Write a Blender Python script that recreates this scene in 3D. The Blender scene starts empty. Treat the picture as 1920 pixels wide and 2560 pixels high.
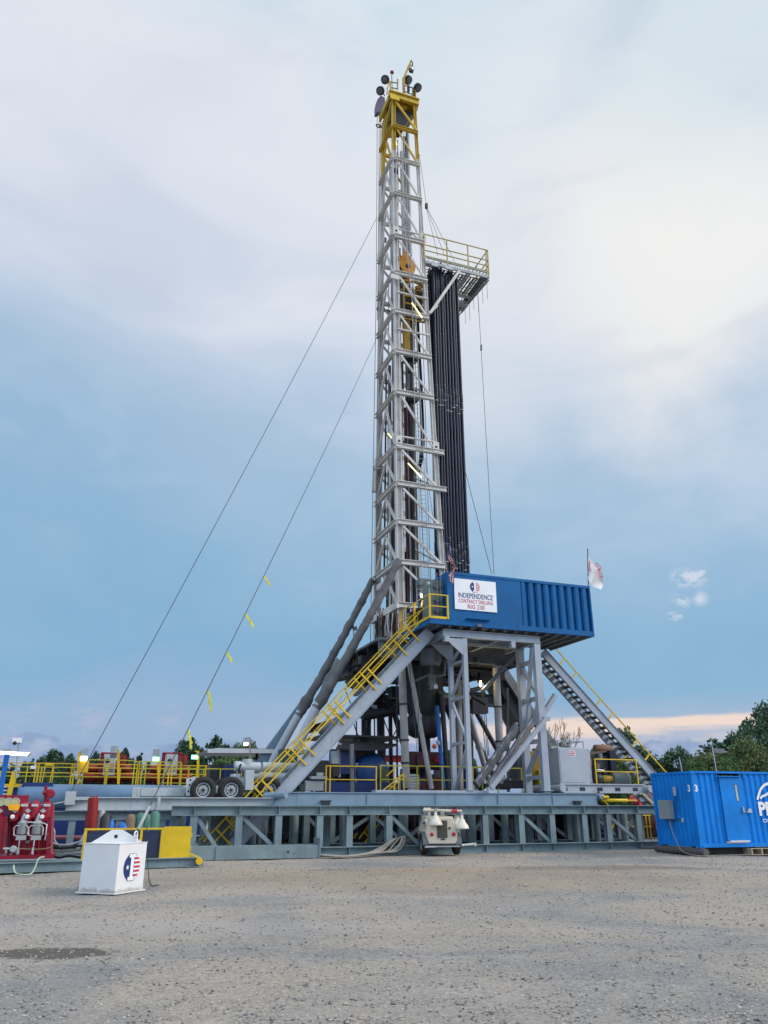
import bpy, bmesh, math, random
from mathutils import Vector, Matrix, noise
random.seed(7)
R = math.radians
SC = bpy.context.scene
COL = SC.collection
# ------------------------------------------------------------------ camera
F = 1920.0
TH = math.atan(731 / 1920)
CAM = Vector((0, 0, 1.7))
cd = bpy.data.cameras.new('camera'); cam = bpy.data.objects.new('camera', cd); COL.objects.link(cam)
cam.location = CAM; cam.rotation_euler = (math.pi / 2 + TH, 0, 0)
cd.sensor_fit = 'VERTICAL'; cd.sensor_height = 36; cd.lens = 36 * F / 2560
cd.clip_start = 0.1; cd.clip_end = 3000
SC.camera = cam
SC.render.resolution_x = 768; SC.render.resolution_y = 1024
SC.view_settings.view_transform = 'Standard'; SC.view_settings.look = 'None'
SC.view_settings.exposure = 0.0; SC.view_settings.gamma = 1.0
# ------------------------------------------------------------------ sun
SUN_AZ, SUN_EL = R(100), R(32)
sd = bpy.data.lights.new('sun', 'SUN'); sd.energy = 2.0; sd.angle = R(22); sd.color = (1.0, 0.93, 0.84)
sun = bpy.data.objects.new('sun', sd); COL.objects.link(sun)
sv = Vector((math.sin(SUN_AZ) * math.cos(SUN_EL), math.cos(SUN_AZ) * math.cos(SUN_EL), math.sin(SUN_EL)))
sun.rotation_euler = sv.to_track_quat('Z', 'Y').to_euler()
sun.location = (40, -20, 60)

# ------------------------------------------------------------------ node helper
class N:
    def __init__(s, tree): s.t = tree; s.n = tree.nodes; s.l = tree.links
    def new(s, typ, **kw):
        n = s.n.new(typ)
        for k, v in kw.items():
            if k.startswith('i_'):
                key = k[2:]; key = int(key) if key.isdigit() else key.replace('_', ' ')
                s.put(n.inputs[key], v)
            else: setattr(n, k, v)
        return n
    def put(s, sock, v):
        if isinstance(v, bpy.types.NodeSocket): s.l.new(v, sock)
        else: sock.default_value = v
    def math(s, op, a, b=0.0, c=None, clamp=False):
        n = s.n.new('ShaderNodeMath'); n.operation = op; n.use_clamp = clamp
        s.put(n.inputs[0], a); s.put(n.inputs[1], b)
        if c is not None: s.put(n.inputs[2], c)
        return n.outputs[0]
    def mix(s, fac, a, b, mode='MIX'):
        n = s.n.new('ShaderNodeMix'); n.data_type = 'RGBA'; n.blend_type = mode
        s.put(n.inputs[0], fac); s.put(n.inputs[6], a if not isinstance(a, tuple) else (*a[:3], 1)); s.put(n.inputs[7], b if not isinstance(b, tuple) else (*b[:3], 1))
        return n.outputs[2]
    def sstep(s, x, lo, hi):
        n = s.n.new('ShaderNodeMapRange'); n.interpolation_type = 'SMOOTHSTEP'
        s.put(n.inputs[0], x); s.put(n.inputs[1], lo); s.put(n.inputs[2], hi)
        return n.outputs[0]
    def noise(s, vec, scale, detail=4, rough=.55, dist=0.0):
        n = s.n.new('ShaderNodeTexNoise'); s.put(n.inputs['Vector'], vec)
        n.inputs['Scale'].default_value = scale; n.inputs['Detail'].default_value = detail
        n.inputs['Roughness'].default_value = rough; n.inputs['Distortion'].default_value = dist
        return n.outputs[0]
    def ramp(s, fac, stops, interp='LINEAR'):
        n = s.n.new('ShaderNodeValToRGB'); cr = n.color_ramp; cr.interpolation = interp
        while len(cr.elements) < len(stops): cr.elements.new(0.5)
        for e, (p, c) in zip(cr.elements, stops): e.position = p; e.color = (*c, 1)
        s.put(n.inputs[0], fac); return n.outputs[0]
    def mapping(s, vec, scale=(1, 1, 1), loc=(0, 0, 0), rot=(0, 0, 0)):
        n = s.n.new('ShaderNodeMapping'); s.put(n.inputs[0], vec)
        n.inputs['Scale'].default_value = scale; n.inputs['Location'].default_value = loc; n.inputs['Rotation'].default_value = rot
        return n.outputs[0]

def lin(r, g, b):
    f = lambda c: ((c / 255 + .055) / 1.055) ** 2.4 if c > 10 else c / 255 / 12.92
    return (f(r), f(g), f(b))

# ------------------------------------------------------------------ world: dusk sky with soft cloud sheets
W = bpy.data.worlds.new('World'); SC.world = W; W.use_nodes = True
w = N(W.node_tree); w.n.clear()
out = w.new('ShaderNodeOutputWorld')
tc = w.new('ShaderNodeTexCoord'); D = tc.outputs['Generated']
sep = w.new('ShaderNodeSeparateXYZ', i_0=D); X, Y, Z = sep.outputs
sky = w.new('ShaderNodeTexSky'); sky.sky_type = 'NISHITA'; sky.sun_disc = False
sky.sun_elevation = SUN_EL; sky.sun_rotation = SUN_AZ
bg1 = w.new('ShaderNodeBackground', i_Color=sky.outputs[0], i_Strength=0.1)
# tone by height, the edge between the pale high deck and the blue lower sky wanders
n1 = w.noise(w.mapping(D, scale=(1.0, 1.0, 1.5), loc=(3.1, 0.4, 1.7)), 2.1, 6, .55, .5)
n2 = w.noise(w.mapping(D, scale=(1, 1, 1.9), loc=(7.3, 2.4, 0.2)), 4.5, 7, .55, .5)
ze = w.math('ADD', Z, w.math('MULTIPLY', X, .13))
ze = w.math('ADD', ze, w.math('MULTIPLY', w.math('SUBTRACT', n1, .5), .42))
ze = w.math('ADD', ze, w.math('MULTIPLY', w.math('SUBTRACT', n2, .5), .16))
skyc = w.ramp(ze, [(0.0, lin(150, 178, 210)), (0.07, lin(150, 181, 214)), (0.15, lin(134, 178, 212)), (0.27, lin(144, 185, 217)),
                  (0.40, lin(173, 200, 225)), (0.50, lin(203, 217, 236)), (0.60, lin(224, 230, 242)), (0.72, lin(229, 234, 243)), (0.85, lin(212, 230, 242)), (1.0, lin(224, 237, 245))])
# brightest opening in the sheet on the right
def spot(x, y, z, r0, r1, nf=0.0, nscale=6.0):
    v = w.new('ShaderNodeVectorMath', operation='DISTANCE'); w.put(v.inputs[0], D); v.inputs[1].default_value = Vector((x, y, z)).normalized()
    d = v.outputs['Value']
    if nf: d = w.math('ADD', d, w.math('MULTIPLY', w.math('SUBTRACT', w.noise(D, nscale, 6, .6), .5), nf))
    return w.sstep(d, r1, r0)
def dirpx(px, py):
    return Vector((0, math.cos(TH), math.sin(TH))) + Vector((1, 0, 0)) * (px - 960) / F + Vector((0, -math.sin(TH), math.cos(TH))) * (1280 - py) / F
def sp(px, py, r0, r1, nf=0.0, ns=6.0): return spot(*dirpx(px, py), r0, r1, nf, ns)
skyc = w.mix(w.math('MULTIPLY', sp(1500, 380, .0, .34, .3, 4), .75), skyc, lin(236, 239, 243))
skyc = w.mix(w.math('MULTIPLY', sp(1760, 560, .0, .22, .22, 5), .9), skyc, lin(252, 250, 245))
skyc = w.mix(w.math('MULTIPLY', sp(1640, 850, .0, .20, .2, 5), .85), skyc, lin(246, 245, 243))
skyc = w.mix(w.math('MULTIPLY', sp(1250, 950, .0, .22, .22, 5), .6), skyc, lin(230, 234, 241))
skyc = w.mix(w.math('MULTIPLY', sp(330, 560, .0, .26, .26, 5), .6), skyc, lin(224, 228, 241))
skyc = w.mix(w.math('MULTIPLY', sp(1860, 60, .02, .22, .2, 5), .6), skyc, lin(204, 226, 236))
skyc = w.mix(w.math('MULTIPLY', sp(60, 1080, .0, .30, .2, 5), .55), skyc, lin(146, 184, 216))
n3 = w.noise(w.mapping(D, scale=(1.2, 1, 3.2), loc=(2.2, 8.1, .6), rot=(0, .35, 0)), 3.2, 4, .5, .6)
skyc = w.mix(w.math('MULTIPLY', w.math('MULTIPLY', w.sstep(n3, .42, .72), w.sstep(Z, .16, .5)), .22), skyc, lin(246, 247, 249))
skyc = w.mix(w.math('MULTIPLY', w.math('MULTIPLY', w.sstep(n3, .52, .26), w.sstep(Z, .12, .4)), .26), skyc, lin(170, 192, 218))
# evening band low on the right, pinkish further left
zn = w.math('ADD', Z, w.math('MULTIPLY', w.math('SUBTRACT', w.noise(w.mapping(D, scale=(1, 1, 9)), 5, 5, .6), .5), .035))
band = w.math('MULTIPLY', w.sstep(zn, .074, .085), w.sstep(zn, .100, .090))
band = w.math('MULTIPLY', band, w.sstep(X, -.02, .22))
skyc = w.mix(w.math('MULTIPLY', band, .9), skyc, lin(254, 230, 205))
pb = w.math('MULTIPLY', w.sstep(zn, .01, .05), w.sstep(zn, .13, .07))
skyc = w.mix(w.math('MULTIPLY', pb, w.math('MULTIPLY', w.sstep(X, -.25, .05), .36)), skyc, lin(240, 212, 214))
# low heaped clouds on the horizon
cn = w.noise(w.mapping(D, scale=(1, 1, 1.9), loc=(1.3, 5.2, 0)), 12, 8, .6, .2)
ch = w.math('SUBTRACT', w.math('ADD', .034, w.math('MULTIPLY', cn, .075)), Z)
cl = w.sstep(ch, 0, .007)
cshade = w.mix(w.sstep(w.noise(w.mapping(D, scale=(1, 1, 2)), 26, 6, .6), .42, .66), lin(132, 158, 200), lin(172, 186, 214))
skyc = w.mix(w.math('MULTIPLY', cl, .82), skyc, cshade)
# small bright puffs
pn = w.noise(w.mapping(D, scale=(1, 1, 2.6)), 30, 7, .62, .3)
for (px, py, r) in ((1700, 1448, .017), (1728, 1442, .019), (1758, 1440, .016), (1690, 1500, .011), (1712, 1504, .010), (1750, 1496, .013), (1682, 1541, .010), (1700, 1538, .008), (60, 1800, .03), (230, 1795, .04), (420, 1800, .03)):
    s_ = w.math('MULTIPLY', sp(px, py, 0, r), w.sstep(pn, .42, .56))
    skyc = w.mix(w.math('MULTIPLY', s_, (.72) if py < 1700 else .4), skyc, lin(226, 230, 240) if py < 1700 else lin(190, 190, 214))
# the high cloud deck overhead and behind the viewer is the brightest
over = w.math('MAXIMUM', w.sstep(Z, .80, .97), w.sstep(Y, .25, -.3))
st = w.math('ADD', 1.0, w.math('MULTIPLY', over, .8))
bg2 = w.new('ShaderNodeBackground', i_Color=skyc, i_Strength=st)
ms = w.new('ShaderNodeMixShader', i_0=.93); w.l.new(bg1.outputs[0], ms.inputs[1]); w.l.new(bg2.outputs[0], ms.inputs[2])
w.l.new(ms.outputs[0], out.inputs[0])
# Nishita bg mixed in lightly; the cloud deck hides most of the blue

# ------------------------------------------------------------------ frames of reference
O = Vector((0, 30.7, 0)); A20 = R(20)
U = Vector((math.cos(A20), math.sin(A20), 0)); V = Vector((-math.sin(A20), math.cos(A20), 0)); ZZ = Vector((0, 0, 1))
def RG(u, v, z): return O + U * u + V * v + ZZ * z
def pv(px, py, v):
    d = dirpx(px, py); return CAM + d * (((O + V * v - CAM).dot(V)) / d.dot(V))
def pu(px, py, u):
    d = dirpx(px, py); return CAM + d * (((O + U * u - CAM).dot(U)) / d.dot(U))
def pz(px, py, z):
    d = dirpx(px, py); return CAM + d * ((z - CAM.z) / d.z)
def pY(px, py, y):
    d = dirpx(px, py); return CAM + d * (y / d.y)
def loc(p): q = p - O; return (q.dot(U), q.dot(V), q.z)
RIG = (U, V, ZZ)

# ------------------------------------------------------------------ materials
MATS = {}
def paint(name, col, rough=.5, metal=0.0, dirt=.3, dcol=(.12, .09, .07), var=.18, scale=1.0, bump=.0, spec=.4, streak=True):
    if name in MATS: return MATS[name]
    m_ = bpy.data.materials.new(name); m_.use_nodes = True; t = N(m_.node_tree)
    b = t.n['Principled BSDF']
    g = t.new('ShaderNodeNewGeometry'); P = g.outputs['Position']
    a = t.noise(P, 1.3 * scale, 5, .6)
    base = t.mix(t.sstep(a, .3, .7), tuple(c * (1 - var) for c in col), tuple(min(1, c * (1 + var * .6)) for c in col))
    if dirt > 0:
        sc = (6, 6, .9) if streak else (4, 4, 4)
        d = t.noise(t.mapping(P, scale=sc), 1.6 * scale, 8, .68)
        d2 = t.noise(P, 22 * scale, 5, .7)
        f = t.math('MULTIPLY', t.sstep(t.math('ADD', t.math('MULTIPLY', d, .7), t.math('MULTIPLY', d2, .3)), .50, .72), dirt, clamp=True)
        base = t.mix(f, base, dcol)
    t.put(b.inputs['Base Color'], base)
    t.put(b.inputs['Roughness'], t.math('ADD', rough - .08, t.math('MULTIPLY', a, .2)))
    b.inputs['Metallic'].default_value = metal
    b.inputs['Specular IOR Level'].default_value = spec
    if bump:
        bp = t.new('ShaderNodeBump'); bp.inputs['Strength'].default_value = bump; bp.inputs['Distance'].default_value = .01
        t.put(bp.inputs['Height'], t.noise(P, 30 * scale, 6, .65)); t.l.new(bp.outputs[0], b.inputs['Normal'])
    MATS[name] = m_; return m_
def glow(name, col, s):
    if name in MATS: return MATS[name]
    m_ = bpy.data.materials.new(name); m_.use_nodes = True; b = m_.node_tree.nodes['Principled BSDF']
    b.inputs['Base Color'].default_value = (.8, .8, .8, 1); b.inputs['Emission Color'].default_value = (*col, 1); b.inputs['Emission Strength'].default_value = s
    MATS[name] = m_; return m_
TEAL = paint('weathered grey green steel', (.175, .24, .262), .55, dirt=.6, dcol=(.12, .085, .06), var=.2)
TEALB = paint('grey blue girder paint', (.185, .27, .35), .45, dirt=.3, dcol=(.13, .13, .13), var=.12)
LGREY = paint('light grey support paint', (.33, .37, .43), .45, dirt=.3, dcol=(.13, .12, .11), var=.1)
MAST = paint('off white mast paint', (.60, .57, .54), .55, dirt=.6, dcol=(.17, .12, .09), var=.12)
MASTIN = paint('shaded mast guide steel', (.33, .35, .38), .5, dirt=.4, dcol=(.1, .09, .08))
YEL = paint('safety yellow paint', (.68, .45, .012), .45, dirt=.3, dcol=(.2, .12, .03), var=.15)
YELC = paint('crown yellow paint', (.52, .34, .025), .5, dirt=.55, dcol=(.14, .09, .03), var=.2)
YELG = paint('greenish yellow rail paint', (.50, .44, .03), .5, dirt=.4, dcol=(.14, .12, .03), var=.2)
BLUE = paint('doghouse blue paint', (.002, .10, .285), .6, spec=.22, dirt=.35, dcol=(.03, .07, .12), var=.15)
CBLUE = paint('container blue paint', (.0, .20, .64), .55, spec=.25, dirt=.4, dcol=(.015, .08, .22), var=.16)
DBLUE = paint('dark blue tank paint', (.012, .03, .14), .4, dirt=.4, dcol=(.03, .03, .04))
MBLUE = paint('mid blue pipe paint', (.01, .12, .42), .4, dirt=.3, dcol=(.02, .03, .08))
VES = paint('faded blue grey vessel paint', (.09, .165, .27), .45, dirt=.4, dcol=(.2, .15, .13), var=.35, scale=.5)
WHITE = paint('white paint', (.74, .73, .73), .45, dirt=.1, dcol=(.4, .36, .32), var=.04)
OFFW = paint('chipped white beam paint', (.42, .46, .48), .5, dirt=.5, dcol=(.16, .15, .14), var=.1)
CAB = paint('pale grey cabinet paint', (.38, .41, .45), .4, dirt=.12, dcol=(.25, .24, .24), var=.06)
RED = paint('crimson manifold paint', (.25, .004, .022), .35, dirt=.45, dcol=(.10, .005, .01), var=.3)
RED2 = paint('weathered red paint', (.25, .012, .014), .5, dirt=.5, dcol=(.12, .02, .02), var=.25)
BRED = paint('bright red paint', (.65, .05, .045), .4, dirt=.1, var=.1)
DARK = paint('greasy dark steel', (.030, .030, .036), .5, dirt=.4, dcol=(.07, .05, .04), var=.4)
DARKB = paint('blue black pipe steel', (.010, .015, .034), .42, metal=.25, dirt=.25, dcol=(.08, .045, .03), var=.35, scale=.6)
BLACK = paint('black rubber', (.018, .018, .02), .75, dirt=.5, dcol=(.07, .065, .06), streak=False)
GREYD = paint('grimy grey floor steel', (.13, .145, .16), .55, dirt=.55, dcol=(.03, .03, .03), var=.3)
PINKG = paint('grimy pale column paint', (.36, .35, .35), .5, dirt=.55, dcol=(.08, .06, .05), var=.2)
WRAP = paint('grey wrapped insulation', (.125, .125, .13), .85, dirt=.5, dcol=(.19, .17, .15), var=.3, bump=.6, streak=False)
ORG = paint('orange block paint', (.60, .23, .015), .45, dirt=.4, dcol=(.15, .07, .02), var=.15)
TDY = paint('grimy yellow machine paint', (.42, .25, .02), .5, dirt=.7, dcol=(.04, .03, .02), var=.35)
BEI = paint('beige trailer paint', (.56, .50, .39), .42, dirt=.15, dcol=(.3, .25, .2), var=.06)
CHR = paint('galvanised metal', (.45, .46, .47), .35, metal=.6, dirt=.3, dcol=(.15, .14, .13))
GALV = paint('dull galvanised conduit', (.33, .34, .35), .5, dirt=.3)
HOSE = paint('dusty tan hose', (.27, .25, .21), .8, dirt=.5, dcol=(.12, .10, .09), streak=False)
WOOD = paint('pallet wood', (.42, .34, .23), .8, dirt=.4, dcol=(.15, .11, .08))
GRN = paint('green drum paint', (.06, .17, .13), .5, dirt=.5)
RUST = paint('rusty brown steel', (.20, .10, .06), .7, dirt=.5)
NAVY = paint('logo navy', (.012, .035, .17), .5, dirt=0, var=.05)
LRED = paint('logo red', (.50, .02, .06), .5, dirt=0, var=.05)
LWHT = paint('sign white', (.80, .80, .82), .5, dirt=.06, dcol=(.5, .5, .5), var=.03)
FWHT = paint('flag cloth white', (.72, .70, .70), .85, dirt=0, var=.08)
GLASS = paint('dark lens glass', (.12, .13, .14), .15, dirt=.1)
RIB = paint('yellow ribbon', (.72, .66, .08), .7, dirt=.1)
CABLE = paint('dark wire rope', (.05, .055, .07), .6, dirt=.2)
MESHG = paint('grille mesh', (.26, .24, .19), .6, dirt=.4, streak=False)
LITW = glow('lit lamp warm', (1.0, .86, .5), 4)
LITG = glow('lit lamp green', (.2, 1.0, .62), 2)
LITC = glow('lit lamp white', (1.0, .80, .74), 3)
LITY = glow('lit tube yellow', (1.0, .78, .22), 2.2)
LEAF = {}
def leafmat(name, c1, c2):
    m_ = bpy.data.materials.new(name); m_.use_nodes = True; t = N(m_.node_tree); b = t.n['Principled BSDF']
    oi = t.new('ShaderNodeObjectInfo'); g = t.new('ShaderNodeNewGeometry')
    a = t.noise(g.outputs['Position'], .55, 4, .6)
    a = t.math('ADD', t.math('MULTIPLY', a, .8), t.math('MULTIPLY', g.outputs['Random Per Island'], .25))
    c = t.mix(t.sstep(a, .35, .75), c1, c2)
    t.put(b.inputs['Base Color'], c); b.inputs['Roughness'].default_value = .7
    b.inputs['Specular IOR Level'].default_value = .2
    return m_
LEAF['pine'] = leafmat('pine needles', (.03, .065, .045), (.075, .135, .08))
LEAF['broad'] = leafmat('broad leaves', (.05, .10, .04), (.13, .20, .07))
LEAF['olive'] = leafmat('olive leaves', (.085, .12, .045), (.19, .21, .09))
LEAF['dark'] = leafmat('far dark leaves', (.04, .08, .055), (.095, .155, .08))
BARK = paint('bark', (.12, .10, .08), .9, dirt=.4, streak=False)

# ------------------------------------------------------------------ mesh builder
class MB:
    def __init__(s): s.v = []; s.f = []; s.sm = []; s.mi = []; s.cur = 0
    def add(s, vs, fs, smooth=False):
        o = len(s.v); s.v += [Vector(p) for p in vs]
        for f in fs: s.f.append([i + o for i in f]); s.sm.append(smooth); s.mi.append(s.cur)
        return s
    def hexa(s, c8, ):  # bottom 4, top 4
        return s.add(c8, [(3, 2, 1, 0), (4, 5, 6, 7), (0, 1, 5, 4), (1, 2, 6, 5), (2, 3, 7, 6), (3, 0, 4, 7)])
    def box(s, c, sx, sy, sz, ax=RIG):
        a, b, d = ax; a = a * sx / 2; b = b * sy / 2; d = d * sz / 2; c = Vector(c)
        return s.hexa([c - a - b - d, c + a - b - d, c + a + b - d, c - a + b - d, c - a - b + d, c + a - b + d, c + a + b + d, c - a + b + d])
    def rb(s, u0, u1, v0, v1, z0, z1):   # rig aligned box by ranges
        return s.box(RG((u0 + u1) / 2, (v0 + v1) / 2, (z0 + z1) / 2), abs(u1 - u0), abs(v1 - v0), abs(z1 - z0))
    def beam(s, p, q, w, h, up=ZZ):
        p = Vector(p); q = Vector(q); d = (q - p)
        if d.length < 1e-6: return s
        d.normalize(); x = d.cross(up)
        if x.length < 1e-3: x = d.cross(U)
        x.normalize(); y = x.cross(d).normalized(); x = x * w / 2; y = y * h / 2
        return s.hexa([p - x - y, p + x - y, q + x - y, q - x - y, p - x + y, p + x + y, q + x + y, q - x + y])
    def ibeam(s, p, q, w, h, t=.02, up=ZZ):
        p = Vector(p); q = Vector(q); d = (q - p).normalized(); x = d.cross(up)
        if x.length < 1e-3: x = d.cross(U)
        x.normalize(); y = x.cross(d).normalized()
        s.beam(p + y * (h / 2 - t / 2), q + y * (h / 2 - t / 2), w, t, y)
        s.beam(p - y * (h / 2 - t / 2), q - y * (h / 2 - t / 2), w, t, y)
        s.beam(p, q, t, h - 2 * t - .001, y); return s
    def tube(s, p, q, r, n=10, r2=None, caps=True):
        p = Vector(p); q = Vector(q); d = (q - p).normalized(); r2 = r if r2 is None else r2
        x = d.orthogonal().normalized(); y = d.cross(x); vs = []
        for i in range(n):
            a = 2 * math.pi * i / n; vs.append(p + (x * math.cos(a) + y * math.sin(a)) * r)
        for i in range(n):
            a = 2 * math.pi * i / n; vs.append(q + (x * math.cos(a) + y * math.sin(a)) * r2)
        s.add(vs, [(i, (i + 1) % n, n + (i + 1) % n, n + i) for i in range(n)], True)
        if caps: s.add(vs, [tuple(range(n))[::-1], tuple(range(n, 2 * n))])
        return s
    def path(s, pts, r, n=8, rf=None, caps=True):
        pts = [Vector(p) for p in pts]; x = None; rings = []
        for i, p in enumerate(pts):
            d = (pts[min(i + 1, len(pts) - 1)] - pts[max(i - 1, 0)]).normalized()
            if x is None: x = d.orthogonal().normalized()
            x = (x - d * x.dot(d)).normalized(); y = d.cross(x)
            rr = r if rf is None else rf(i)
            rings.append([p + (x * math.cos(2 * math.pi * k / n) + y * math.sin(2 * math.pi * k / n)) * rr for k in range(n)])
        vs = [v for r_ in rings for v in r_]; fs = []
        for i in range(len(pts) - 1):
            for k in range(n): fs.append((i * n + k, i * n + (k + 1) % n, (i + 1) * n + (k + 1) % n, (i + 1) * n + k))
        s.add(vs, fs, True)
        if caps: s.add(rings[0] + rings[-1], [tuple(range(n))[::-1], tuple(range(n, 2 * n))])
        return s
    def lathe(s, c, axis, prof, n=16, smooth=True):
        c = Vector(c); d = Vector(axis).normalized(); x = d.orthogonal().normalized(); y = d.cross(x)
        vs = [c + d * h + (x * math.cos(2 * math.pi * k / n) + y * math.sin(2 * math.pi * k / n)) * r for (r, h) in prof for k in range(n)]
        fs = []
        for i in range(len(prof) - 1):
            for k in range(n): fs.append((i * n + k, i * n + (k + 1) % n, (i + 1) * n + (k + 1) % n, (i + 1) * n + k))
        s.add(vs, fs, smooth)
        if prof[0][0] > 1e-4: s.add(vs[:n], [tuple(range(n))[::-1]])
        if prof[-1][0] > 1e-4: s.add(vs[-n:], [tuple(range(n))])
        return s
    def ball(s, c, r, n=10, sq=1.0):
        prof = [(max(1e-4, r * math.sin(math.pi * i / n)), -r * sq * math.cos(math.pi * i / n)) for i in range(n + 1)]
        return s.lathe(c, ZZ, prof, n + 4)
    def poly(s, pts, thick):
        pts = [Vector(p) for p in pts]; t = Vector(thick); n = len(pts)
        s.add(pts + [p + t for p in pts], [tuple(range(n))[::-1], tuple(range(n, 2 * n))] + [(i, (i + 1) % n, n + (i + 1) % n, n + i) for i in range(n)])
        return s
WO = {}
def mkmesh(mb, name, mats, off):
    me = bpy.data.meshes.new(name)
    me.from_pydata([v - off for v in mb.v], [], mb.f)
    for i, p in enumerate(me.polygons): p.use_smooth = mb.sm[i]; p.material_index = mb.mi[i]
    for m_ in (mats if isinstance(mats, (list, tuple)) else [mats]): me.materials.append(m_)
    bm = bmesh.new(); bm.from_mesh(me); bmesh.ops.recalc_face_normals(bm, faces=bm.faces); bm.to_mesh(me); bm.free()
    return me
def tag(o, label, cat, group=None):
    o['label'] = label; o['category'] = cat
    if group: o['group'] = group
    return o
def thing(name, label, cat, at, group=None):
    o = bpy.data.objects.new(name, None); COL.objects.link(o); o.location = at; o.empty_display_size = .3
    WO[o.name] = Vector(at); return tag(o, label, cat, group)
def P(name, mb, mat, parent, label=None):
    off = WO[parent.name]; me = mkmesh(mb, name, mat, off)
    o = bpy.data.objects.new(name, me); COL.objects.link(o); o.parent = parent; WO[o.name] = off
    if label: o['label'] = label
    return o
def solo(name, mb, mat, label, cat, group=None):
    xs = [v.x for v in mb.v]; ys = [v.y for v in mb.v]; zs = [v.z for v in mb.v]
    off = Vector(((min(xs) + max(xs)) / 2, (min(ys) + max(ys)) / 2, min(zs)))
    o = bpy.data.objects.new(name, mkmesh(mb, name, mat, off)); COL.objects.link(o); o.location = off; WO[o.name] = off
    return tag(o, label, cat, group)
def struct(name, mb, mat, kind='structure'):
    o = bpy.data.objects.new(name, mkmesh(mb, name, mat, Vector())); COL.objects.link(o); o['kind'] = kind; WO[o.name] = Vector(); return o
def bevel(o, wd=.01, seg=2):
    m_ = o.modifiers.new('bevel', 'BEVEL'); m_.width = wd; m_.segments = seg; m_.limit_method = 'ANGLE'; m_.angle_limit = R(40); return o
def dup(root, at, rz=0, label=None):
    r_ = root.copy(); COL.objects.link(r_); r_.location = at; r_.rotation_euler = (0, 0, rz)
    if label: r_['label'] = label
    for ch in list(root.children):
        c = ch.copy(); COL.objects.link(c); c.parent = r_
        for g in ch.children:
            d = g.copy(); COL.objects.link(d); d.parent = c
    return r_
def text_mb(txt, origin, xd, yd, height, width=None, bold=.0, depth=.004, align='CENTER'):
    cu = bpy.data.curves.new('txt', 'FONT'); cu.body = txt; cu.size = 1.0; cu.offset = bold; cu.resolution_u = 3
    ob = bpy.data.objects.new('txt', cu); COL.objects.link(ob)
    me = bpy.data.meshes.new_from_object(ob)
    xs = [v.co.x for v in me.vertices]; ys = [v.co.y for v in me.vertices]
    x0, x1, y0, y1 = min(xs), max(xs), min(ys), max(ys)
    sy = height / (y1 - y0); sx = sy if width is None else width / (x1 - x0)
    xd = Vector(xd); yd = Vector(yd); nd = xd.cross(yd).normalized(); mb = MB()
    cx = (x0 + x1) / 2 if align == 'CENTER' else x0
    vs = [Vector(origin) + xd * (v.co.x - cx) * sx + yd * (v.co.y - (y0 + y1) / 2) * sy + nd * depth for v in me.vertices]
    mb.add(vs, [tuple(p.vertices) for p in me.polygons])
    bpy.data.objects.remove(ob); bpy.data.curves.remove(cu); bpy.data.meshes.remove(me)
    return mb
def logo(c, xd, yd, rx, ry, parent, depth=.006):
    c = Vector(c); xd = Vector(xd); yd = Vector(yd); nd = xd.cross(yd).normalized()
    q = lambda x, y, k=0: c + xd * x * rx + yd * y * ry + nd * (depth + k * .003)
    mb = MB(); n = 40
    mb.add([q(math.cos(2 * math.pi * i / n), math.sin(2 * math.pi * i / n)) for i in range(n)], [tuple(range(n))])
    root = P('emblem', mb, NAVY, parent)
    mb = MB(); pts = [q(math.cos(a), math.sin(a), 1) for a in [-math.pi / 2 + math.pi * i / 20 for i in range(21)]]
    mb.add(pts, [tuple(range(len(pts)))]); P('white_half', mb, LWHT, root)
    mb = MB()
    for k in range(7):
        y0 = -1 + k * 2 / 6.5; y1 = y0 + 1 / 6.5
        y1 = min(y1, .999)
        if y0 >= y1: continue
        l = []; 
        for j in range(5):
            y = y0 + (y1 - y0) * j / 4; l.append(q(math.sqrt(max(0, 1 - y * y)), y, 2))
        mb.add([q(.02, y0, 2)] + l + [q(.02, y1, 2)], [tuple(range(7))])
    P('red_stripes', mb, LRED, root)
    mb = MB(); I = [(-.42, -1.0), (.36, -1.0), (.36, -.72), (.18, -.72), (.18, .72), (.36, .72), (.36, 1.0), (-.42, 1.0), (-.42, .72), (-.2, .72), (-.2, -.72), (-.42, -.72)]
    for (a0, a1, b0, b1) in ((-.46, .40, -.985, -.66), (-.24, .22, -.70, .70), (-.46, .40, .66, .985)):
        mb.add([q(a0, b0, 2.6), q(a1, b0, 2.6), q(a1, b1, 2.6), q(a0, b1, 2.6)], [(0, 1, 2, 3)])
    P('letter_outline', mb, NAVY, root); mb = MB()
    for (a0, a1, b0, b1) in ((-.42, .36, -.96, -.70), (-.2, .18, -.70, .70), (-.42, .36, .70, .96)):
        mb.add([q(a0, b0, 3), q(a1, b0, 3), q(a1, b1, 3), q(a0, b1, 3)], [(0, 1, 2, 3)])
    P('letter', mb, LWHT, root)
    mb = MB(); s_ = []
    for i in range(10):
        r_ = .22 if i % 2 == 0 else .09; a = math.pi / 2 + i * math.pi / 5; s_.append(q(-.55 + r_ * math.cos(a), r_ * math.sin(a), 3))
    s_.append(q(-.55, 0, 3)); mb.add(s_, [(i, (i + 1) % 10, 10) for i in range(10)]); P('star', mb, LWHT, root)
    return root
def lerp(a, b, t): return Vector(a) * (1 - t) + Vector(b) * t
def sag(p, q, s, n=14): return [lerp(p, q, i / n) - ZZ * s * 4 * (i / n) * (1 - i / n) for i in range(n + 1)]
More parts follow.
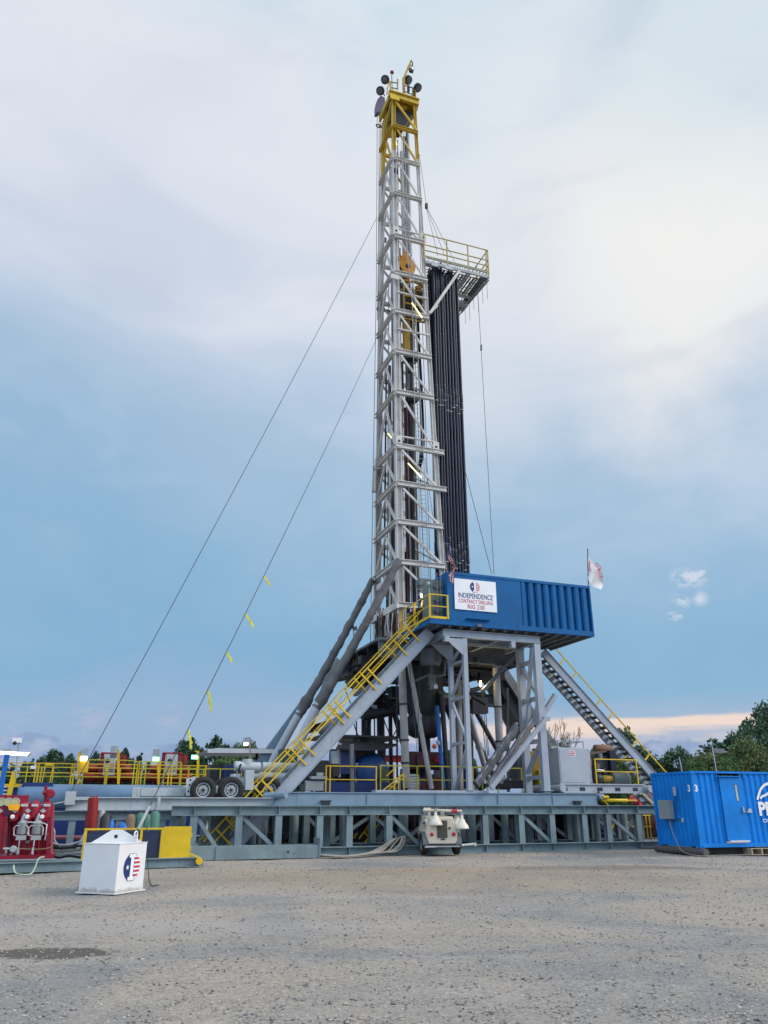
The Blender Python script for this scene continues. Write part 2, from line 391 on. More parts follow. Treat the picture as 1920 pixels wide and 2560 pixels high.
def guardrail(name, pts, h, label, mat=None, n=None, cat='guardrail', group=None, parent=None, toe=True, r=.022, mids=(.5,), step=1.2):
    mat = mat or YEL; pts = [Vector(p) for p in pts]
    g = thing(name, label, cat, pts[0], group) if parent is None else None
    pr = g if g else parent
    top = MB(); mid = MB(); tb = MB(); posts = []
    for a, b in zip(pts[:-1], pts[1:]):
        top.beam(a + ZZ * h, b + ZZ * h, 2 * r, 2 * r)
        for m_ in mids: mid.beam(a + ZZ * h * m_, b + ZZ * h * m_, 1.7 * r, 1.7 * r)
        if toe: tb.beam(a + ZZ * .07, b + ZZ * .07, .012, .13)
        k = max(1, round((b - a).length / step))
        posts += [lerp(a, b, i / k) for i in range(k)]
    posts.append(pts[-1])
    P('top_rail', top, mat, pr); P('mid_rail', mid, mat, pr)
    if toe: P('toe_board', tb, mat, pr)
    for p in posts: P('post', MB().beam(p, p + ZZ * (h + r), 2.1 * r, 2.1 * r), mat, pr)
    return pr

# ------------------------------------------------------------------ ground
def ground():
    m_ = bpy.data.materials.new('gravel ground'); m_.use_nodes = True; t = N(m_.node_tree); b = t.n['Principled BSDF']
    g = t.new('ShaderNodeNewGeometry'); Pn = g.outputs['Position']
    big = t.noise(Pn, .22, 6, .6, .6); mid = t.noise(t.mapping(Pn, scale=(.35, 1.3, 1)), .7, 7, .68, .6); fine = t.noise(Pn, 14, 6, .75); grit = t.noise(Pn, 55, 4, .8)
    c = t.mix(t.sstep(big, .34, .60), (.212, .211, .213), (.335, .290, .247))
    c = t.mix(t.math('MULTIPLY', t.sstep(mid, .5, .72), .55), c, (.40, .35, .315))
    vo = t.new('ShaderNodeTexVoronoi'); t.put(vo.inputs['Vector'], Pn); vo.inputs['Scale'].default_value = 26
    vo2 = t.new('ShaderNodeTexVoronoi'); t.put(vo2.inputs['Vector'], Pn); vo2.inputs['Scale'].default_value = 60
    bw = t.new('ShaderNodeRGBToBW'); t.l.new(vo.outputs['Color'], bw.inputs[0]); bw2 = t.new('ShaderNodeRGBToBW'); t.l.new(vo2.outputs['Color'], bw2.inputs[0])
    k = t.math('ADD', t.math('MULTIPLY', bw.outputs[0], .55), t.math('MULTIPLY', bw2.outputs[0], .45))
    k = t.math('ADD', .62, t.math('MULTIPLY', k, .78))
    hv = t.new('ShaderNodeCombineColor'); 
    for i in range(3): t.put(hv.inputs[i], k)
    c = t.mix(1.0, c, hv.outputs[0], 'MULTIPLY')
    c = t.mix(t.math('MULTIPLY', t.sstep(fine, .55, .70), .75), c, (.085, .085, .095))
    sep = t.new('ShaderNodeSeparateXYZ', i_0=Pn); gx, gy, _ = sep.outputs
    wob = t.math('MULTIPLY', t.math('SUBTRACT', t.noise(Pn, 3.4, 8, .72), .5), 1.7)
    def blot(p, rx, ry, soft=.5):
        dx = t.math('DIVIDE', t.math('SUBTRACT', gx, p.x), rx); dy = t.math('DIVIDE', t.math('SUBTRACT', gy, p.y), ry)
        d = t.math('ADD', t.math('SQRT', t.math('ADD', t.math('MULTIPLY', dx, dx), t.math('MULTIPLY', dy, dy))), wob)
        return t.sstep(d, 1.0 + soft * .4, 1.0 - soft * .6)
    c = t.mix(t.math('MULTIPLY', blot(pz(125, 2376, 0), .85, .42, .25), .80), c, (.05, .047, .038))
    c = t.mix(t.math('MULTIPLY', blot(pz(1500, 2168, 0), 3.2, .9, .5), .55), c, (.10, .085, .07))
    c = t.mix(t.math('MULTIPLY', blot(pz(850, 2175, 0), .9, .35, .5), .6), c, (.10, .09, .08))
    c = t.mix(t.math('MULTIPLY', blot(pz(960, 2184, 0), .6, .3, .5), .6), c, (.11, .09, .08))
    c = t.mix(t.math('MULTIPLY', blot(pz(1090, 2170, 0), 2.2, .8, .6), .6), c, (.40, .26, .165))
    c = t.mix(t.math('MULTIPLY', blot(pz(1050, 2190, 0), 8.5, 3.4, 1.0), .55), c, (.30, .225, .155))
    c = t.mix(t.math('MULTIPLY', blot(pz(350, 2310, 0), 3.8, 1.0, 1.0), .45), c, (.38, .34, .325))
    t.put(b.inputs['Base Color'], c); b.inputs['Roughness'].default_value = .9; b.inputs['Specular IOR Level'].default_value = .25
    h = t.math('ADD', t.math('MULTIPLY', fine, .6), t.math('ADD', t.math('MULTIPLY', grit, .3), t.math('MULTIPLY', bw.outputs[0], .35)))
    bp = t.new('ShaderNodeBump'); bp.inputs['Strength'].default_value = .8; bp.inputs['Distance'].default_value = .03
    t.put(bp.inputs['Height'], h); t.l.new(bp.outputs[0], b.inputs['Normal'])
    mb = MB(); nx, ny = 90, 80; x0, x1, y0, y1 = -16, 18, 5.0, 33.0
    def hz(x, y):
        e = min(x - x0, x1 - x, y - y0, y1 - y); f = max(0, min(1, e / 2))
        return f * (.05 * noise.noise(Vector((x * .35, y * .35, 0))) + .022 * noise.noise(Vector((x * 1.7, y * 1.7, 3)))) - .03
    vs = [Vector((x0 + (x1 - x0) * i / nx, y0 + (y1 - y0) * j / ny, 0)) for j in range(ny + 1) for i in range(nx + 1)]
    for v_ in vs: v_.z = hz(v_.x, v_.y) if v_.y < 33 else -.03
    mb.add(vs, [(j * (nx + 1) + i, j * (nx + 1) + i + 1, (j + 1) * (nx + 1) + i + 1, (j + 1) * (nx + 1) + i) for j in range(ny) for i in range(nx)], True)
    L = 900; z = -.03
    for a in ((-L, x0, -L, L), (x1, L, -L, L), (x0, x1, -L, y0), (x0, x1, y1, L)):
        mb.add([(a[0], a[2], z), (a[1], a[2], z), (a[1], a[3], z), (a[0], a[3], z)], [(0, 1, 2, 3)])
    struct('ground', mb, m_)
    # loose stones
    sm = bpy.data.materials.new('loose stone'); sm.use_nodes = True; t = N(sm.node_tree); b = t.n['Principled BSDF']
    g = t.new('ShaderNodeNewGeometry')
    c = t.ramp(g.outputs['Random Per Island'], [(0, (.07, .07, .08)), (.22, (.15, .15, .165)), (.45, (.25, .235, .22)), (.8, (.36, .31, .27)), (1, (.42, .395, .365))])
    t.put(b.inputs['Base Color'], c); b.inputs['Roughness'].default_value = .85
    mb = MB(); rnd = random.Random(3)
    octv = [Vector((1, 0, 0)), Vector((0, 1, 0)), Vector((-1, 0, 0)), Vector((0, -1, 0)), Vector((0, 0, 1)), Vector((0, 0, -1))]
    octf = [(0, 1, 4), (1, 2, 4), (2, 3, 4), (3, 0, 4), (1, 0, 5), (2, 1, 5), (3, 2, 5), (0, 3, 5)]
    for i in range(34000):
        y = 7.2 + 25 * rnd.random() ** 1.7; x = (rnd.random() - .5) * 1.12 * y
        s_ = (.006 + .014 * rnd.random() ** 2.5) * (1 + (y - 7) * .03) * (1.6 if rnd.random() < .02 else 1)
        e = rnd.random() * 6.3; cc = Vector((x, y, hz(x, y) + s_ * .15))
        ca, sa = math.cos(e), math.sin(e); vs = []
        for o_ in octv:
            q = o_ * s_ * (.7 + .6 * rnd.random()); q.z *= .6; vs.append(cc + Vector((q.x * ca - q.y * sa, q.x * sa + q.y * ca, q.z)))
        mb.add(vs, octf)
    struct('gravel_stones', mb, sm, 'stuff')
ground()
# ------------------------------------------------------------------ base boxes (long trusses on the ground)
def U0(px, py=2060, v=0.0): return loc(pv(px, py, v))[0]
def base_truss(v, u0, u1, posts, diags, label, w=.30, zt=1.66, front=True):
    t = thing('base_truss', label, 'steel truss', RG((u0 + u1) / 2, v, 0), 'long base trusses under the rig')
    P('top_chord', MB().ibeam(RG(u0, v, zt - .16), RG(u1, v, zt - .16), w, .32, .025), TEAL, t)
    P('bottom_chord', MB().ibeam(RG(u0, v, .13), RG(u1, v, .13), w + .05, .30, .025), TEAL, t)
    for u in posts:
        mb = MB().ibeam(RG(u, v, .275), RG(u, v, zt - .325), .24, .24, .022, up=V)
        P('post', mb, TEAL, t)
        for z0, z1 in ((.012, .25), (zt - .30, zt - .025)): P('stiffener', MB().rb(u - .01, u + .01, v - w / 2 + .005, v - .015, z0, z1), TEAL, t)
    for (a, za, b, zb) in diags:
        P('brace', MB().beam(RG(a, v + .02, za), RG(b, v + .02, zb), .10, .13), TEAL, t)
    return t
posts = [U0(x) for x in (483, 596, 695, 798, 872, 971, 1057, 1140, 1211, 1301, 1378, 1459, 1519, 1594)]
pd = [(posts[0] + .1, 1.3, U0(546), .3), (posts[1] + .1, 1.3, posts[2] - .1, .3), (posts[5] + .1, 1.3, U0(1046), .3),
      (posts[9] + .1, 1.3, posts[10] - .08, .3), (posts[12] + .1, 1.25, posts[13] - .1, .3)]
bt = base_truss(0, -7.7, 14.6, posts, pd, 'grey green steel truss nearest the gravel, running from the yellow frame to the blue container')
pp = [U0(x, v=2.6) for x in (566, 655, 660, 765, 829, 930, 1008, 1090, 1155, 1225, 1290, 1345, 1420, 1480, 1545, 1600)]
pd2 = [(pp[i], 1.3, pp[i + 1], .3) if i % 2 else (pp[i], .3, pp[i + 1], 1.3) for i in range(3, len(pp) - 1)]
base_truss(2.6, -6.4, 12.6, pp, pd2, 'second steel truss just behind the front one, seen through its bays')
pb_ = [-5 + i * 1.35 for i in range(14)]
pd3 = [(pb_[i], 1.3, pb_[i + 1], .3) if i % 2 else (pb_[i], .3, pb_[i + 1], 1.3) for i in range(13)]
base_truss(9.2, -5.5, 13, pb_, pd3, 'rear base truss in the shade, third from the gravel')
base_truss(11.8, -5.5, 13, pb_, [], 'rearmost base truss far below the drill floor')
for (v0, v1, lab) in ((2.2, 3.1, 'narrow plate walkway on the second base truss'), (9.4, 11.6, 'plate deck lying on the rear pair of base trusses')):
    solo('steel_deck', MB().rb(-5.2 if v0 > 5 else -2.5, 12.4 if v0 > 5 else 8.0, v0, v1, 1.665, 1.70), GREYD, lab, 'deck')
# floor mats between the boxes and drilling machinery standing there
solo('ground_mat', MB().rb(-4.5, 12, 2.9, 9.0, 0.0, .06), DARK, 'dark greasy mat on the ground between the front and rear trusses', 'ground mat')
# cross beams between boxes
for i, u in enumerate((-3.2, 0.6, 5.2, 9.6)):
    solo('cross_beam', MB().ibeam(RG(u, 2.8, 1.45), RG(u, 9.0, 1.45), .3, .36), TEAL, ['cross beam under the stair foot, leftmost of four', 'cross beam left of the dark wellhead stack', 'cross beam right of the wellhead stack', 'cross beam under the grey cabinet, rightmost of four'][i], 'steel beam', 'beams joining the front and rear trusses')
# wells / cylinders seen dark through the truss bays
for i, (px, v, r_) in enumerate(((452, 1.3, .17), (632, 2.1, .16), (735, 2.2, .18), (858, 1.9, .15), (1008, 1.8, .2), (1090, 2.1, .15), (1178, 2.0, .19), (1262, 1.8, .15), (1440, 1.9, .18), (1492, 2.1, .14), (1560, 1.6, .16))):
    solo('round_leg', MB().tube(RG(U0(px, v=v), v, 0), RG(U0(px, v=v), v, 1.5), r_, 14), TEAL, 'round grey green leg inside the front truss, ' + ['leftmost of eleven', 'second from the left', 'third from the left', 'fourth from the left', 'fifth, beside the small yellow steps', 'sixth, behind the trailer left side', 'seventh, right of the trailer', 'eighth, below the lattice support', 'ninth, below the heavy legs', 'tenth, below the grey cabinet', 'rightmost of eleven'][i], 'pipe', 'round legs inside the front truss')
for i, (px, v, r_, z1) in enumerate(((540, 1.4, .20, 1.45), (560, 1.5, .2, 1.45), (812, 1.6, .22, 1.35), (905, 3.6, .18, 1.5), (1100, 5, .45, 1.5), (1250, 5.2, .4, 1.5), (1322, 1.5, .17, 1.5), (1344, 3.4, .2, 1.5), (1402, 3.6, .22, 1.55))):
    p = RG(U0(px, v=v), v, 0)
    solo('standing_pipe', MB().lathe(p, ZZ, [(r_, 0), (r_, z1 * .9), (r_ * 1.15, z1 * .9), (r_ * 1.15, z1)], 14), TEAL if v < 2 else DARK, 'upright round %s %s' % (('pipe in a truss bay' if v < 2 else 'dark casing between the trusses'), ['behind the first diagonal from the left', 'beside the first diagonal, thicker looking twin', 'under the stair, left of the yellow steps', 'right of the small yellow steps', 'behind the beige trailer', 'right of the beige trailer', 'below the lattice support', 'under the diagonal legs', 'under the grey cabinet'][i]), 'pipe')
t = thing('end_bay_darkener', 'dark block added behind the small yellow fence to darken the bays at the right truss end', 'tank', RG(15, 9, 0)); P('side', MB().rb(12.5, 19, 8.5, 10.5, .02, 1.5), DARK, t)  # added dark block, hides the pale ground beyond the right bays
t = thing('bay_darkener', 'long dark block added between the front and rear trusses to darken the bays', 'tank', RG(4, 7.2, .06))  # added dark mass, stands in for the gloom behind the front truss
P('side', MB().rb(-4.4, 11.8, 6.6, 8.6, .07, 1.35), DARK, t)
for k in range(14): P('rib', MB().rb(-4.2 + k * 1.2, -4.1 + k * 1.2, 6.5, 6.59, .07, 1.36), GREYD, t)
for i in range(12):
    rr = random.Random(i + 900); u = -3.5 + i * 1.25 + rr.uniform(-.3, .3); v = rr.uniform(3.4, 5.6)
    solo('valve_block', MB().box(RG(u, v, .35), .5 + .4 * rr.random(), .5, .6).tube(RG(u, v, .6), RG(u, v, 1.0 + .4 * rr.random()), .12, 10).tube(RG(u - .5, v, .4), RG(u + .5, v, .4), .1, 8), rr.choice([DARK, DARK, GREYD, DARKB]), 'dark pump block standing behind truss bay %s from the left' % ['one', 'two', 'three', 'four', 'five', 'six', 'seven', 'eight', 'nine', 'ten', 'eleven', 'twelve'][i], 'machinery', 'pump blocks behind the truss')
# pontoon box beam in front
t = thing('box_beam', 'low grey green box beam lying in front of the truss between yellow frame and hoses', 'steel beam', RG(-4.8, -.85, 0))
P('web', MB().rb(-7.6, -2.78, -1.15, -.45, 0, .40), TEAL, t)
P('end_plate', MB().rb(-2.78, -2.74, -1.2, -.4, -.01, .62), TEAL, t)
P('rib', MB().rb(-6.28, -6.24, -1.19, -1.15, 0, .42), TEAL, t)
P('hole', MB().tube(RG(U0(720, 2135, -1.15), -1.152, .2), RG(U0(720, 2135, -1.15), -1.14, .2), .045, 12), DARK, t)
P('hole', MB().tube(RG(U0(735, 2138, -1.15), -1.152, .14), RG(U0(735, 2138, -1.15), -1.14, .14), .025, 12), DARK, t)
# upper box girders
def girder(v, label, lt=True):
    t = thing('box_girder', label, 'steel girder', RG(3, v + .25, 1.67), 'heavy girders on top of the trusses')
    P('web', MB().rb(-3.3, 9.55, v, v + .5, 1.69, 2.09), TEALB, t)
    P('top_flange', MB().rb(-3.9, 9.6, v - .05, v + .55, 2.092, 2.125), TEALB, t)
    P('bottom_flange', MB().rb(-4.2, 9.6, v - .05, v + .55, 1.66, 1.688), TEALB, t)
    P('end_wedge', MB().poly([RG(-3.302, v + .01, 1.69), RG(-3.302, v + .01, 2.09), RG(-3.9, v + .01, 2.0), RG(-4.15, v + .01, 1.69)], V * .48), TEALB, t)
    P('end_pipe', MB().tube(RG(-4.35, v + .5, 1.98), RG(-3.75, v - .28, 2.02), .12, 14), TEALB, t)
    P('end_pipe', MB().tube(RG(9.75, v - .12, 2.0), RG(9.75, v + .7, 2.0), .12, 14), LGREY, t)
    P('clamp', MB().rb(-2.35, -2.05, v - .1, v + .0, 1.69, 1.79).rb(-2.4, -2.0, v - .12, v + .02, 1.80, 1.84), DARK, t)
    P('clamp', MB().rb(8.4, 8.7, v - .1, v + .0, 1.69, 1.79).rb(8.35, 8.75, v - .12, v + .02, 1.80, 1.84), DARK, t)
    for u in (-.6, 2.2, 4.9, 7.4): P('rib', MB().rb(u, u + .015, v - .035, v, 1.70, 2.085), TEALB, t)
    P('sill_plate', MB().rb(U0(940, 1975, v), U0(1222, 1975, v), v - .02, v + .5, 2.127, 2.21), LGREY, t)
    return t
girder(.25, 'grey blue box girder lying on the front truss below the blue cabin')
girder(10.6, 'rear box girder on the far trusses behind the wellhead')
P('pin', MB().tube(RG(9.75, .1, 1.98), RG(10.0, .1, 1.98), .06), YEL, bpy.data.objects['box_girder'])
solo('hydraulic_ram', MB().lathe(pv(1505, 2001, .2), U, [(.045, 0), (.045, .05), (.07, .06), (.07, 1.25), (.05, 1.27), (.03, 1.3), (.03, 1.7)], 12), YEL, 'yellow hydraulic ram lying on the truss top beside the girder end', 'hydraulic ram')

# ------------------------------------------------------------------ support frames under the cabin
def sframe(u, w, label, zt0, heavy):
    t = thing('support_frame', label, 'steel frame', RG(u, 1, 2.13), 'frames holding up the blue cabin')
    for v in (.32, 1.75):
        P('leg', MB().beam(RG(u, v, 2.13), RG(u, v, zt0), w, w * (.85 if heavy else 1.0), V), LGREY, t)
        P('foot_plate', MB().rb(u - w * .8, u + w * .8, v - w * .7, v + w * .7, 2.112 if v > .8 else 2.213, 2.14 if v > .8 else 2.24), LGREY, t)
    zs = [3.1, 4.75, 6.35, 7.7] if not heavy else [3.1, 4.3, 5.9]
    for i, z in enumerate([z_ for z_ in (4.05, 5.85, 7.35)] if not heavy else (2.75, 4.2, 5.95, 7.55)):
        P('rung', MB().beam(RG(u, .35, z), RG(u, 1.72, z), w * .55, w * .55), LGREY, t)
    dg = [(.35, 7.3, 1.72, 5.95), (1.72, 5.8, .35, 4.1), (.35, 3.95, 1.72, 2.2), (1.72, 7.4, .35, 8.1)] if not heavy else [(.35, 6.0, 1.72, 7.5), (1.6, 4.3, 1.2, 5.9), (.5, 4.1, 1.72, 2.9), (.35, 5.9, .9, 5.0)]
    for a, b, c, d in dg: P('brace', MB().beam(RG(u, a, b), RG(u, c, d), w * .5, w * .5), LGREY, t)
    if not heavy:
        for v in (.32, 1.75): P('gusset', MB().poly([RG(u - .06, v - .09, zt0 - .75), RG(u - .06, v - .09, zt0 - .03), RG(u - .95, v - .09, zt0 - .03)], V * .05), LGREY, t)
    return t
sf1 = sframe(3.72, .19, 'slim lattice frame of two grey legs, left support under the cabin', 8.25, False)
sf2 = sframe(7.18, .30, 'heavy frame of two thick grey legs, right support under the cabin', 8.25, True)
t = sf2
P('wing_plate', MB().beam(RG(7.0, 1.0, 5.9), RG(7.0, .35, 8.1), .1, .2), LGREY, t)
# cabin bearer frame
t = thing('bearer_frame', 'pale grey beam frame lying on the support legs under the cabin', 'steel frame', RG(5, 1.5, 8.27))
for v in (.32, 1.75): P('long_beam', MB().ibeam(RG(2.75, v, 8.43), RG(7.4, v, 8.43), .22, .30), LGREY, t)
for u in (2.85, 3.9, 5.4, 7.2): P('cross_beam', MB().ibeam(RG(u, .45, 8.42), RG(u, 3.1, 8.42), .18, .26), LGREY, t)
P('pad', MB().rb(2.78, 2.98, .18, .4, 8.06, 8.27), LGREY, t); P('pad', MB().rb(5.9, 6.1, .18, .4, 8.0, 8.27), LGREY, t)
P('drip_tube', MB().tube(RG(3.9, .95, 8.2), RG(6.2, .95, 8.2), .035), GALV, t)

# ------------------------------------------------------------------ blue cabin on the drill floor
cab = thing('driller_cabin', 'long blue steel cabin with a white sign, raised high beside the mast', 'cabin', RG(6.4, 1.7, 8.6))
Zb, Zt, uL, uR, vB = 8.72, 11.05, 2.88, 10.02, 3.28
uC = loc(pv(1303, 1500, 0))[0]
P('smooth_wall', MB().rb(uL, uC, 0, .05, Zb + .22, Zt - .12), BLUE, cab)
mb = MB(); n = 9; du = (uR - .06 - uC) / n
prof = []
for i in range(n):
    u = uC + i * du; prof += [(u, .05), (u + du * .18, .0), (u + du * .60, .0), (u + du * .74, .13), (u + du * .96, .13)]
prof.append((uR - .06, .05))
for (a, va), (b, vb) in zip(prof[:-1], prof[1:]):
    mb.add([RG(a, va, Zb + .22), RG(b, vb, Zb + .22), RG(b, vb, Zt - .12), RG(a, va, Zt - .12)], [(0, 1, 2, 3)])
P('ribbed_wall', mb, BLUE, cab)
P('bottom_rail', MB().rb(uL, uR, -.02, .08, Zb, Zb + .22), BLUE, cab)
P('top_rail', MB().rb(uL, uR, -.02, .08, Zt - .12, Zt), BLUE, cab)
P('corner_post', MB().rb(uR - .06, uR, -.03, .1, Zb + .0, Zt - .0), BLUE, cab)
P('corner_post', MB().rb(uL - .02, uL + .1, -.015, .09, Zb + .0, Zt - .001), BLUE, cab)
P('end_wall', MB().rb(uR - .03, uR, .1, vB, Zb, Zt), BLUE, cab); P('end_wall', MB().rb(uL, uL + .03, .1, 1.95, Zb, Zt), BLUE, cab)
P('end_wall', MB().rb(uL, uL + .03, 1.97, vB, Zb, Zt - .02), BLUE, cab)
P('rear_wall', MB().rb(uL, uR, vB - .03, vB + .001, Zb, Zt), BLUE, cab)
P('roof', MB().rb(uL + .03, uR - .03, .08, vB - .03, Zt - .05, Zt - .005), BLUE, cab)
P('floor_pan', MB().rb(2.05, uR - .03, .1, vB - .03, Zb + .04, Zb + .10), GREYD, cab)
for i in range(15):
    u = 2.4 + i * .52; P('floor_rib', MB().rb(u, u + .10, .1, vB - .03, Zb - .08, Zb + .038), GREYD, cab)
# porch
P('porch_edge', MB().rb(2.02, uL - .02, -.02, .06, Zb, Zb + .22), BLUE, cab)
P('porch_edge', MB().rb(2.02, 2.08, .06, vB, Zb, Zb + .2199), BLUE, cab)
pr = MB(); pz0 = Zb + .22
P('kick_board', MB().rb(2.0, uL, -.04, -.022, pz0 - .0, pz0 + .10).rb(1.99, 2.018, -.04, vB, pz0 - .0, pz0 + .0999), YEL, cab)
for (a, b) in ((RG(2.02, -.03, pz0), RG(2.86, -.03, pz0)), (RG(2.02, -.03, pz0), RG(2.02, vB, pz0))):
    P('porch_rail', MB().beam(a + ZZ * 1.02, b + ZZ * 1.02, .045, .045), YEL, cab); P('porch_rail', MB().beam(a + ZZ * .52, b + ZZ * .52, .04, .04), YEL, cab)
for p in (RG(2.02, -.03, pz0), RG(2.84, -.03, pz0), RG(2.02, 1.65, pz0), RG(2.02, vB - .02, pz0)): P('porch_post', MB().beam(p, p + ZZ * 1.04, .07, .07), YEL, cab)
# ledge with a lamp under the sign
P('ledge', MB().rb(loc(pv(1165, 1560, 0))[0], loc(pv(1224, 1560, 0))[0], -.16, -.021, 9.03, 9.06), BLUE, cab)
P('ledge_lamp', MB().box(pv(1198, 1564, -.12), .2, .12, .12), GLASS, cab)
# sign
a = pv(1134, 1446, -.03); b = pv(1238, 1455, -.03); c = pv(1243, 1532, -.03); d = pv(1138, 1522, -.03)
la, lc = loc(a), loc(c)
su0, su1, sz0, sz1 = (loc(a)[0] + loc(d)[0]) / 2, (loc(b)[0] + loc(c)[0]) / 2, (loc(d)[2] + loc(c)[2]) / 2, (loc(a)[2] + loc(b)[2]) / 2
sign = P('sign_board', MB().rb(su0, su1, -.045, -.02, sz0, sz1), LWHT, cab)
sc_ = (su0 + su1) / 2; sw = su1 - su0; sh = sz1 - sz0
def sp_(fx, fz): return RG(su0 + sw * fx, -.046, sz0 + sh * fz)
P('lettering', text_mb('INDEPENDENCE', sp_(.5, .465), U, ZZ, sh * .165, sw * .82, .012), NAVY, sign)
P('lettering', text_mb('CONTRACT DRILLING', sp_(.5, .285), U, ZZ, sh * .125, sw * .82, .008), LRED, sign)
P('lettering', text_mb('RIG 230', sp_(.5, .115), U, ZZ, sh * .135, sw * .40, .01), LRED, sign)
P('trademark', text_mb('TM', sp_(.925, .52), U, ZZ, sh * .02), NAVY, sign)
logo(sp_(.49, .77), U, ZZ, sh * .175, sh * .175, sign)

def bulb(name, p, e, col, r_=.12):
    d = bpy.data.lights.new(name, 'POINT'); d.energy = e; d.color = col; d.shadow_soft_size = r_; o = bpy.data.objects.new(name, d); COL.objects.link(o); o.location = p
# things on the porch
t = thing('control_cabinet', 'tall grey cabinet with black handles standing on the cabin porch', 'cabinet', RG(2.55, .9, Zb + .1))
P('body', MB().rb(2.25, 2.86, .45, 1.3, Zb + .12, 10.75), paint('grey green cabinet', (.15, .18, .175), .5, dirt=.3), t)
for z in (9.4, 9.85, 10.45): P('handle', MB().path([RG(2.4, .44, z), RG(2.45, .38, z - .1), RG(2.6, .36, z - .14), RG(2.75, .38, z - .08), RG(2.8, .44, z + .02)], .025, 6), DARK, t)
for u in (2.55, 2.72): P('conduit', MB().tube(RG(u, .35, Zb + .2), RG(u, .35, 11.05), .012, 6), GALV, t)
t = thing('lamp_cabinet', 'grey box on a post over the porch with a glowing round lamp below it', 'lamp', RG(1.9, 1.6, Zb + .12))
p = pv(1056, 1458, 1.6)
P('hood', MB().box(p, .45, .5, .30).box(p - ZZ * .24, .38, .4, .16), GREYD, t); P('post', MB().beam(RG(2.1, 1.75, Zb + .22), p - ZZ * .1 + U * .2, .06, .06), YEL, t)
p2 = pv(1056, 1489, 1.6); bulb('porch_lamp_light', p2 - V * .3 - ZZ * .1, 50, (1, .78, .42)); P('bulb', MB().ball(p2, .10), LITW, t); P('reflector', MB().lathe(p2 + ZZ * .05, ZZ, [(.17, 0), (.10, .18), (.03, .25)], 14), CHR, t)
solo('satellite_dome', MB().ball(pv(1071, 1459, .3), .085).tube(pv(1073, 1470, .3), pv(1073, 1500, .3), .018), OFFW, 'small white round dome on a thin pole at the porch corner', 'antenna')
for i, (px, py, v) in enumerate(((1036, 1555, 2.6), (1052, 1548, 2.2), (1062, 1543, 1.7), (1020, 1570, 3.0))):
    p = RG(2.35, v, Zb + .1)
    solo('floor_drum', MB().lathe(p, ZZ, [(.16, 0), (.16, .85), (.19, .88), (.19, .95), (.1, 1.0)], 12), [DARK, DARKB, DARK, TDY][i], ['dark pump body behind the porch rail', 'black canister nearest the lamp post on the porch', 'black canister beside the grey cabinet', 'grimy yellow pump at the far porch end'][i], 'machinery')

# ------------------------------------------------------------------ flags
def flag_mesh(p0, wvec, hvec, nx, ny, amp, fn):
    grid = []
    for j in range(ny + 1):
        for i in range(nx + 1): grid.append(fn(i / nx, j / ny))
    return grid
fl = thing('national_flag', 'drooping red white and blue flag hanging on a short pole at the cabin corner', 'flag', pv(1106, 1345, .2))
P('pole', MB().tube(pv(1106, 1338, -.15), pv(1118, 1432, -.15), .018, 6), GALV, fl)
pole_a, pole_b = pv(1107, 1345, -.2), pv(1114, 1398, -.2)
def fp(s_, t_):   # s across the fly, t down the hoist
    h = lerp(pole_a, pole_b, t_)
    drop = s_ * 1.5
    x = .22 * math.sin(s_ * 2.6) + .05 * math.sin(s_ * 9 + t_ * 5) - .10 * t_ * s_
    return h + U * (x * 1.25 + .06 * t_ + .12) - ZZ * drop * (1 - .25 * t_) + V * (.07 * math.sin(t_ * 14 + s_ * 5) - .05)
def fpatch(s0, s1, t0, t1, n=8, k=3, off=0):
    g = [fp(s0 + (s1 - s0) * i / n, t0 + (t1 - t0) * j / k) - V * off for j in range(k + 1) for i in range(n + 1)]
    return g, [(j * (n + 1) + i, j * (n + 1) + i + 1, (j + 1) * (n + 1) + i + 1, (j + 1) * (n + 1) + i) for j in range(k) for i in range(n)]
mr, mw, mn = MB(), MB(), MB()
for i in range(13):
    s0 = .42 if i < 7 else 0.0
    (mr if i % 2 == 0 else mw).add(*fpatch(s0, 1, i / 13, (i + 1) / 13, 14, 1), True)
mn.add(*fpatch(0, .42, 0, 7 / 13, 8, 6), True)
P('red_stripes', mr, paint('flag cloth red', (.42, .01, .05), .85, dirt=0), fl); P('white_stripes', mw, FWHT, fl); P('canton', mn, paint('flag cloth navy', (.02, .02, .16), .85, dirt=0), fl)
ms_ = MB()
for j in range(6):
    for i in range(5 if j % 2 else 6):
        c = fp(.035 + .07 * (i + (.5 if j % 2 else 0)), .05 + .085 * j) - V * .012
        ms_.add([c - U * .018, c + ZZ * .018, c + U * .018, c - ZZ * .018], [(0, 1, 2, 3)])
P('stars', ms_, FWHT, fl)
wf = thing('company_flag', 'limp white flag with red lettering on a pole at the far right cabin roof corner', 'flag', pv(1472, 1465, .1))
P('pole', MB().tube(pv(1471, 1470, .1), pv(1469, 1372, .1), .022, 6), DARK, wf)
h0, h1 = pv(1470, 1388, .1), pv(1470, 1455, .1)
def wp(s_, t_): 
    h = lerp(h0, h1, t_); return h + U * (.80 * s_ * (1 - .35 * abs(t_ - .25)) + .02 * math.sin(12 * t_)) - ZZ * (1.2 * s_ ** 1.3 * (1 - t_ * .72)) + V * (.10 * math.sin(7 * s_ + 4 * t_))
n, k = 12, 10
g = [wp(i / n, j / k) for j in range(k + 1) for i in range(n + 1)]
P('cloth', MB().add(g, [(j * (n + 1) + i, j * (n + 1) + i + 1, (j + 1) * (n + 1) + i + 1, (j + 1) * (n + 1) + i) for j in range(k) for i in range(n)], True), FWHT, wf)
q0 = wp(.45, .25) - V * .12
P('lettering', text_mb('CO', q0 + U * .02 + ZZ * .12, (U * .75 - ZZ * .65).normalized(), (ZZ * .75 + U * .65).normalized(), .22, .36, .03, .0), LRED, wf)
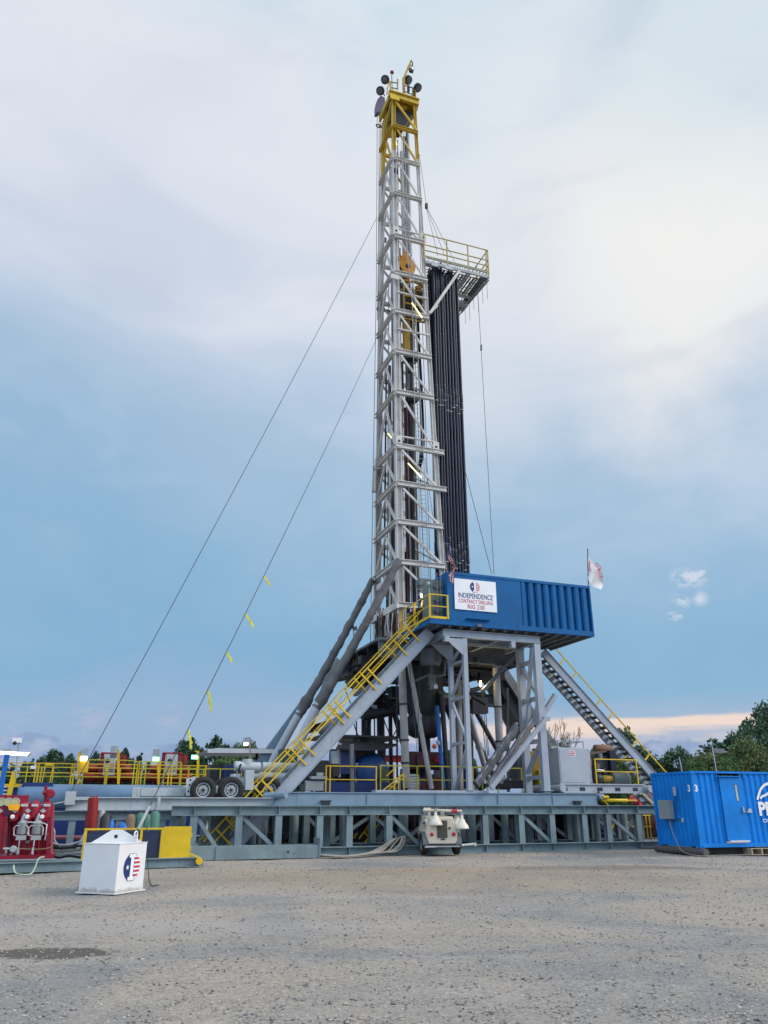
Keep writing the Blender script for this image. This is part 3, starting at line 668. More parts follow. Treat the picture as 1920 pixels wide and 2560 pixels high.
P('lettering', text_mb('ACT', q0 + U * .10 - ZZ * .22, (-U * .25 + ZZ * .97).normalized() * -1, (U * .97 + ZZ * .25).normalized(), .19, .46, .03, .0), LRED, wf)
P('emblem_arc', MB().path([wp(.12, .15 + .08 * i) - V * .08 for i in range(6)], .02, 5), LRED, wf)

# ------------------------------------------------------------------ drill floor and substructure
ss = thing('substructure', 'dark steel substructure of columns and beams carrying the drill floor', 'rig substructure', RG(4.5, 5.5, 2.1))
FU0, FU1, FV0, FV1 = 1.0, 8.2, 3.32, 10.6
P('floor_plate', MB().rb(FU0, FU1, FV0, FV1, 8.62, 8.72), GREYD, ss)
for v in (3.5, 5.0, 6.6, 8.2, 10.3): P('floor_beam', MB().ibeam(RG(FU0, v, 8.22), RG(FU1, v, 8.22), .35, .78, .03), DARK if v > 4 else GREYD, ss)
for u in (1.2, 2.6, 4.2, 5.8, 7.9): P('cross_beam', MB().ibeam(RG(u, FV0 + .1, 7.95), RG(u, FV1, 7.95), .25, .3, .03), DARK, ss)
def pcol(pa, pb, v, r_, mat, name='column', bands=True, n=16):
    a, b = pv(*pa, v), pv(*pb, v)
    o_ = P(name, MB().tube(a, b, r_, n), mat, ss)
    if bands:
        L_ = (b - a).length; d_ = (b - a) / L_
        for f in (.33, .62, .8): P('band', MB().tube(a + d_ * L_ * f, a + d_ * (L_ * f + .07), r_ * 1.18, n), DARK, o_)
    return o_
pcol((1004, 1660), (1016, 1970), 3.3, .17, PINKG); pcol((1240, 1670), (1254, 1970), 3.3, .17, PINKG)
pcol((950, 1700), (954, 1975), 9.0, .20, DARK); pcol((1156, 1700), (1163, 1975), 9.0, .19, PINKG)
pcol((1146, 1700), (1150, 1975), 5.5, .16, PINKG, bands=False)
pcol((1021, 1650), (1079, 1972), 2.6, .105, PINKG, 'raising_strut', False); pcol((1166, 1760), (1228, 1972), 7.4, .14, PINKG, 'raising_strut', False)
# telescoping thinner upper part collars
P('collar', MB().tube(pv(1046, 1785, 2.6), pv(1048, 1795, 2.6), .13), PINKG, ss); P('collar', MB().tube(pv(1196, 1862, 7.4), pv(1200, 1872, 7.4), .19), PINKG, ss)
for (a, b, v, r_) in (((1098, 1720), (1205, 1975), 6.5, .17), ((1120, 1700), (1236, 1945), 8.6, .15), ((925, 1760), (902, 1975), 8.0, .15), ((985, 1780), (1020, 1900), 7.0, .14), ((1190, 1780), (1290, 1960), 9.5, .13)):
    pcol(a, b, v, r_, DARK, 'leg_tube', False)
P('back_beam', MB().ibeam(pv(930, 1750, 8.5), pv(1210, 1750, 8.5), .3, .5), DARK, ss)
P('back_beam', MB().ibeam(pv(1060, 1745, 9.5), pv(1255, 1750, 9.5), .3, .55), DARK, ss)
P('back_beam', MB().ibeam(pv(760, 1828, 9.0), pv(990, 1760, 9.0), .25, .35), DARK, ss)
P('slant_tube', MB().tube(pv(800, 1832, 7.0), pv(905, 1762, 7.0), .22), GREYD, ss)
P('slant_tube', MB().tube(pv(905, 1790, 6.6), pv(1000, 1774, 6.6), .24), DARK, ss)
P('hanging_plate', MB().poly([pv(1200, 1662, 5), pv(1262, 1668, 5), pv(1262, 1700, 5), pv(1200, 1705, 5)], V * .3), DARK, ss)
P('brace', MB().beam(pv(1130, 1660, 4.5), pv(1275, 1665, 4.5), .2, .2), GREYD, ss)
P('brace', MB().beam(pv(1205, 1650, 3.6), pv(1265, 1672, 3.6), .12, .12), LGREY, ss); P('brace', MB().beam(pv(1205, 1730, 3.0), pv(1300, 1625, 3.0), .12, .16), GREYD, ss)
# underfloor machinery
def blob(name, lab, cat, items):
    t_ = thing(name, lab, cat, items[0][1].v[0])
    for nm, mb_, mt in items: P(nm, mb_, mt, t_)
    return t_
def vbox(px, py, v, su, sv, sz): return MB().box(pv(px, py, v), su, sv, sz)
blob('hopper', 'grey hexagonal hopper with a valve below, hanging under the drill floor', 'hopper', [
    ('body', MB().lathe(pv(1077, 1665, 2.6), ZZ, [(.40, 0), (.47, .12), (.47, .72), (.3, .78)], 6, False), GREYD),
    ('neck', MB().lathe(pv(1080, 1725, 2.6), ZZ, [(.10, 0), (.17, .06), (.10, .12), (.20, .3), (.14, .45), (.24, .6), (.1, .72), (.1, 1.1)], 12), GREYD),
    ('outlet', MB().tube(pv(1089, 1722, 2.4), pv(1088, 1712, 2.4), .10), CHR),
    ('side_pipe', MB().path([pv(1092, 1690, 2.6), pv(1110, 1688, 2.6), pv(1112, 1652, 2.6)], .08), GREYD),
    ('arm', MB().beam(pv(1038, 1702, 2.6), pv(1082, 1683, 2.6), .07, .09), GREYD)])
bop = thing('wellhead_stack', 'dark greasy wellhead stack standing below the centre of the drill floor', 'blowout preventer', RG(4.0, 5.5, .1))
P('annular', MB().lathe(RG(4.0, 5.5, 4.6), ZZ, [(.5, 0), (.8, .15), (.8, .9), (.7, 1.05), (.6, 1.1), (.6, 1.8)], 18), DARK, bop)
for z in (1.0, 2.1, 3.2): P('ram_body', MB().rb(3.1, 4.9, 5.0, 6.0, z, z + .75).rb(3.4, 4.6, 4.8, 6.2, z + .1, z + .65), paint('dark maroon stack', (.07, .02, .022), .5, dirt=.6, dcol=(.02, .02, .02)), bop)
P('spool', MB().lathe(RG(4.0, 5.5, .1), ZZ, [(.4, 0), (.4, .3), (.28, .3), (.28, 5.2), (.36, 5.2), (.36, 6.0)], 14), DARK, bop)
for i in range(3): P('valve_wheel', MB().lathe(RG(3.6 + .35 * i, 4.75, 1.4 + 1.1 * i), V, [(.14, 0), (.17, .03), (.14, .06)], 12), RED, bop)
P('drip_skirt', MB().lathe(RG(4.0, 5.5, 5.6), ZZ, [(.70, 0), (.85, .3), (.95, 1.3), (.95, 2.3)], 16), paint('dark green skirt', (.02, .035, .035), .6, dirt=.4), bop)
solo('blue_standpipe', MB().tube(pv(1092, 1765, 4.2), pv(1109, 1972, 4.2), .095), MBLUE, 'upright bright blue pipe beside the wellhead stack', 'pipe')
solo('dark_riser', MB().tube(pv(1104, 1735, 4.4), pv(1120, 1972, 4.4), .12), DARK, 'dark upright pipe just right of the bright blue one', 'pipe')
solo('beacon_light', MB().ball(pv(1086, 1866, 4), .11).tube(pv(1093, 1852, 4), pv(1097, 1862, 4), .08), OFFW, 'white beacon with an orange front next to the blue pipe', 'beacon')
solo('beacon_lens', MB().lathe(pv(1086, 1866, 3.9), -V, [(.10, 0), (.09, .05), (.02, .08)], 12), paint('orange lens', (.8, .12, .02), .3, dirt=0), 'orange lens facing out beside the blue pipe', 'lamp')
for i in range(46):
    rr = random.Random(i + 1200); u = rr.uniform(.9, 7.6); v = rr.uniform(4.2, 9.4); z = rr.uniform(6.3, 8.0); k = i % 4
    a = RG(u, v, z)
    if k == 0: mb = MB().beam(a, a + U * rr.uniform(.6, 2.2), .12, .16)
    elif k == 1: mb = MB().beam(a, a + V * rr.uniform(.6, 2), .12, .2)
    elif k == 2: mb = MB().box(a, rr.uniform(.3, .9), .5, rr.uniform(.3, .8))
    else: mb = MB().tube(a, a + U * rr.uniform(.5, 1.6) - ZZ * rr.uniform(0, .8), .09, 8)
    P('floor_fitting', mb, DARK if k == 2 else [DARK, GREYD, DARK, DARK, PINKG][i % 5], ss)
for i in range(16):
    rr = random.Random(i + 1300); u = rr.uniform(-.4, 4.4); v = rr.uniform(5, 9); a = RG(u, v, rr.uniform(6.6, 7.6))
    P('hanging_cable', MB().path(sag(a, a + U * rr.uniform(.6, 2.2) - ZZ * rr.uniform(-.6, 1.6), rr.uniform(.2, .8)), .022, 6), BLACK, ss)
for i, (px, v, w_) in enumerate(((906, 8.5, .12), (922, 8.8, .14), (975, 8.0, .16), (1128, 7.6, .14), (1178, 9.2, .12), (1268, 8.6, .12))): P('rear_post', MB().beam(pv(px, 1720, v), pv(px + 3, 1980, v), w_, w_, V), DARK, ss)
# underfloor lamp
t = thing('work_lamp', 'yellowish lit lamp hanging between the pale columns under the floor', 'lamp', pv(1202, 1705, 3.4))
P('bulb', MB().tube(pv(1201, 1702, 3.4), pv(1202, 1716, 3.4), .055), LITY, t); bulb('floor_lamp_light', pv(1206, 1712, 3.0), 32, (1, .76, .36)); P('stem', MB().tube(pv(1203, 1717, 3.4), pv(1206, 1745, 3.4), .03), DARK, t)
P('cage', MB().lathe(pv(1202, 1718, 3.4), ZZ, [(.075, 0), (.08, .02)], 10), GALV, t)
# travelling hoist below
t = thing('floor_hoist', 'black trolley hoist with a ring hanging from the cross beam', 'hoist', pv(1196, 1770, 8.2))
P('body', MB().poly([pv(1175, 1750, 8.2), pv(1212, 1750, 8.2), pv(1205, 1764, 8.2), pv(1182, 1764, 8.2)], V * .4), DARK, t)
c = pv(1196, 1768, 8.2); P('ring', MB().path([c + U * .12 * math.cos(a_ * .6283) + ZZ * .12 * math.sin(a_ * .6283) for a_ in range(11)], .035, 6, caps=False), DARK, t)
for i, (a, b, v) in enumerate((((1203, 1770), (1215, 1890), 7.6), ((1209, 1770), (1219, 1890), 7.6), ((1214, 1768), (1222, 1890), 7.6), ((1247, 1790), (1250, 1900), 6.2), ((1247, 1800), (1257, 1900), 6.2), ((1018, 1600), (1050, 1960), 2.2), ((1053, 1560), (1044, 1860), 2.3))):
    solo('hanging_line', MB().tube(pv(*a, v), pv(*b, v), .012 if i > 2 else .02, 6), CABLE, ['thin dark line left of three under the hoist ring', 'middle dark line of three under the hoist ring', 'right dark line of three under the hoist ring', 'thin line left of the hanging bag', 'thin line right of the hanging bag', 'rope crossing the pale slanting strut', 'long rope falling from the porch corner'][i], 'rope')
solo('hanging_bag', MB().poly([pv(1243, 1780, 5.6), pv(1250, 1782, 5.6), pv(1258, 1808, 5.6), pv(1243, 1808, 5.6)], V * .15).path([pv(1241, 1765, 5.6), pv(1243, 1785, 5.6), pv(1242, 1820, 5.6), pv(1244, 1850, 5.6), pv(1247, 1855, 5.6), pv(1243, 1862, 5.6)], .04, 6), DARK, 'black canvas bag and chain hanging by the right column', 'bag')
# festoon hoses at left below floor
for i, (a, b, s_, v) in enumerate((((885, 1810), (925, 1800), .9, 6.8), ((915, 1835), (960, 1820), .5, 6.8), ((955, 1850), (1000, 1800), .5, 7.0), ((960, 1800), (1004, 1850), .45, 6.0), ((895, 1860), (945, 1845), .3, 6.8), ((880, 1840), (910, 1830), .5, 5.8))):
    solo('sagging_hose', MB().path(sag(pv(*a, v), pv(*b, v), s_ * .8), .028, 6), BLACK, ['sagging black hose lowest loop under the slanting tube', 'sagging black hose between dark column and inclined leg', 'black hose rising to the right of the dark column', 'black hose crossing down to the banded column', 'short black hose above the dark canopy', 'small black hose loop nearest the stair'][i], 'hose')
for i, (px, v, y0, y1) in enumerate(((891, 6.5, 1790, 1890), (905, 6.8, 1780, 1895), (912, 6.9, 1800, 1895), (936, 7.2, 1770, 1900), (992, 5.0, 1690, 1945))):
    solo('thin_post', MB().tube(pv(px, y0, v), pv(px + 1, y1, v), .035 if i < 4 else .045, 6), DARK, ['thin dark post first from the left above the canopy', 'thin dark post second above the canopy', 'thin dark post third above the canopy', 'thin dark post left of the round column', 'tall thin post at the canopy right corner'][i], 'post')
# dark back slide under the floor
t = thing('catwalk_slide', 'wide dark slide sloping down to the right behind the cabin supports', 'pipe slide', pv(1240, 1700, 9))
P('bed', MB().poly([pv(1232, 1690, 9.0), pv(1262, 1688, 9.0), pv(1330, 1800, 9.0), pv(1325, 1848, 9.0), pv(1296, 1810, 9.0)], V * 1.4), DARK, t)
P('side', MB().beam(pv(1255, 1672, 8.8), pv(1400, 1895, 8.8), .25, .45), GREYD, t)

# rear left service platform
t = thing('service_platform', 'dark platform with yellow rails sticking out left of the mast foot', 'platform', pv(905, 1700, 8.4))
P('deck', MB().poly([pv(885, 1692, 8.2), pv(985, 1672, 8.2), pv(985, 1690, 8.2), pv(925, 1716, 8.2), pv(893, 1708, 8.2)], V * 1.6), DARK, t)
for (a, b) in (((888, 1656), (922, 1628)), ((888, 1672), (922, 1648)), ((922, 1628), (952, 1612)), ((888, 1688), (922, 1670))): P('rail', MB().beam(pv(*a, 8.2), pv(*b, 8.2), .05, .05), YELG, t)
for (px, y0, y1) in ((888, 1640, 1692), (898, 1648, 1690), (912, 1636, 1680), (922, 1628, 1676), (935, 1620, 1672)): P('post', MB().beam(pv(px, y0, 8.2), pv(px, y1, 8.2), .06, .06), YELG, t)
P('link_arm', MB().beam(pv(838, 1702, 8.0), pv(900, 1690, 8.0), .12, .16).beam(pv(855, 1672, 8.0), pv(900, 1692, 8.0), .08, .08), DARK, t)
P('pole', MB().tube(pv(884, 1568, 8.2), pv(883, 1692, 8.2), .03, 6), GALV, t); P('pole_light', MB().box(pv(887, 1571, 8.2), .22, .1, .18), GREYD, t)
# ------------------------------------------------------------------ mast
mast = thing('drilling_mast', 'tall off white lattice mast with a yellow crown and pipe rack platform', 'drilling mast', RG(3.7, 6.4, 8.75))
def fa(z): t_ = (z - 12.7) / (38.5 - 12.7); return 2.62 - .15 * t_
def fb(z): t_ = (z - 13.0) / (39.0 - 13.0); return 4.90 - .86 * t_
def fv(z): t_ = (z - 13.6) / (40.3 - 13.6); return 8.19 - 1.25 * t_
def corner(k, z):
    return RG(fa(z) if k in 'AC' else fb(z), 5.0 if k in 'AB' else fv(z), z)
ZC = 43.6; ZY = 39.3
for k in 'ABCD':
    wd = .29 if k in 'AC' else .22
    yz = ZY if k == 'A' else (39.1 if k == 'B' else 38.6)
    pts = [9.0, 20.0, 30.0, yz]
    for a, b in zip(pts[:-1], pts[1:]):
        mb = MB().ibeam(corner(k, a), corner(k, b), wd * (1.05 if a < 19 else .92 if a < 29 else .8), wd * (1.05 if a < 19 else .92 if a < 29 else .8), .035, up=U)
        P('leg', mb, MAST, mast)
    P('leg', MB().ibeam(corner(k, yz), corner(k, ZC if k in 'AB' else 42.8), wd * .78, wd * .78, .03, up=U), YELC, mast, 'yellow upper leg section')
# secondary guide rails inside the near legs
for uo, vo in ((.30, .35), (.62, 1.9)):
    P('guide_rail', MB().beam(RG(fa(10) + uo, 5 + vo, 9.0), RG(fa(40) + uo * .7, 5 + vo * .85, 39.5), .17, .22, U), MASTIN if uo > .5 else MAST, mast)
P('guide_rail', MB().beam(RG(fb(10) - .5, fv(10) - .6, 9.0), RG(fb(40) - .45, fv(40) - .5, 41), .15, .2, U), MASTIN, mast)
P('guide_rail', MB().beam(RG(3.4, fv(10) - .3, 9.0), RG(3.3, fv(40) - .3, 41), .16, .2, U), MAST, mast)
ZL = [41.11, 38.52, 35.81, 32.66, 30.07, 27.48, 24.87, 22.33, 19.14, 17.03, 14.94, 12.84, 10.68]
for i, z in enumerate(ZL):
    mt = YELC if z > ZY - .2 else MAST
    lo = z < 19.5
    h_ = .26 if z < 33 else .22
    ext = .45 if i in (8, 9) else (.12 if lo else .05)
    P('girt', MB().ibeam(corner('A', z) - V * .17 - U * .1, corner('B', z) - V * .17 + U * ext, .2, h_, .03), mt, mast)
    P('girt', MB().ibeam(corner('A', z) - U * .17 - V * .1, corner('C', z) - U * .17 + V * .12, .2, h_, .03), mt, mast)
    P('girt', MB().beam(corner('C', z - .3), corner('D', z - .3), .15, .22), mt, mast)
    if i + 1 < len(ZL):
        zn = ZL[i + 1] + .15; z0 = z - .25
        m2 = YELC if z > ZY + .5 else mt
        P('brace', MB().beam(corner('A', z0) + U * .2 - V * .15, corner('B', zn) - U * .1 - V * .15, .085, .11), m2, mast)
        P('brace', MB().beam(corner('C', z0 - .3) + U * .1, corner('D', zn) - U * .1, .08, .11), m2, mast)
        mid = (corner('A', z0) + corner('C', z0)) / 2 - U * .12
        P('brace', MB().beam(mid, corner('A', zn) - U * .14 + V * .05, .10, .12), m2, mast)
        P('brace', MB().beam(mid, corner('C', zn) - U * .14 - V * .05, .10, .12), m2, mast)
        if i % 2 == 0: P('brace', MB().beam(corner('D', z0), corner('B', zn), .07, .09), m2, mast)
P('brace', MB().beam(corner('A', 43.2) - V * .15 + U * .1, corner('B', 41.3) - V * .15, .10, .13), YELC, mast)
P('brace', MB().beam((corner('A', 43.2) + corner('C', 43.2)) / 2 - U * .1, corner('C', 41.2) - U * .1, .1, .12), YELC, mast)
P('brace', MB().beam(corner('A', 43.2) - U * .15, corner('C', 41.2) - U * .1, .1, .12), YELC, mast)
for z in (33.2, 28.75, 26.3, 19.7):
    P('girt', MB().tube(corner('A', z) - V * .17, corner('B', z) - V * .17, .055, 8), MAST, mast)
# splice plates and lugs
for z in (33.0, 19.4):
    P('splice_plate', MB().box(corner('A', z) - V * .2, .34, .04, .6), MAST, mast); P('splice_plate', MB().box(corner('B', z) - V * .2, .34, .04, .6), MAST, mast)
    P('splice_plate', MB().box(corner('C', z) - U * .2, .05, .3, .6), MAST, mast)
    P('pin', MB().tube(corner('A', z) - V * .24, corner('A', z) - V * .19, .07, 10), DARK, mast); P('pin', MB().tube(corner('B', z) - V * .24, corner('B', z) - V * .19, .07, 10), DARK, mast)
lug = corner('A', 30.07) - V * .3 - U * .15 - ZZ * .45
P('lug', MB().box(lug, .5, .1, .3), MAST, mast)
for (px, py) in ((938, 313), (940, 772)):
    p = pv(px + 2, py, 7.6); q = p + U * .9
    l_ = P('line_guide', MB().beam(p + U * .25, q, .10, .16), DARK, mast)
    P('ring', MB().path([p + U * .18 + U * .17 * math.cos(a_ * .6283) + ZZ * .13 * math.sin(a_ * .6283) for a_ in range(11)], .04, 6, caps=False), DARK, l_)
for (px, y0, y1) in ((925, 1168, 1230), (962, 1140, 1300)):
    P('cylinder', MB().tube(pv(px + 14, y0, 7.6), pv(px + 10, y1, 7.6), .14), MAST, mast); P('bracket', MB().beam(pv(px + 8, y0 + 2, 7.5), pv(px + 34, y0 + 2, 7.5), .18, .2), MAST, mast)
# lower dark clutter: raised drawworks, sheaves and hoses at the mast foot
dw = thing('drawworks', 'dark hoisting machinery with round drums crammed at the mast foot', 'machinery', RG(2.6, 6.6, 8.75))
P('drum', MB().tube(pv(985, 1600, 6.0), pv(1006, 1590, 6.0), .42, 18), GREYD, dw)
P('brake', MB().lathe(pv(988, 1603, 5.6), -V, [(.5, 0), (.5, .1), (.3, .14), (.12, .2)], 18), paint('grimy beige drum', (.30, .24, .19), .6, dirt=.6), dw)
P('spoked_wheel', MB().lathe(pv(972, 1610, 5.6), -V, [(.42, 0), (.42, .08), (.34, .08), (.34, .02)], 18), DARK, dw)
for i in range(16):
    rr = random.Random(i)
    x = 942 + rr.random() * 52; y = 1535 + rr.random() * 60
    P('hose', MB().path([pv(x, y, 6.5 + rr.random() * 1.5), pv(x + rr.uniform(-6, 8), y + 25, 6.2 + rr.random()), pv(x + rr.uniform(-8, 8), y + 60 + rr.random() * 30, 6.8)], .045 + .03 * rr.random(), 6), rr.choice([DARK, BLACK, GREYD, PINKG]), dw)
for i in range(26):
    rr = random.Random(i + 1700); x = 940 + rr.random() * 62; y = 1515 + rr.random() * 50; v_ = 4.5 + (1002 - x) / 62 * 2.6
    P('hose', MB().path([pv(x, y, v_), pv(x + rr.uniform(-5, 6), y + 30, v_ - .1), pv(x + rr.uniform(-6, 5), y + 60 + rr.random() * 40, v_)], .03 + .035 * rr.random(), 6), rr.choice([PINKG, MAST, BLACK, PINKG, GREYD, RUST]), dw)
for i, (px, py, su, sv_, sz, mt) in enumerate(((960, 1655, 1.2, .8, .9, DARK), (985, 1640, .9, .8, .8, DARK), (942, 1640, .7, .7, .5, GREYD), (1000, 1665, .8, .6, .7, DARKB), (925, 1668, 1.1, .7, .5, DARK), (972, 1560, .5, .8, .9, GREYD), (1000, 1640, .25, .4, 1.8, PINKG), (952, 1590, .3, .4, 1.2, GREYD))):
    P('casing', vbox(px, py, 6.8, su, sv_, sz), mt, dw)
for (a, b) in (((955, 1632), (1000, 1610)), ((935, 1625), (965, 1600)), ((950, 1665), (1000, 1628))): P('linkage', MB().beam(pv(*a, 6.2), pv(*b, 6.2), .16, .18), DARK, dw)
P('vertical_duct', MB().beam(corner('A', 9.0) + U * .5 + V * 1.2, corner('A', 17) + U * .5 + V * 1.2, .35, .4, U), GREYD, dw)
P('vertical_duct', MB().beam(corner('A', 9.0) + U * .3 + V * 2.3, corner('A', 13) + U * .3 + V * 2.3, .35, .2, U), DARK, dw)
P('duct', MB().beam(corner('A', 14) + U * .2 + V * 1.6, corner('A', 25) + U * .2 + V * 1.6, .12, .12, U), paint('maroon steel', (.10, .06, .06), .6), dw)
# tie platform around mast foot seen at left
P('foot_girt', MB().beam(pv(930, 1553, 7.8), pv(998, 1513, 4.8), .25, .3), MAST, mast)
P('foot_truss', MB().beam(pv(945, 1470, 7.6), pv(993, 1440, 5.2), .18, .3), MAST, mast)
# crown
cr = MB().rb(2.1, 4.15, 4.82, 5.02, 43.55, 43.9).rb(2.1, 4.15, 4.72, 5.02, 43.9, 43.98)
crown = P('crown_beam', cr, YELC, mast)
P('crown_deck', MB().rb(2.15, 4.1, 5.02, 6.9, 43.86, 43.93), YELC, mast)
P('crown_frame', MB().rb(2.15, 2.3, 5.02, 6.9, 43.5, 43.86).rb(4.0, 4.15, 5.02, 6.9, 43.4, 43.86), YELC, mast)
P('sheave_housing', MB().lathe(RG(3.1, 5.3, 44.0), V, [(.55, 0), (.62, .1), (.62, .9), (.5, 1.1)], 18), YELC, mast)
P('sheave_block', MB().poly([RG(2.5, 5.4, 43.5), RG(3.95, 5.4, 43.3), RG(3.3, 5.4, 41.9), RG(2.55, 5.4, 41.8)], V * .9), DARK, mast)
P('sheave_block', MB().poly([RG(2.35, 5.8, 43.5), RG(2.35, 7.0, 43.4), RG(2.35, 6.6, 42.0), RG(2.35, 5.9, 41.6)], U * .5), TDY, mast)
P('fastline_cover', MB().poly([pv(x_, y_, 6.6) for x_, y_ in ((941, 262), (944, 248), (952, 239), (962, 244), (964, 268), (955, 276), (948, 280), (941, 281))], V * .4), paint('purple grey cover', (.12, .10, .17), .5), mast)
P('cheek_plate', MB().box(corner('A', 43.35) - V * .3, .6, .06, .35), YEL, mast)
def topp(px, py, v): return pv(px, py, v)
def flood(px, py, v, tx, ty, r_=.27):
    c = topp(px, py, v); e = topp(tx, ty, v)
    d_ = (CAM - c).normalized() * .75 - ZZ * .3 + U * (.6 if px > 1000 else -.5); d_.normalize()
    o_ = P('floodlight', MB().lathe(c - d_ * .12, d_, [(.12, -.1), (r_, .05), (r_, .2), (r_ * .85, .22)], 18), DARK, mast)
    P('lens', MB().lathe(c + d_ * .085, d_, [(r_ * .86, 0), (r_ * .5, .03), (.01, .04)], 18), GLASS, o_)
    P('arm', MB().path([c, c + ZZ * .15 + (e - c) * .4, e], .035, 6), DARK, o_)
flood(963, 199, 6.0, 975, 212, .28); flood(951, 227, 6.6, 962, 240, .28); flood(1020, 200, 5.6, 1020, 235, .29); flood(1044, 219, 5.0, 1033, 228, .28)
P('beacon_mast', MB().tube(topp(979, 182, 5.6), topp(981, 232, 5.6), .035, 6), PINKG, mast); P('beacon', MB().ball(topp(980, 181, 5.6), .13), RED2, mast)
P('gin_pole', MB().beam(topp(1010, 240, 5.3), topp(1009, 195, 5.3), .14, .14).beam(topp(1009, 196, 5.3), topp(1028, 152, 5.3), .13, .13), TDY, mast)
P('gin_hook', MB().path([topp(1028, 153, 5.3), topp(1032, 158, 5.3), topp(1031, 164, 5.3)], .04, 6), DARK, mast)
P('gin_sheave', MB().lathe(topp(1027, 170, 5.4), -V, [(.25, -.06), (.25, .06), (.05, .09)], 16), CHR, mast); P('gin_sheave_case', MB().box(topp(1028, 177, 5.35), .26, .16, .22), DARK, mast)
for (a, b) in (((976, 203), (976, 236)), ((994, 198), (994, 224)), ((1032, 222), (1031, 252)), ((1038, 220), (1039, 252)), ((968, 222), (974, 206))): P('rail_post', MB().beam(topp(*a, 5.1), topp(*b, 5.1), .07, .07), TDY, mast)
for (a, b) in (((976, 205), (994, 208)), ((976, 219), (995, 222)), ((1010, 213), (1036, 221)), ((1010, 228), (1036, 238)), ((1026, 246), (1032, 232)), ((968, 222), (967, 236))): P('crown_rail', MB().beam(topp(*a, 5.1), topp(*b, 5.1), .05, .05), GREYD, mast)
for (px, py) in ((1021, 222), (1036, 236)): P('junction_unit', MB().box(topp(px, py, 5.2), .14, .14, .5), DARK, mast)
# tube lights on the mast
for (a, b, v) in (((1030, 757), (1055, 794), 4.6), ((1020, 1158), (1054, 1194), 4.7), ((969, 1083), (980, 1095), 6.0), ((986, 345), (992, 362), 5.3), ((989, 515), (996, 530), 5.3)):
    P('tube_light', MB().tube(pv(*a, v), pv(*b, v), .035, 8), LITY, mast)
# ladder
la_, lb_ = [], []
lp = [(1004, 1009, 335), (1010, 1019, 560), (1031, 1037, 760), (1036, 1050, 1000), (1047, 1062, 1210), (1052, 1070, 1410), (1055, 1075, 1510)]
for (xa, xb, y) in lp: la_.append(pv(xa, y, 4.72)); lb_.append(pv(xb + 1, y, 4.72))
lad = P('ladder', MB().path(la_, .022, 6).path(lb_, .022, 6), GALV, mast)
rg = MB(); n = 110
for i in range(n):
    f = i / n * (len(lp) - 1); k = int(f); rg.tube(lerp(la_[k], la_[k + 1], f - k), lerp(lb_[k], lb_[k + 1], f - k), .013, 5)
P('rungs', rg, GALV, lad)

for i, (x0_, x1_, ya, yb, v, r_, mt) in enumerate(((990, 996, 480, 1500, 5.6, .022, CABLE), (1000, 1006, 620, 1500, 6.2, .04, DARK), (1007, 1020, 900, 1520, 5.4, .03, DARK), (972, 968, 700, 1500, 7.2, .03, GALV), (966, 960, 900, 1490, 7.4, .05, DARK), (1024, 1046, 420, 1500, 6.9, .02, CABLE), (1030, 1060, 700, 1420, 6.5, .018, CABLE), (976, 975, 1060, 1520, 6.4, .06, MAST), (1010, 1016, 330, 1000, 6.6, .02, CABLE), (980, 984, 560, 1080, 6.0, .025, DARK), (1040, 1078, 300, 1500, 6.4, .016, CABLE))):
    P('mast_line', MB().tube(pv(x0_, ya, v), pv(x1_, yb, v), r_, 6), mt, mast)
for i in range(18):
    rr = random.Random(i + 1500); z = 10.5 + i * 1.6; q_ = corner('A' if i % 3 else 'C', z) + U * rr.uniform(-.05, .35) + V * rr.uniform(0, .3)
    P('junction_box', MB().box(q_, .14 + .12 * rr.random(), .14, .2 + .2 * rr.random()), rr.choice([DARK, GALV, GREYD]), mast)
# pipe rack (racking) platform, joined to the mast
ZR = 31.2
rb_ = P('rack_platform', MB().rb(4.35, 8.45, 4.75, 4.85, ZR, ZR + .18).rb(4.35, 8.45, 4.75, 4.83, ZR + .38, ZR + .44).rb(8.35, 8.45, 4.75, 8.4, ZR + .001, ZR + .17).rb(7.0, 7.2, 4.85, 8.3, ZR - .1, ZR + .12).rb(4.4, 7.1, 8.2, 8.4, ZR - .05, ZR + .2).rb(4.35, 5.0, 4.85, 5.1, ZR + .03, ZR + .15), GALV, mast)
for i in range(12): P('lattice', MB().beam(RG(4.4 + i * .34, 4.8, ZR + .18), RG(4.57 + i * .34, 4.8, ZR + .38), .03, .03), GALV, rb_)
for i in range(9): P('finger', MB().beam(RG(4.9 + .24 * i, 5.0, ZR - .03), RG(4.9 + .24 * i, 8.2, ZR - .03), .07, .11), DARK, rb_)
for i in range(5): P('finger', MB().beam(RG(7.15 + .2 * i, 5.0, ZR - .05), RG(7.15 + .2 * i, 6.9, ZR - .05), .06, .09), DARK, rb_)
for i in range(13): P('cross_finger', MB().beam(RG(4.6, 5.1 + i * .25, ZR + .06), RG(7.0 if i % 2 else 8.2, 5.1 + i * .25, ZR + .06), .035, .045), GALV if i % 3 else DARK, rb_)
P('grating', MB().rb(7.95, 8.35, 4.9, 8.35, ZR + .02, ZR + .06), GREYD, rb_)
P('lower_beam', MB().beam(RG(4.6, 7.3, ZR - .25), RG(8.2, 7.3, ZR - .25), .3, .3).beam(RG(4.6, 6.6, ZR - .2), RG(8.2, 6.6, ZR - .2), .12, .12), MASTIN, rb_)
kb = [RG(8.4, 8.4, ZR), RG(7.4, 8.9, ZR - .05), RG(7.0, 8.8, ZR - .05)]
P('outer_walk', MB().beam(RG(8.2, 4.9, ZR - .25), RG(8.0, 8.9, ZR - .25), .06, .06).beam(RG(8.45, 4.8, ZR - .1), RG(8.25, 9.1, ZR - .1), .06, .06).rb(7.55, 8.2, 8.1, 8.9, ZR - .05, ZR), GALV, rb_)
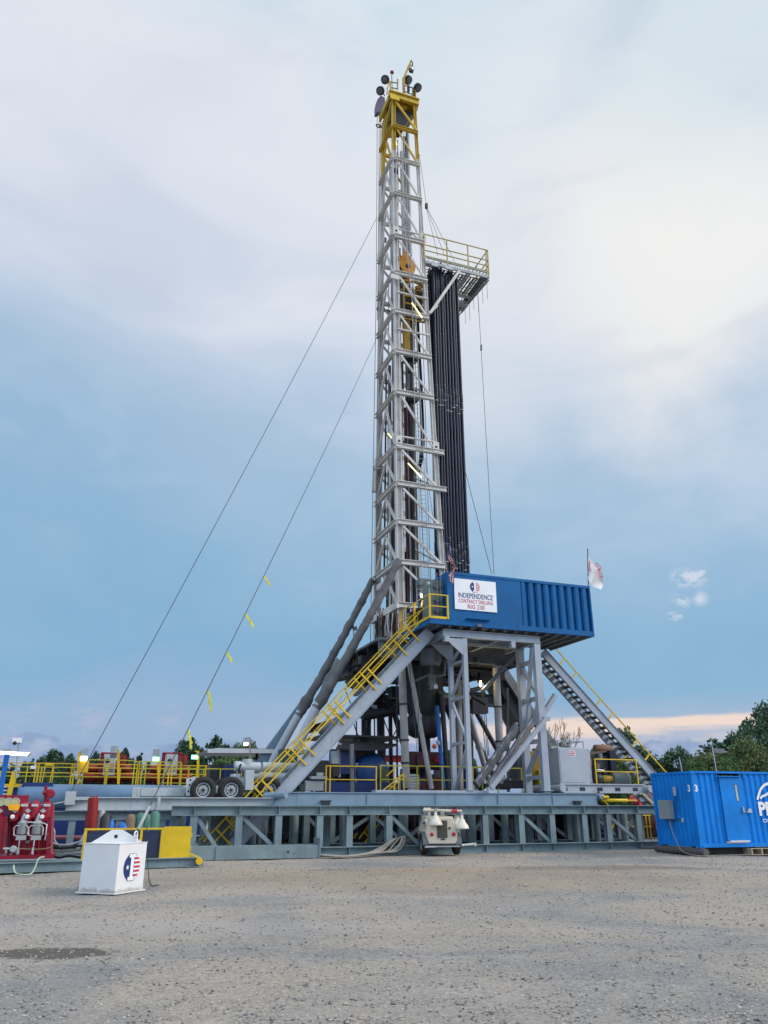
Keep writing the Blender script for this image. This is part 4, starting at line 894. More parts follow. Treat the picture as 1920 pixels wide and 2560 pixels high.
for i in range(9): P('lattice', MB().beam(RG(8.25, 5.0 + .45 * i, ZR - .25), RG(8.42, 5.2 + .45 * i, ZR - .02), .04, .04), GALV, rb_)
P('diagonal_strut', MB().beam(RG(6.45, 4.72, ZR - .05), RG(fb(27.6) + .1, 4.75, 27.75), .13, .16), MAST, rb_)
P('strut_end', MB().beam(RG(fb(27.6) + .55, 4.74, 28.35), RG(fb(27.6) + .02, 4.76, 27.7), .18, .12), MAST, rb_)
P('lamp_box', MB().box(pv(1122, 671, 4.7), .5, .1, .16), OFFW, rb_); P('lamp_box', MB().box(pv(1087, 662, 4.7), .42, .05, .2), OFFW, rb_)
P('round_lamp', MB().lathe(pv(1196, 706, 5.6), (U - ZZ * .5), [(.1, -.1), (.2, 0), (.2, .1), (.02, .12)], 12), OFFW, rb_)
ra = [RG(4.25, 4.78, ZR + .35), RG(8.45, 4.78, ZR + .35), RG(8.45, 8.5, ZR + .3)]
rt = MB(); 
for zz in (1.72, .95, .55, .15):
    rt.beam(ra[0] + ZZ * zz, ra[1] + ZZ * zz, .05, .05); rt.beam(ra[1] + ZZ * zz, ra[2] + ZZ * zz, .05, .05)
P('platform_rail', rt, paint('dull platform yellow', (.40, .31, .07), .5, dirt=.5), rb_)
for p in (ra[0], lerp(ra[0], ra[1], .35), lerp(ra[0], ra[1], .68), ra[1], ra[1] - U * .12, lerp(ra[1], ra[2], .4), ra[2]): P('rail_post', MB().beam(p - ZZ * .1, p + ZZ * 1.74, .06, .06), MATS['dull platform yellow'], rb_)
for i in range(14):
    rr = random.Random(i * 5 + 1); u = 6.1 + i * .16; P('dangling_rope', MB().tube(RG(u, 6.8, ZR + 2.4), RG(u + rr.uniform(-.05, .1), 6.6, ZR + .2 + rr.random()), .011, 5), CABLE if i % 3 else GALV, rb_)
for i in range(6):
    rr = random.Random(i + 40); v = 5 + i * .6; P('dangling_rope', MB().tube(RG(8.4, v, ZR), RG(8.45, v + .1, ZR - .8 - rr.random()), .012, 5), CABLE, rb_)

# ------------------------------------------------------------------ drill pipe stands
def make_stand(z1):
    t_ = thing('pipe_stand', 'tall dark drill pipe stand leaning in the rack right of the mast', 'drill pipe', Vector((0, 0, 0)), 'drill pipe stands racked beside the mast')
    mb = MB().tube(Vector((0, 0, 0)), Vector((0, 0, 22.6)), .074, 9); P('pipe', mb, DARKB, t_)
    for zj in (4.35, 13.3):
        P('tool_joint', MB().lathe(Vector((0, 0, zj)), ZZ, [(.076, 0), (.092, .06), (.092, .45), (.08, .5), (.092, .56), (.092, 1.0), (.076, 1.08)], 9), DARKB, t_)
        P('band', MB().lathe(Vector((0, 0, zj + .02)), ZZ, [(.095, 0), (.095, .05)], 9), GALV, t_)
        P('band', MB().lathe(Vector((0, 0, zj + 1.0)), ZZ, [(.094, 0), (.094, .03)], 9), GREYD, t_)
    return t_
st0 = make_stand(0); first = True; rr = random.Random(11)
for j in range(4):
    for i in range(10):
        u = 4.93 + i * .168 + (.084 if j % 2 else 0); v = 5.1 + j * .26
        at = RG(u + rr.uniform(-.02, .02), v, 9.0 + rr.uniform(-.28, .28) - .05 * i)
        if first: st0.location = at; first = False; s_ = st0
        else: s_ = dup(st0, at)
        s_.rotation_euler = (rr.uniform(-.0012, .0012), rr.uniform(-.0012, .0012), rr.random())

# ------------------------------------------------------------------ travelling gear in the mast
tb = thing('travelling_block', 'orange rounded travelling block hanging inside the upper mast', 'travelling block', pv(1017, 690, 6.0))
c = pv(1019, 665, 5.6); hexp = [(-.52, .35), (-.40, .68), (.40, .68), (.54, .35), (.52, -.1), (.26, -.75), (-.10, -.75), (-.50, .0)]
o_ = P('cheek_plate', MB().poly([c + U * x_ + ZZ * y_ for x_, y_ in hexp], V * .12), paint('bright orange block paint', (.72, .30, .02), .45, dirt=.25), tb); bevel(o_, .05)
P('cheek_plate', MB().poly([c + U * x_ + ZZ * y_ + V * .5 for x_, y_ in hexp], V * .12), ORG, tb)
P('top_plate', MB().poly([c + U * x_ + ZZ * y_ + V * .2 for x_, y_ in ((-.25, .7), (-.12, 1.25), (.15, 1.25), (.3, .7))], V * .2), ORG, tb)
P('sheave', MB().tube(c + V * .14, c + V * .48, .5, 18), DARK, tb); P('axle', MB().tube(c - V * .06, c, .13, 14), DARK, tb)
td = thing('top_drive', 'grimy yellow caged drive unit below the orange block inside the mast', 'top drive', pv(1030, 800, 6.2))
c0, c1 = pv(1006, 705, 5.9), pv(1056, 712, 5.9); cz0, cz1 = pv(1006, 800, 5.9).z, c0.z
for p in (loc(c0), loc(c1)):
    for dv in (0, 1.0): P('cage_post', MB().beam(RG(p[0], 5.7 + dv, cz0), RG(p[0], 5.7 + dv, cz1), .1, .1), TDY, td)
for k in range(6):
    z = cz0 + (cz1 - cz0) * k / 5
    P('cage_bar', MB().beam(RG(loc(c0)[0], 5.7, z), RG(loc(c1)[0], 5.7, z), .07, .09), TDY, td); 
P('motor', MB().lathe(RG((loc(c0)[0] + loc(c1)[0]) / 2 + .3, 6.2, cz0 + .5), ZZ, [(.38, 0), (.42, .2), (.42, 1.5), (.3, 1.7)], 14), TDY, td)
P('motor', MB().lathe(RG((loc(c0)[0] + loc(c1)[0]) / 2 - .35, 6.2, cz0 + .2), ZZ, [(.25, 0), (.3, .2), (.3, 1.9), (.2, 2.3)], 14), DARK, td)
P('hoop', MB().path([RG((loc(c0)[0] + loc(c1)[0]) / 2 + .25 + .4 * math.cos(a_), 6.0, cz1 + .35 * math.sin(a_)) for a_ in [math.pi * i / 8 for i in range(9)]], .06, 6), TDY, td)
for i in range(10):
    rr = random.Random(i + 70); P('fitting', MB().box(RG(loc(c0)[0] + rr.random() * 1.2, 5.8 + rr.random() * .6, cz0 + rr.random() * 2.6), .15 + .25 * rr.random(), .2, .15 + .25 * rr.random()), rr.choice([TDY, DARK, DARK, ORG]), td)
for i in range(5):
    rr = random.Random(i + 90); a = RG(loc(c0)[0] + .2 + .22 * i, 5.75, cz1 - .3); P('hose', MB().path([a, a - ZZ * .8 + U * rr.uniform(-.2, .2), a - ZZ * 1.8 + U * rr.uniform(-.2, .2)], .04, 6), DARK, td)
P('lower_arm', MB().beam(RG(loc(c0)[0] + .25, 6.0, cz0), RG(loc(c0)[0] + .3, 6.0, cz0 - 2.2), .3, .4, U), TDY, td)
P('elevator_link', MB().beam(RG(loc(c0)[0] + .75, 6.0, cz0), RG(loc(c0)[0] + .6, 6.0, cz0 - 2.8), .1, .1, U), TDY, td)
P('quill', MB().tube(RG(loc(c0)[0] + .5, 6.0, cz0 + .2), RG(loc(c0)[0] + .5, 6.0, cz0 - 3.3), .17), DARK, td)
P('collar', MB().lathe(RG(loc(c0)[0] + .45, 6.0, cz0 - 2.6), ZZ, [(.42, 0), (.42, .25), (.2, .3)], 14), DARK, td)
P('elevator', MB().lathe(RG(loc(c0)[0] + .55, 6.0, cz0 - 5.2), ZZ, [(.25, 0), (.4, .15), (.4, .55), (.2, .8)], 12), DARK, td)
P('drill_string', MB().tube(RG(loc(c0)[0] + .5, 6.0, cz0 - 3.3), RG(loc(c0)[0] + .55, 6.0, 9.0), .075), DARK, td)
solo('rotary_hose', MB().path([pv(1043, 800, 6.4), pv(1047, 880, 6.4), pv(1051, 950, 6.4), pv(1055, 1040, 6.4), pv(1057, 1110, 6.3), pv(1054, 1145, 6.3), pv(1047, 1172, 6.2), pv(1045, 1180, 6.2)], .115, 9), BLACK, 'thick black hose hanging down inside the mast right of the ladder', 'hose')
solo('red_standpipe', MB().path([pv(1013, 1020, 6.9), pv(1015, 1070, 6.9), pv(1014, 1110, 6.9), pv(1020, 1400, 6.9), pv(1021, 1560, 6.9)], .10, 8), paint('dark maroon pipe', (.17, .02, .035), .5), 'dark maroon pipe running down inside the mast beside the near leg', 'pipe')
for i, (pp_, r_, mt) in enumerate((([(1003, 1000), (1004, 1100), (1008, 1110)], .09, DARKB), ([(1022, 1010), (1026, 1200), (1033, 1420), (1037, 1560)], .07, DARK), ([(994, 350), (996, 640)], .03, CABLE), ([(1018, 300), (1022, 500), (1026, 640)], .12, MASTIN), ([(1011, 250), (1018, 300), (1024, 560), (1026, 610)], .07, DARK), ([(1004, 905), (1004, 1090)], .07, DARK), ([(982, 1085), (985, 1480)], .09, GREYD), ([(1012, 1380), (1014, 1520)], .07, DARK), ([(1023, 640), (1024, 830)], .022, CABLE))):
    solo('service_line', MB().path([pv(x, y, 6.3 + .1 * i) for x, y in pp_], r_, 8), mt, ['dark blue hose against the near leg in the middle mast', 'dark pipe running down the lower mast behind the ladder', 'thin dark line under the crown inside the mast', 'grey tube in the upper mast beside the ladder', 'dark ribbed conduit falling from the crown', 'dark pipe below the drive unit', 'grey duct at the lower left mast face', 'black hose end near the mast foot', 'thin tag line hanging over the orange block'][i], 'service line')

# ------------------------------------------------------------------ drilling lines and guys
for i, (pts_, v, r_, lab) in enumerate((([(943, 283), (941, 700), (931, 1300), (926, 1610)], 7.4, .017, 'outermost dark wire line falling from the crown left of the mast'),
        ([(952, 283), (948, 560), (943, 800)], 7.5, .018, 'inner thin line left of the upper mast'),
        ([(948, 300), (945, 900), (940, 1400), (937, 1660)], 7.3, .017, 'second dark wire line left of the mast reaching the mast foot'))):
    solo('drilling_line', MB().path([pv(x, y, v) for x, y in pts_], r_, 6), CABLE, lab, 'wire rope')
def guy(a, b, lab, s_=.0, r_=.022, n=14):
    pts_ = sag(a, b, s_, n) ; return solo('guy_wire', MB().path(pts_, r_, 6), CABLE, lab, 'guy wire'), pts_
g1 = guy(pv(940, 548, 7.3), pv(176, 1982, .3), 'upper guy wire running from the mast down to the white beam at far left', .25, .015)
blk_c = pz(286, 2236, 0)
g2b = pz(345, 2230, .0); 
bx = Vector((.35, .937, 0)); by = Vector((-.937, .35, 0)); A0 = pz(286, 2236, 0)
blk_top = .93
shk = A0 + bx * .62 + by * .1 + ZZ * (blk_top + .09)
g2 = guy(pv(940, 850, 7.4), shk + ZZ * .1, 'lower guy wire with yellow ribbons running from the mast to the white block', .25, .0135)
# ribbons on the lower guy: find the point on the wire nearest each pixel ray
def on_guy(pts_, py):
    best = None
    for a, b in zip(pts_[:-1], pts_[1:]):
        for k in range(21):
            p = lerp(a, b, k / 20); q = p - CAM; f_ = q.y * math.cos(TH) + q.z * math.sin(TH); y = 1280 - F * (-q.y * math.sin(TH) + q.z * math.cos(TH)) / f_
            if best is None or abs(y - py) < best[0]: best = (abs(y - py), p)
    return best[1]
for i, py in enumerate((1440, 1535, 1630, 1722, 1822)):
    p = on_guy(g2[1], py); q = p - CAM; dd = (q.y * math.cos(TH) + q.z * math.sin(TH)) / F
    L_ = (30, 40, 30, 55, 50)[i] * dd; dirn = (Vector((.55, 0, -.8)) if i < 3 else Vector((.25, 0, -.97))).normalized()
    mb = MB(); n = 8
    for s_ in (0, 1):
        pts_ = [p + dirn * L_ * k / n * (1 - .25 * s_) + Vector((.10 * s_ * k / n, .03 * math.sin(k * 1.7 + s_), .04 * math.sin(k * 2.1 + i))) * (L_ / 1.0) * .6 for k in range(n + 1)]
        wv = Vector((.045, .01, .03))
        vs = []
        for k, q_ in enumerate(pts_): wv2 = wv * (1 + .3 * math.sin(k * 2)); vs += [q_ - wv2 * .5, q_ + wv2 * .5]
        mb.add(vs, [(2 * k, 2 * k + 1, 2 * k + 3, 2 * k + 2) for k in range(n)])
    solo('marker_ribbon', mb, RIB, 'yellow ribbon on the lower guy wire, ' + ['topmost of five', 'second from the top', 'third from the top', 'fourth from the top, long tails', 'lowest, long and straight above the consoles'][i], 'ribbon', 'yellow ribbons tied on the guy wire')
rc = [((1048, 385), (1066, 512), 4.9, 'upper part of the stay wire right of the upper mast'), ((1066, 520), (1095, 640), 4.9, 'stay wire from the dark coupling to the pipe rack'), ((1067, 520), (1112, 640), 5.2, 'longer stay wire fanning out from the dark coupling to the pipe rack'), ((1068, 520), (1150, 680), 5.4, 'thin stay wire reaching the middle of the pipe rack')]
for a, b, v, lab in rc: solo('stay_wire', MB().tube(pv(*a, v), pv(*b, v), .013, 5), CABLE, lab, 'stay wire')
solo('wire_coupling', MB().box(pv(1066, 515, 4.9), .14, .14, .35), DARK, 'dark coupling in the stay wire right of the upper mast', 'coupling')
solo('wire_coupling', MB().tube(pv(1203, 862, 5), pv(1203, 876, 5), .05, 6), DARK, 'small coupling in the long wire under the pipe rack corner', 'coupling')
guy(pv(1194, 720, 5), pv(1235, 1436, 2.0), 'long thin wire from the pipe rack corner down behind the blue cabin', 0, .013)
guy(pv(1160, 1165, 5.5), pv(1229, 1434, 2.2), 'short thin wire sloping right from the pipe stands to the cabin roof', 0, .015)
guy(pv(1062, 1145, 5.0), pv(1100, 1420, 5.0), 'thin wire inside the lower mast right of the ladder', 0, .012)

# ------------------------------------------------------------------ wrapped raising cylinders at left
def wrapped(name, pa, pm, pb, v, lab, seed):
    a, m_, b = pv(*pa, v), pv(*pm, v), pv(*pb, v)
    t_ = thing(name, lab, 'raising cylinder', b, 'wrapped raising cylinders left of the mast')
    n = 46; rr = random.Random(seed)
    pts_ = [lerp(a, m_, i / n) + Vector((rr.uniform(-.02, .02), 0, rr.uniform(-.02, .02))) - ZZ * .16 * math.sin(math.pi * i / n) for i in range(n + 1)]
    prof = [.17 + .05 * noise.noise(Vector((i * .35, seed, 0))) + .022 * rr.random() + (.06 if i > n - 7 and i < n - 1 else 0) + .03 * (i / n) for i in range(n + 1)]
    P('wrapping', MB().path(pts_, .2, 14, rf=lambda i: prof[i]), WRAP, t_)
    P('barrel', MB().tube(m_ + (m_ - b).normalized() * .3, b, .20, 18), WHITE if False else CAB, t_)
    P('foot', MB().beam(b + ZZ * .35, b - ZZ * .25, .5, .35, V), CAB, t_)
    return t_
wrapped('raising_cylinder', (998, 1400), (790, 1772), (692, 1968), 4.4, 'nearer of two grey wrapped cylinders leaning on the mast left side', 3)
wrapped('raising_cylinder', (932, 1450), (745, 1790), (652, 1958), 8.2, 'farther of two grey wrapped cylinders, left of its twin', 9)
t = thing('back_strut', 'grey flat strut sloping down left behind the farther wrapped cylinder', 'strut', pv(625, 1940, 9.2))
P('bar', MB().beam(pv(838, 1650, 9.2), pv(625, 1940, 9.2), .30, .36), TEALB, t)
P('gusset', MB().poly([pv(843, 1642, 9.0), pv(850, 1655, 9.0), pv(832, 1705, 9.0), pv(800, 1730, 9.0), pv(815, 1690, 9.0)], V * .1), CAB, t)
P('lower_end', MB().box(pv(624, 1950, 9.0), .45, .3, .5), OFFW, t)
for i, (a, b) in enumerate((((870, 1745), (725, 2000)), ((880, 1700), (700, 1990)))):
    solo('far_wire', MB().tube(pv(*a, 11), pv(*b, 11), .012, 5), GALV, ['thin pale wire behind the stair, lower one', 'thin pale wire behind the stair, upper one'][i], 'wire')

# wrapped diagonal legs on the right and grey beam in front of them
for i, (a, b, v, w_, lab) in enumerate((((1292, 1818), (1190, 1965), .9, .17, 'lumpy grey wrapped bar, upper left of the diagonals crossing the right support'), ((1345, 1785), (1222, 1968), 1.3, .15, 'lumpy brownish wrapped bar, middle of the diagonals crossing the right support'))):
    A_, B_ = pv(*a, v), pv(*b, v); n = 30; rr = random.Random(i + 5)
    prof = [w_ * (.85 + .3 * rr.random()) for _ in range(n + 1)]
    t = thing('wrapped_diagonal', lab, 'diagonal bar', B_)
    P('wrapping', MB().path([lerp(A_, B_, k / n) + ZZ * .04 * math.sin(k * 1.1) for k in range(n + 1)], .15, 12, rf=lambda k: prof[k]), WRAP if i == 0 else paint('brown grey wrapping', (.22, .20, .20), .85, dirt=.6, bump=.6, streak=False), t)
    P('channel', MB().beam(A_ + ZZ * .17, B_ + ZZ * .17, .22, .06), LGREY, t)
t = thing('diagonal_brace', 'clean pale grey square bar, lowest of the diagonals crossing the right support', 'diagonal bar', pv(1227, 1972, -.05))
P('bar', MB().beam(pv(1227, 1970, -.05), pv(1362, 1800, -.05), .17, .17), LGREY, t); P('end_lug', MB().box(pv(1366, 1797, -.05), .3, .14, .16), LGREY, t); P('foot_lug', MB().box(pv(1227, 1972, -.0), .3, .2, .12), LGREY, t)
solo('ram_rod', MB().tube(pv(1352, 1793, 2.4), pv(1388, 1738, 2.4), .13, 16), CAB, 'pale cylinder end poking out right of the heavy support legs', 'cylinder')
solo('small_ram', MB().tube(pv(1350, 1765, 3.4), pv(1362, 1748, 3.4), .07, 12), CAB, 'smaller pale cylinder end beside the larger one', 'cylinder')
# ------------------------------------------------------------------ stairs
def stair(name, ua, za, ub, zb, vn, vf, label, sd, ntread, railh, posts, mt, rails_near, rails_far, tmat, treadv=.26, handoff=0):
    """ua,za = top end, ub,zb = bottom end of the stringers' top edge"""
    t = thing(name, label, 'staircase', RG(ub, vn, zb))
    d = Vector((ub - ua, zb - za)).normalized(); nrm = Vector((-d.y, d.x)); 
    if nrm.y < 0: nrm = -nrm
    q = lambda s, off, v: RG(ua + d.x * s + nrm.x * off, v, za + d.y * s + nrm.y * off)
    Ls = math.hypot(ub - ua, zb - za)
    for v in (vn, vf): P('stringer', MB().poly([q(0, 0, v), q(Ls, 0, v), q(Ls, -sd, v), q(0, -sd, v)], V * .03).poly([q(0, 0.012, v - .05), q(Ls, .012, v - .05), q(Ls, -.006, v - .05), q(0, -.006, v - .05)], V * .13).poly([q(0, -sd, v - .05), q(Ls, -sd, v - .05), q(Ls, -sd - .018, v - .05), q(0, -sd - .018, v - .05)], V * .13), mt, t)
    for i in range(ntread):
        s = Ls * (i + .5) / ntread; c = q(s, -sd * .45, (vn + vf) / 2)
        mb = MB().box(c, treadv, vf - vn - .06, .035).box(c - ZZ * .04 - U * (treadv / 2 if ub < ua else -treadv / 2), .02, vf - vn - .06, .09)
        P('tread', mb, tmat, t)
    for v, hs in ((vn, rails_near), (vf, rails_far)):
        if not hs: continue
        for h_ in hs:
            o_ = q(0, 0, v); e_ = q(Ls, 0, v); k = h_ * abs(d.x)
            P('handrail', MB().beam(q(-.3 + handoff, k, v), q(Ls + .1, k, v), .05, .05), YEL, t)
        hm = max(hs) * abs(d.x)
        for f in posts: P('rail_post', MB().beam(q(Ls * f, -.18, v - .03 if v == vn else v), q(Ls * f, hm, v - .03 if v == vn else v), .06, .06, V), YEL, t)
    return t
st1 = stair('staircase', 2.35, 8.78, -5.85, .08, 1.05, 2.05, 'long grey staircase with yellow rails climbing right to the cabin porch', .44, 30, 1, (.06, .13, .27, .30, .43, .46, .60, .64, .77, .80, .92, .96), LGREY, (.98, .55), (.98, .50), GREYD)
st2 = stair('staircase', 9.3, 8.66, 17.2, .76, 3.0, 4.0, 'long grey staircase descending right from under the cabin to the blue container', .36, 34, 1, (.12, .20, .36, .44, .60, .68, .84, .92), LGREY, (), (1.5, .8), GREYD, .22)
# lower stairs and rails behind the right end of the truss
st3 = stair('staircase', 10.3, 2.3, 13.2, .1, 3.6, 4.5, 'short stair with a dark blue stringer behind the right end of the truss', .30, 8, 1, (.2, .75), DBLUE, (1.0, .55), (1.0,), TEAL)
st4 = stair('staircase', 1.9, 1.75, .55, .1, 3.0, 3.7, 'small grey steps with yellow rails seen through the truss left of the trailer', .2, 6, 1, (.1, .9), TEAL, (.95, .5), (.95, .5), TEAL)
st5 = stair('staircase', 13.0, 2.3, 15.6, .1, 1.6, 2.2, 'grey ramp stair with a yellow rail squeezed beside the blue container', .22, 8, 1, (.2, .6, .95), LGREY, (-.25,), (), TEAL)
guardrail('guardrail', [pz(1612, 2096, 0), pz(1660, 2094, 0)], 1.15, 'small yellow fence with upright bars between truss and container', YEL, step=.28, toe=False)
for (a, b, v, lab) in (((866, 2020), (830, 2066), 2.0, 'short slanting yellow rail pair behind the truss left of centre'),):
    pass
# deck rails on the rig base
guardrail('guardrail', [RG(-1.62, 2.3, 2.12), RG(-1.45, 2.3, 2.12), RG(.5, 2.3, 2.12)], 1.02, 'yellow guardrail in front of the dark blue motor drum', YEL, step=1.9, toe=False)
guardrail('guardrail', [RG(.9, 2.9, 2.12), RG(2.55, 2.9, 2.12), RG(3.7, 2.9, 2.12), RG(5.6, 2.9, 2.12)], 1.1, 'yellow guardrail in front of the wellhead stack and blue pipe', YELG, step=1.4, toe=False)
guardrail('guardrail', [RG(5.9, 4.4, 2.12), RG(8.4, 4.4, 2.12)], 1.15, 'yellow guardrail behind the heavy right support legs', YELG, step=1.1, toe=False)
for i, (a, b, v) in enumerate((((1384, 1935), (1384, 1978), 3.5), ((1290, 1900), (1290, 1978), 5.0))):
    pass
t = thing('access_ladder', 'small yellow slanting ladder beside the striped panel left of the wellhead', 'ladder', pv(960, 1978, 2.6))
P('rail', MB().beam(pv(955, 1978, 2.6), pv(1008, 1935, 2.6), .05, .05).beam(pv(968, 1978, 2.9), pv(1012, 1940, 2.9), .05, .05), YEL, t)
P('post', MB().beam(pv(985, 1978, 2.6), pv(985, 1915, 2.6), .05, .05).beam(pv(1010, 1975, 2.6), pv(1008, 1932, 2.6), .05, .05).beam(pv(996, 1974, 2.6), pv(997, 1938, 2.6), .04, .04), YEL, t)
P('tread', MB().beam(pv(970, 1966, 2.6), pv(988, 1966, 2.6), .04, .04).beam(pv(966, 1940, 2.6), pv(988, 1920, 2.6), .04, .04), YEL, t)
t = thing('slatted_panel', 'white louvred panel behind the yellow rail left of the wellhead stack', 'panel', RG(2.0, 3.3, 2.1))
for k in range(6): P('slat', MB().box(pv(1033, 1938 + k * 7, 3.3), .55, .05, .09), OFFW, t)
# canopy and dark blue motor house on the left deck
t = thing('motor_shed', 'dark flat canopy over blue motors between the stair and the banded column', 'shed', RG(-.2, 5.5, 1.7))
P('roof', MB().poly([pv(850, 1857, 4.6), pv(995, 1864, 4.6), pv(955, 1876, 3.8), pv(880, 1876, 3.8), pv(840, 1874, 4.0)], ZZ * .08).rb(loc(pv(800, 1870, 5))[0], loc(pv(994, 1866, 5))[0], 4.6, 7.6, 4.48, 4.56), DARK, t)
P('shed_post', MB().beam(pv(879, 1860, 2.4), pv(880, 1980, 2.4), .15, .15, V), GREYD, t)
P('shed_post', MB().beam(pv(962, 1870, 4.4), pv(962, 1980, 4.4), .07, .07, V), DARK, t)
P('panel', MB().box(pv(864, 1905, 4.5), .75, .5, 1.0), DBLUE, t); P('panel', MB().box(pv(838, 1905, 4.4), .35, .3, .9), OFFW, t); P('panel', MB().box(pv(848, 1900, 4.35), .12, .2, 1.4), OFFW, t)
P('panel', MB().box(pv(890, 1935, 4.5), .16, .3, .9), OFFW, t); P('panel', MB().box(pv(822, 1925, 4.8), .5, .4, .7), GREYD, t); P('pump', MB().box(pv(838, 1925, 4.2), .3, .3, .5), DARK, t)
P('base', MB().box(pv(893, 1972, 4.6), 3.4, 1.4, .5), DBLUE, t)
P('rear_panel', MB().box(pv(880, 1925, 6.8), 2.2, .1, 1.8), DBLUE, t)
mt_ = thing('motor_drum', 'big dark blue round motor housing under the canopy', 'motor', pv(930, 1975, 4.0))
P('drum', MB().lathe(pv(929, 1935, 4.4), -V, [(.80, -1.2), (.84, -.1), (.84, 0), (.74, .05), (.70, .3), (.12, .34)], 26), paint('motor blue', (.015, .06, .20), .4, dirt=.4, dcol=(.02, .02, .04)), mt_)
P('belt_guard', MB().lathe(pv(916, 1932, 4.9), -V, [(.95, -.4), (.95, .0), (.5, .02)], 24), DARK, mt_)
P('end_box', MB().box(pv(957, 1950, 4.2), .4, .4, .9), paint('olive box', (.10, .10, .03), .5), mt_)
solo('red_beam', MB().ibeam(pv(930, 1897, 12), pv(1016, 1897, 12), .3, .35), BRED, 'red beam far behind, between the dark column and the banded one', 'beam')
for i, (px, py, v, su, sv_, sz, mt) in enumerate(((700, 1955, 4.5, .5, .4, .6, GREYD), (795, 1935, 4.5, 1.4, .6, .8, DARK), (815, 1955, 4.6, .5, .5, 1.0, DARK), (785, 1965, 4.2, .9, .6, .4, OFFW), (795, 1945, 4.0, .7, .4, .12, OFFW), (1030, 1950, 6.5, .9, .8, 1.0, DARK), (1065, 1960, 7.5, 1.4, .6, .6, DARK), (1150, 1945, 7, .75, .6, .9, DBLUE), (1150, 1922, 7, .7, .6, .12, GALV), (1340, 1915, 4.8, .8, .6, 1.3, TDY), (1305, 1925, 5.5, .9, .7, 1.6, GREYD), (1355, 1950, 4.6, .6, .5, .9, YELG), (1250, 1960, 5.5, .8, .6, .5, DARK), (1270, 1965, 3.2, 2.5, .5, .2, DARK), (1120, 1930, 8, 1.4, .5, 1.8, GREYD))):
    bevel(solo('machine_box', MB().box(pv(px, py, v), su, sv_, sz).box(pv(px, py, v) + ZZ * (sz / 2 + .08) + U * su * .1, su * .4, sv_ * .5, .14), mt,
         ['grey control box by the wheel dolly', 'dark machine low under the long staircase', 'dark narrow machine left of the white panels', 'white footed frame under the staircase', 'white bar above the footed frame', 'dark block left of the wellhead', 'dark low block behind the wellhead', 'dark blue box behind the slim lattice support', 'thin grey tray over the dark blue box', 'grimy yellow unit between the diagonals and heavy legs', 'tall grey cabinet behind the diagonals', 'green yellow frame box by the heavy legs', 'dark block at the foot of the right pale column', 'long dark plank at the foot of the heavy legs', 'wide grey panel behind the blue pipe'][i], 'machinery'), .02)

# ------------------------------------------------------------------ right end: cabinet, engine and skid
sk = thing('equipment_skid', 'pale skid with pipe ends lying on the girder beyond the heavy legs', 'skid', RG(10.3, 1.6, 2.13))
s0, s1 = 8.2, 12.45
P('side_beam', MB().rb(s0, s1, .9, 1.0, 2.16, 2.52).rb(s0, s1, .84, .9, 2.48, 2.53).rb(s0, s1, .84, .9, 2.15, 2.18), CAB, sk)
P('bed', MB().rb(s0, s1, 1.0, 2.9, 2.40, 2.50), CAB, sk)
P('side_beam', MB().rb(s0, s1, 2.9, 3.0, 2.16, 2.52), CAB, sk)
for i in range(5): 
    u = loc(pv(1412 + 44 * i, 1972, .9))[0]; P('fork_pocket', MB().rb(u - .13, u + .13, .888, .895, 2.24, 2.38), DARK, sk)
for u in (s0 - .05, s1 + .12): P('end_pipe', MB().tube(RG(u, .55, 2.33), RG(u, 3.2, 2.33), .15, 16), CAB, sk)
for px in (1405, 1494): P('chain', MB().path([pv(px, 1970, .8), pv(px + 3, 1980, .78), pv(px + 1, 1985, .8)], .035, 6), DARK, sk)
cb = thing('grey_cabinet', 'large pale grey cabinet with a small red and white notice, on the skid', 'cabinet', RG(9, 1.5, 2.5))
o_ = P('body', MB().rb(8.36, 9.85, 1.05, 2.5, 2.52, 4.0), CAB, cb); bevel(o_, .015)
P('door', MB().rb(8.42, 9.6, 1.035, 1.05, 2.58, 3.94), CAB, cb)
P('side_panel', MB().rb(9.86, 10.05, 1.2, 2.4, 2.6, 3.9), CAB, cb)
nt = P('notice', MB().box(pv(1431, 1884, 1.03), .28, .006, .24), LWHT, cb)
for k in range(3): P('notice_text', MB().box(pv(1431, 1879.5 + k * 4.3, 1.02), .24, .004, .035), LRED, nt)
gr = MB()
for (a, b) in ((RG(8.45, 1.2, 4.28), RG(9.75, 1.2, 4.28)), (RG(9.75, 1.2, 4.28), RG(9.75, 2.4, 4.28)), (RG(8.45, 1.2, 4.28), RG(8.45, 2.4, 4.28)), (RG(8.45, 1.2, 4.0), RG(8.45, 1.2, 4.28)), (RG(9.75, 1.2, 4.0), RG(9.75, 1.2, 4.28)), (RG(9.1, 1.2, 4.0), RG(9.1, 1.2, 4.28)), (RG(9.75, 2.4, 4.0), RG(9.75, 2.4, 4.28))): gr.beam(a, b, .035, .035)
P('roof_rail', gr, GALV, cb); P('vent', MB().tube(RG(8.95, 1.7, 4.0), RG(8.95, 1.7, 4.25), .1).tube(RG(9.3, 1.8, 4.0), RG(9.3, 1.8, 4.1), .2), GREYD, cb)
P('outlet_box', MB().box(pv(1385, 1870, 1.6), .45, .3, .12), OFFW, cb)
en = thing('diesel_engine', 'dark skid engine with a rusty muffler behind the pale grey cabinet', 'engine', RG(10.8, 2, 2.5))
P('block', MB().rb(10.2, 11.6, 1.7, 2.5, 2.9, 3.75), DARK, en); P('radiator', MB().rb(11.3, 11.6, 1.5, 2.6, 2.95, 3.95), DARKB, en)
P('hood', MB().poly([RG(10.2, 1.7, 3.75), RG(11.3, 1.7, 3.9), RG(11.3, 1.7, 3.98), RG(10.2, 1.7, 3.85)], V * .8), paint('brown hood', (.12, .08, .06), .6), en)
a = pv(1497, 1871, 2.0); b = a + U * .9
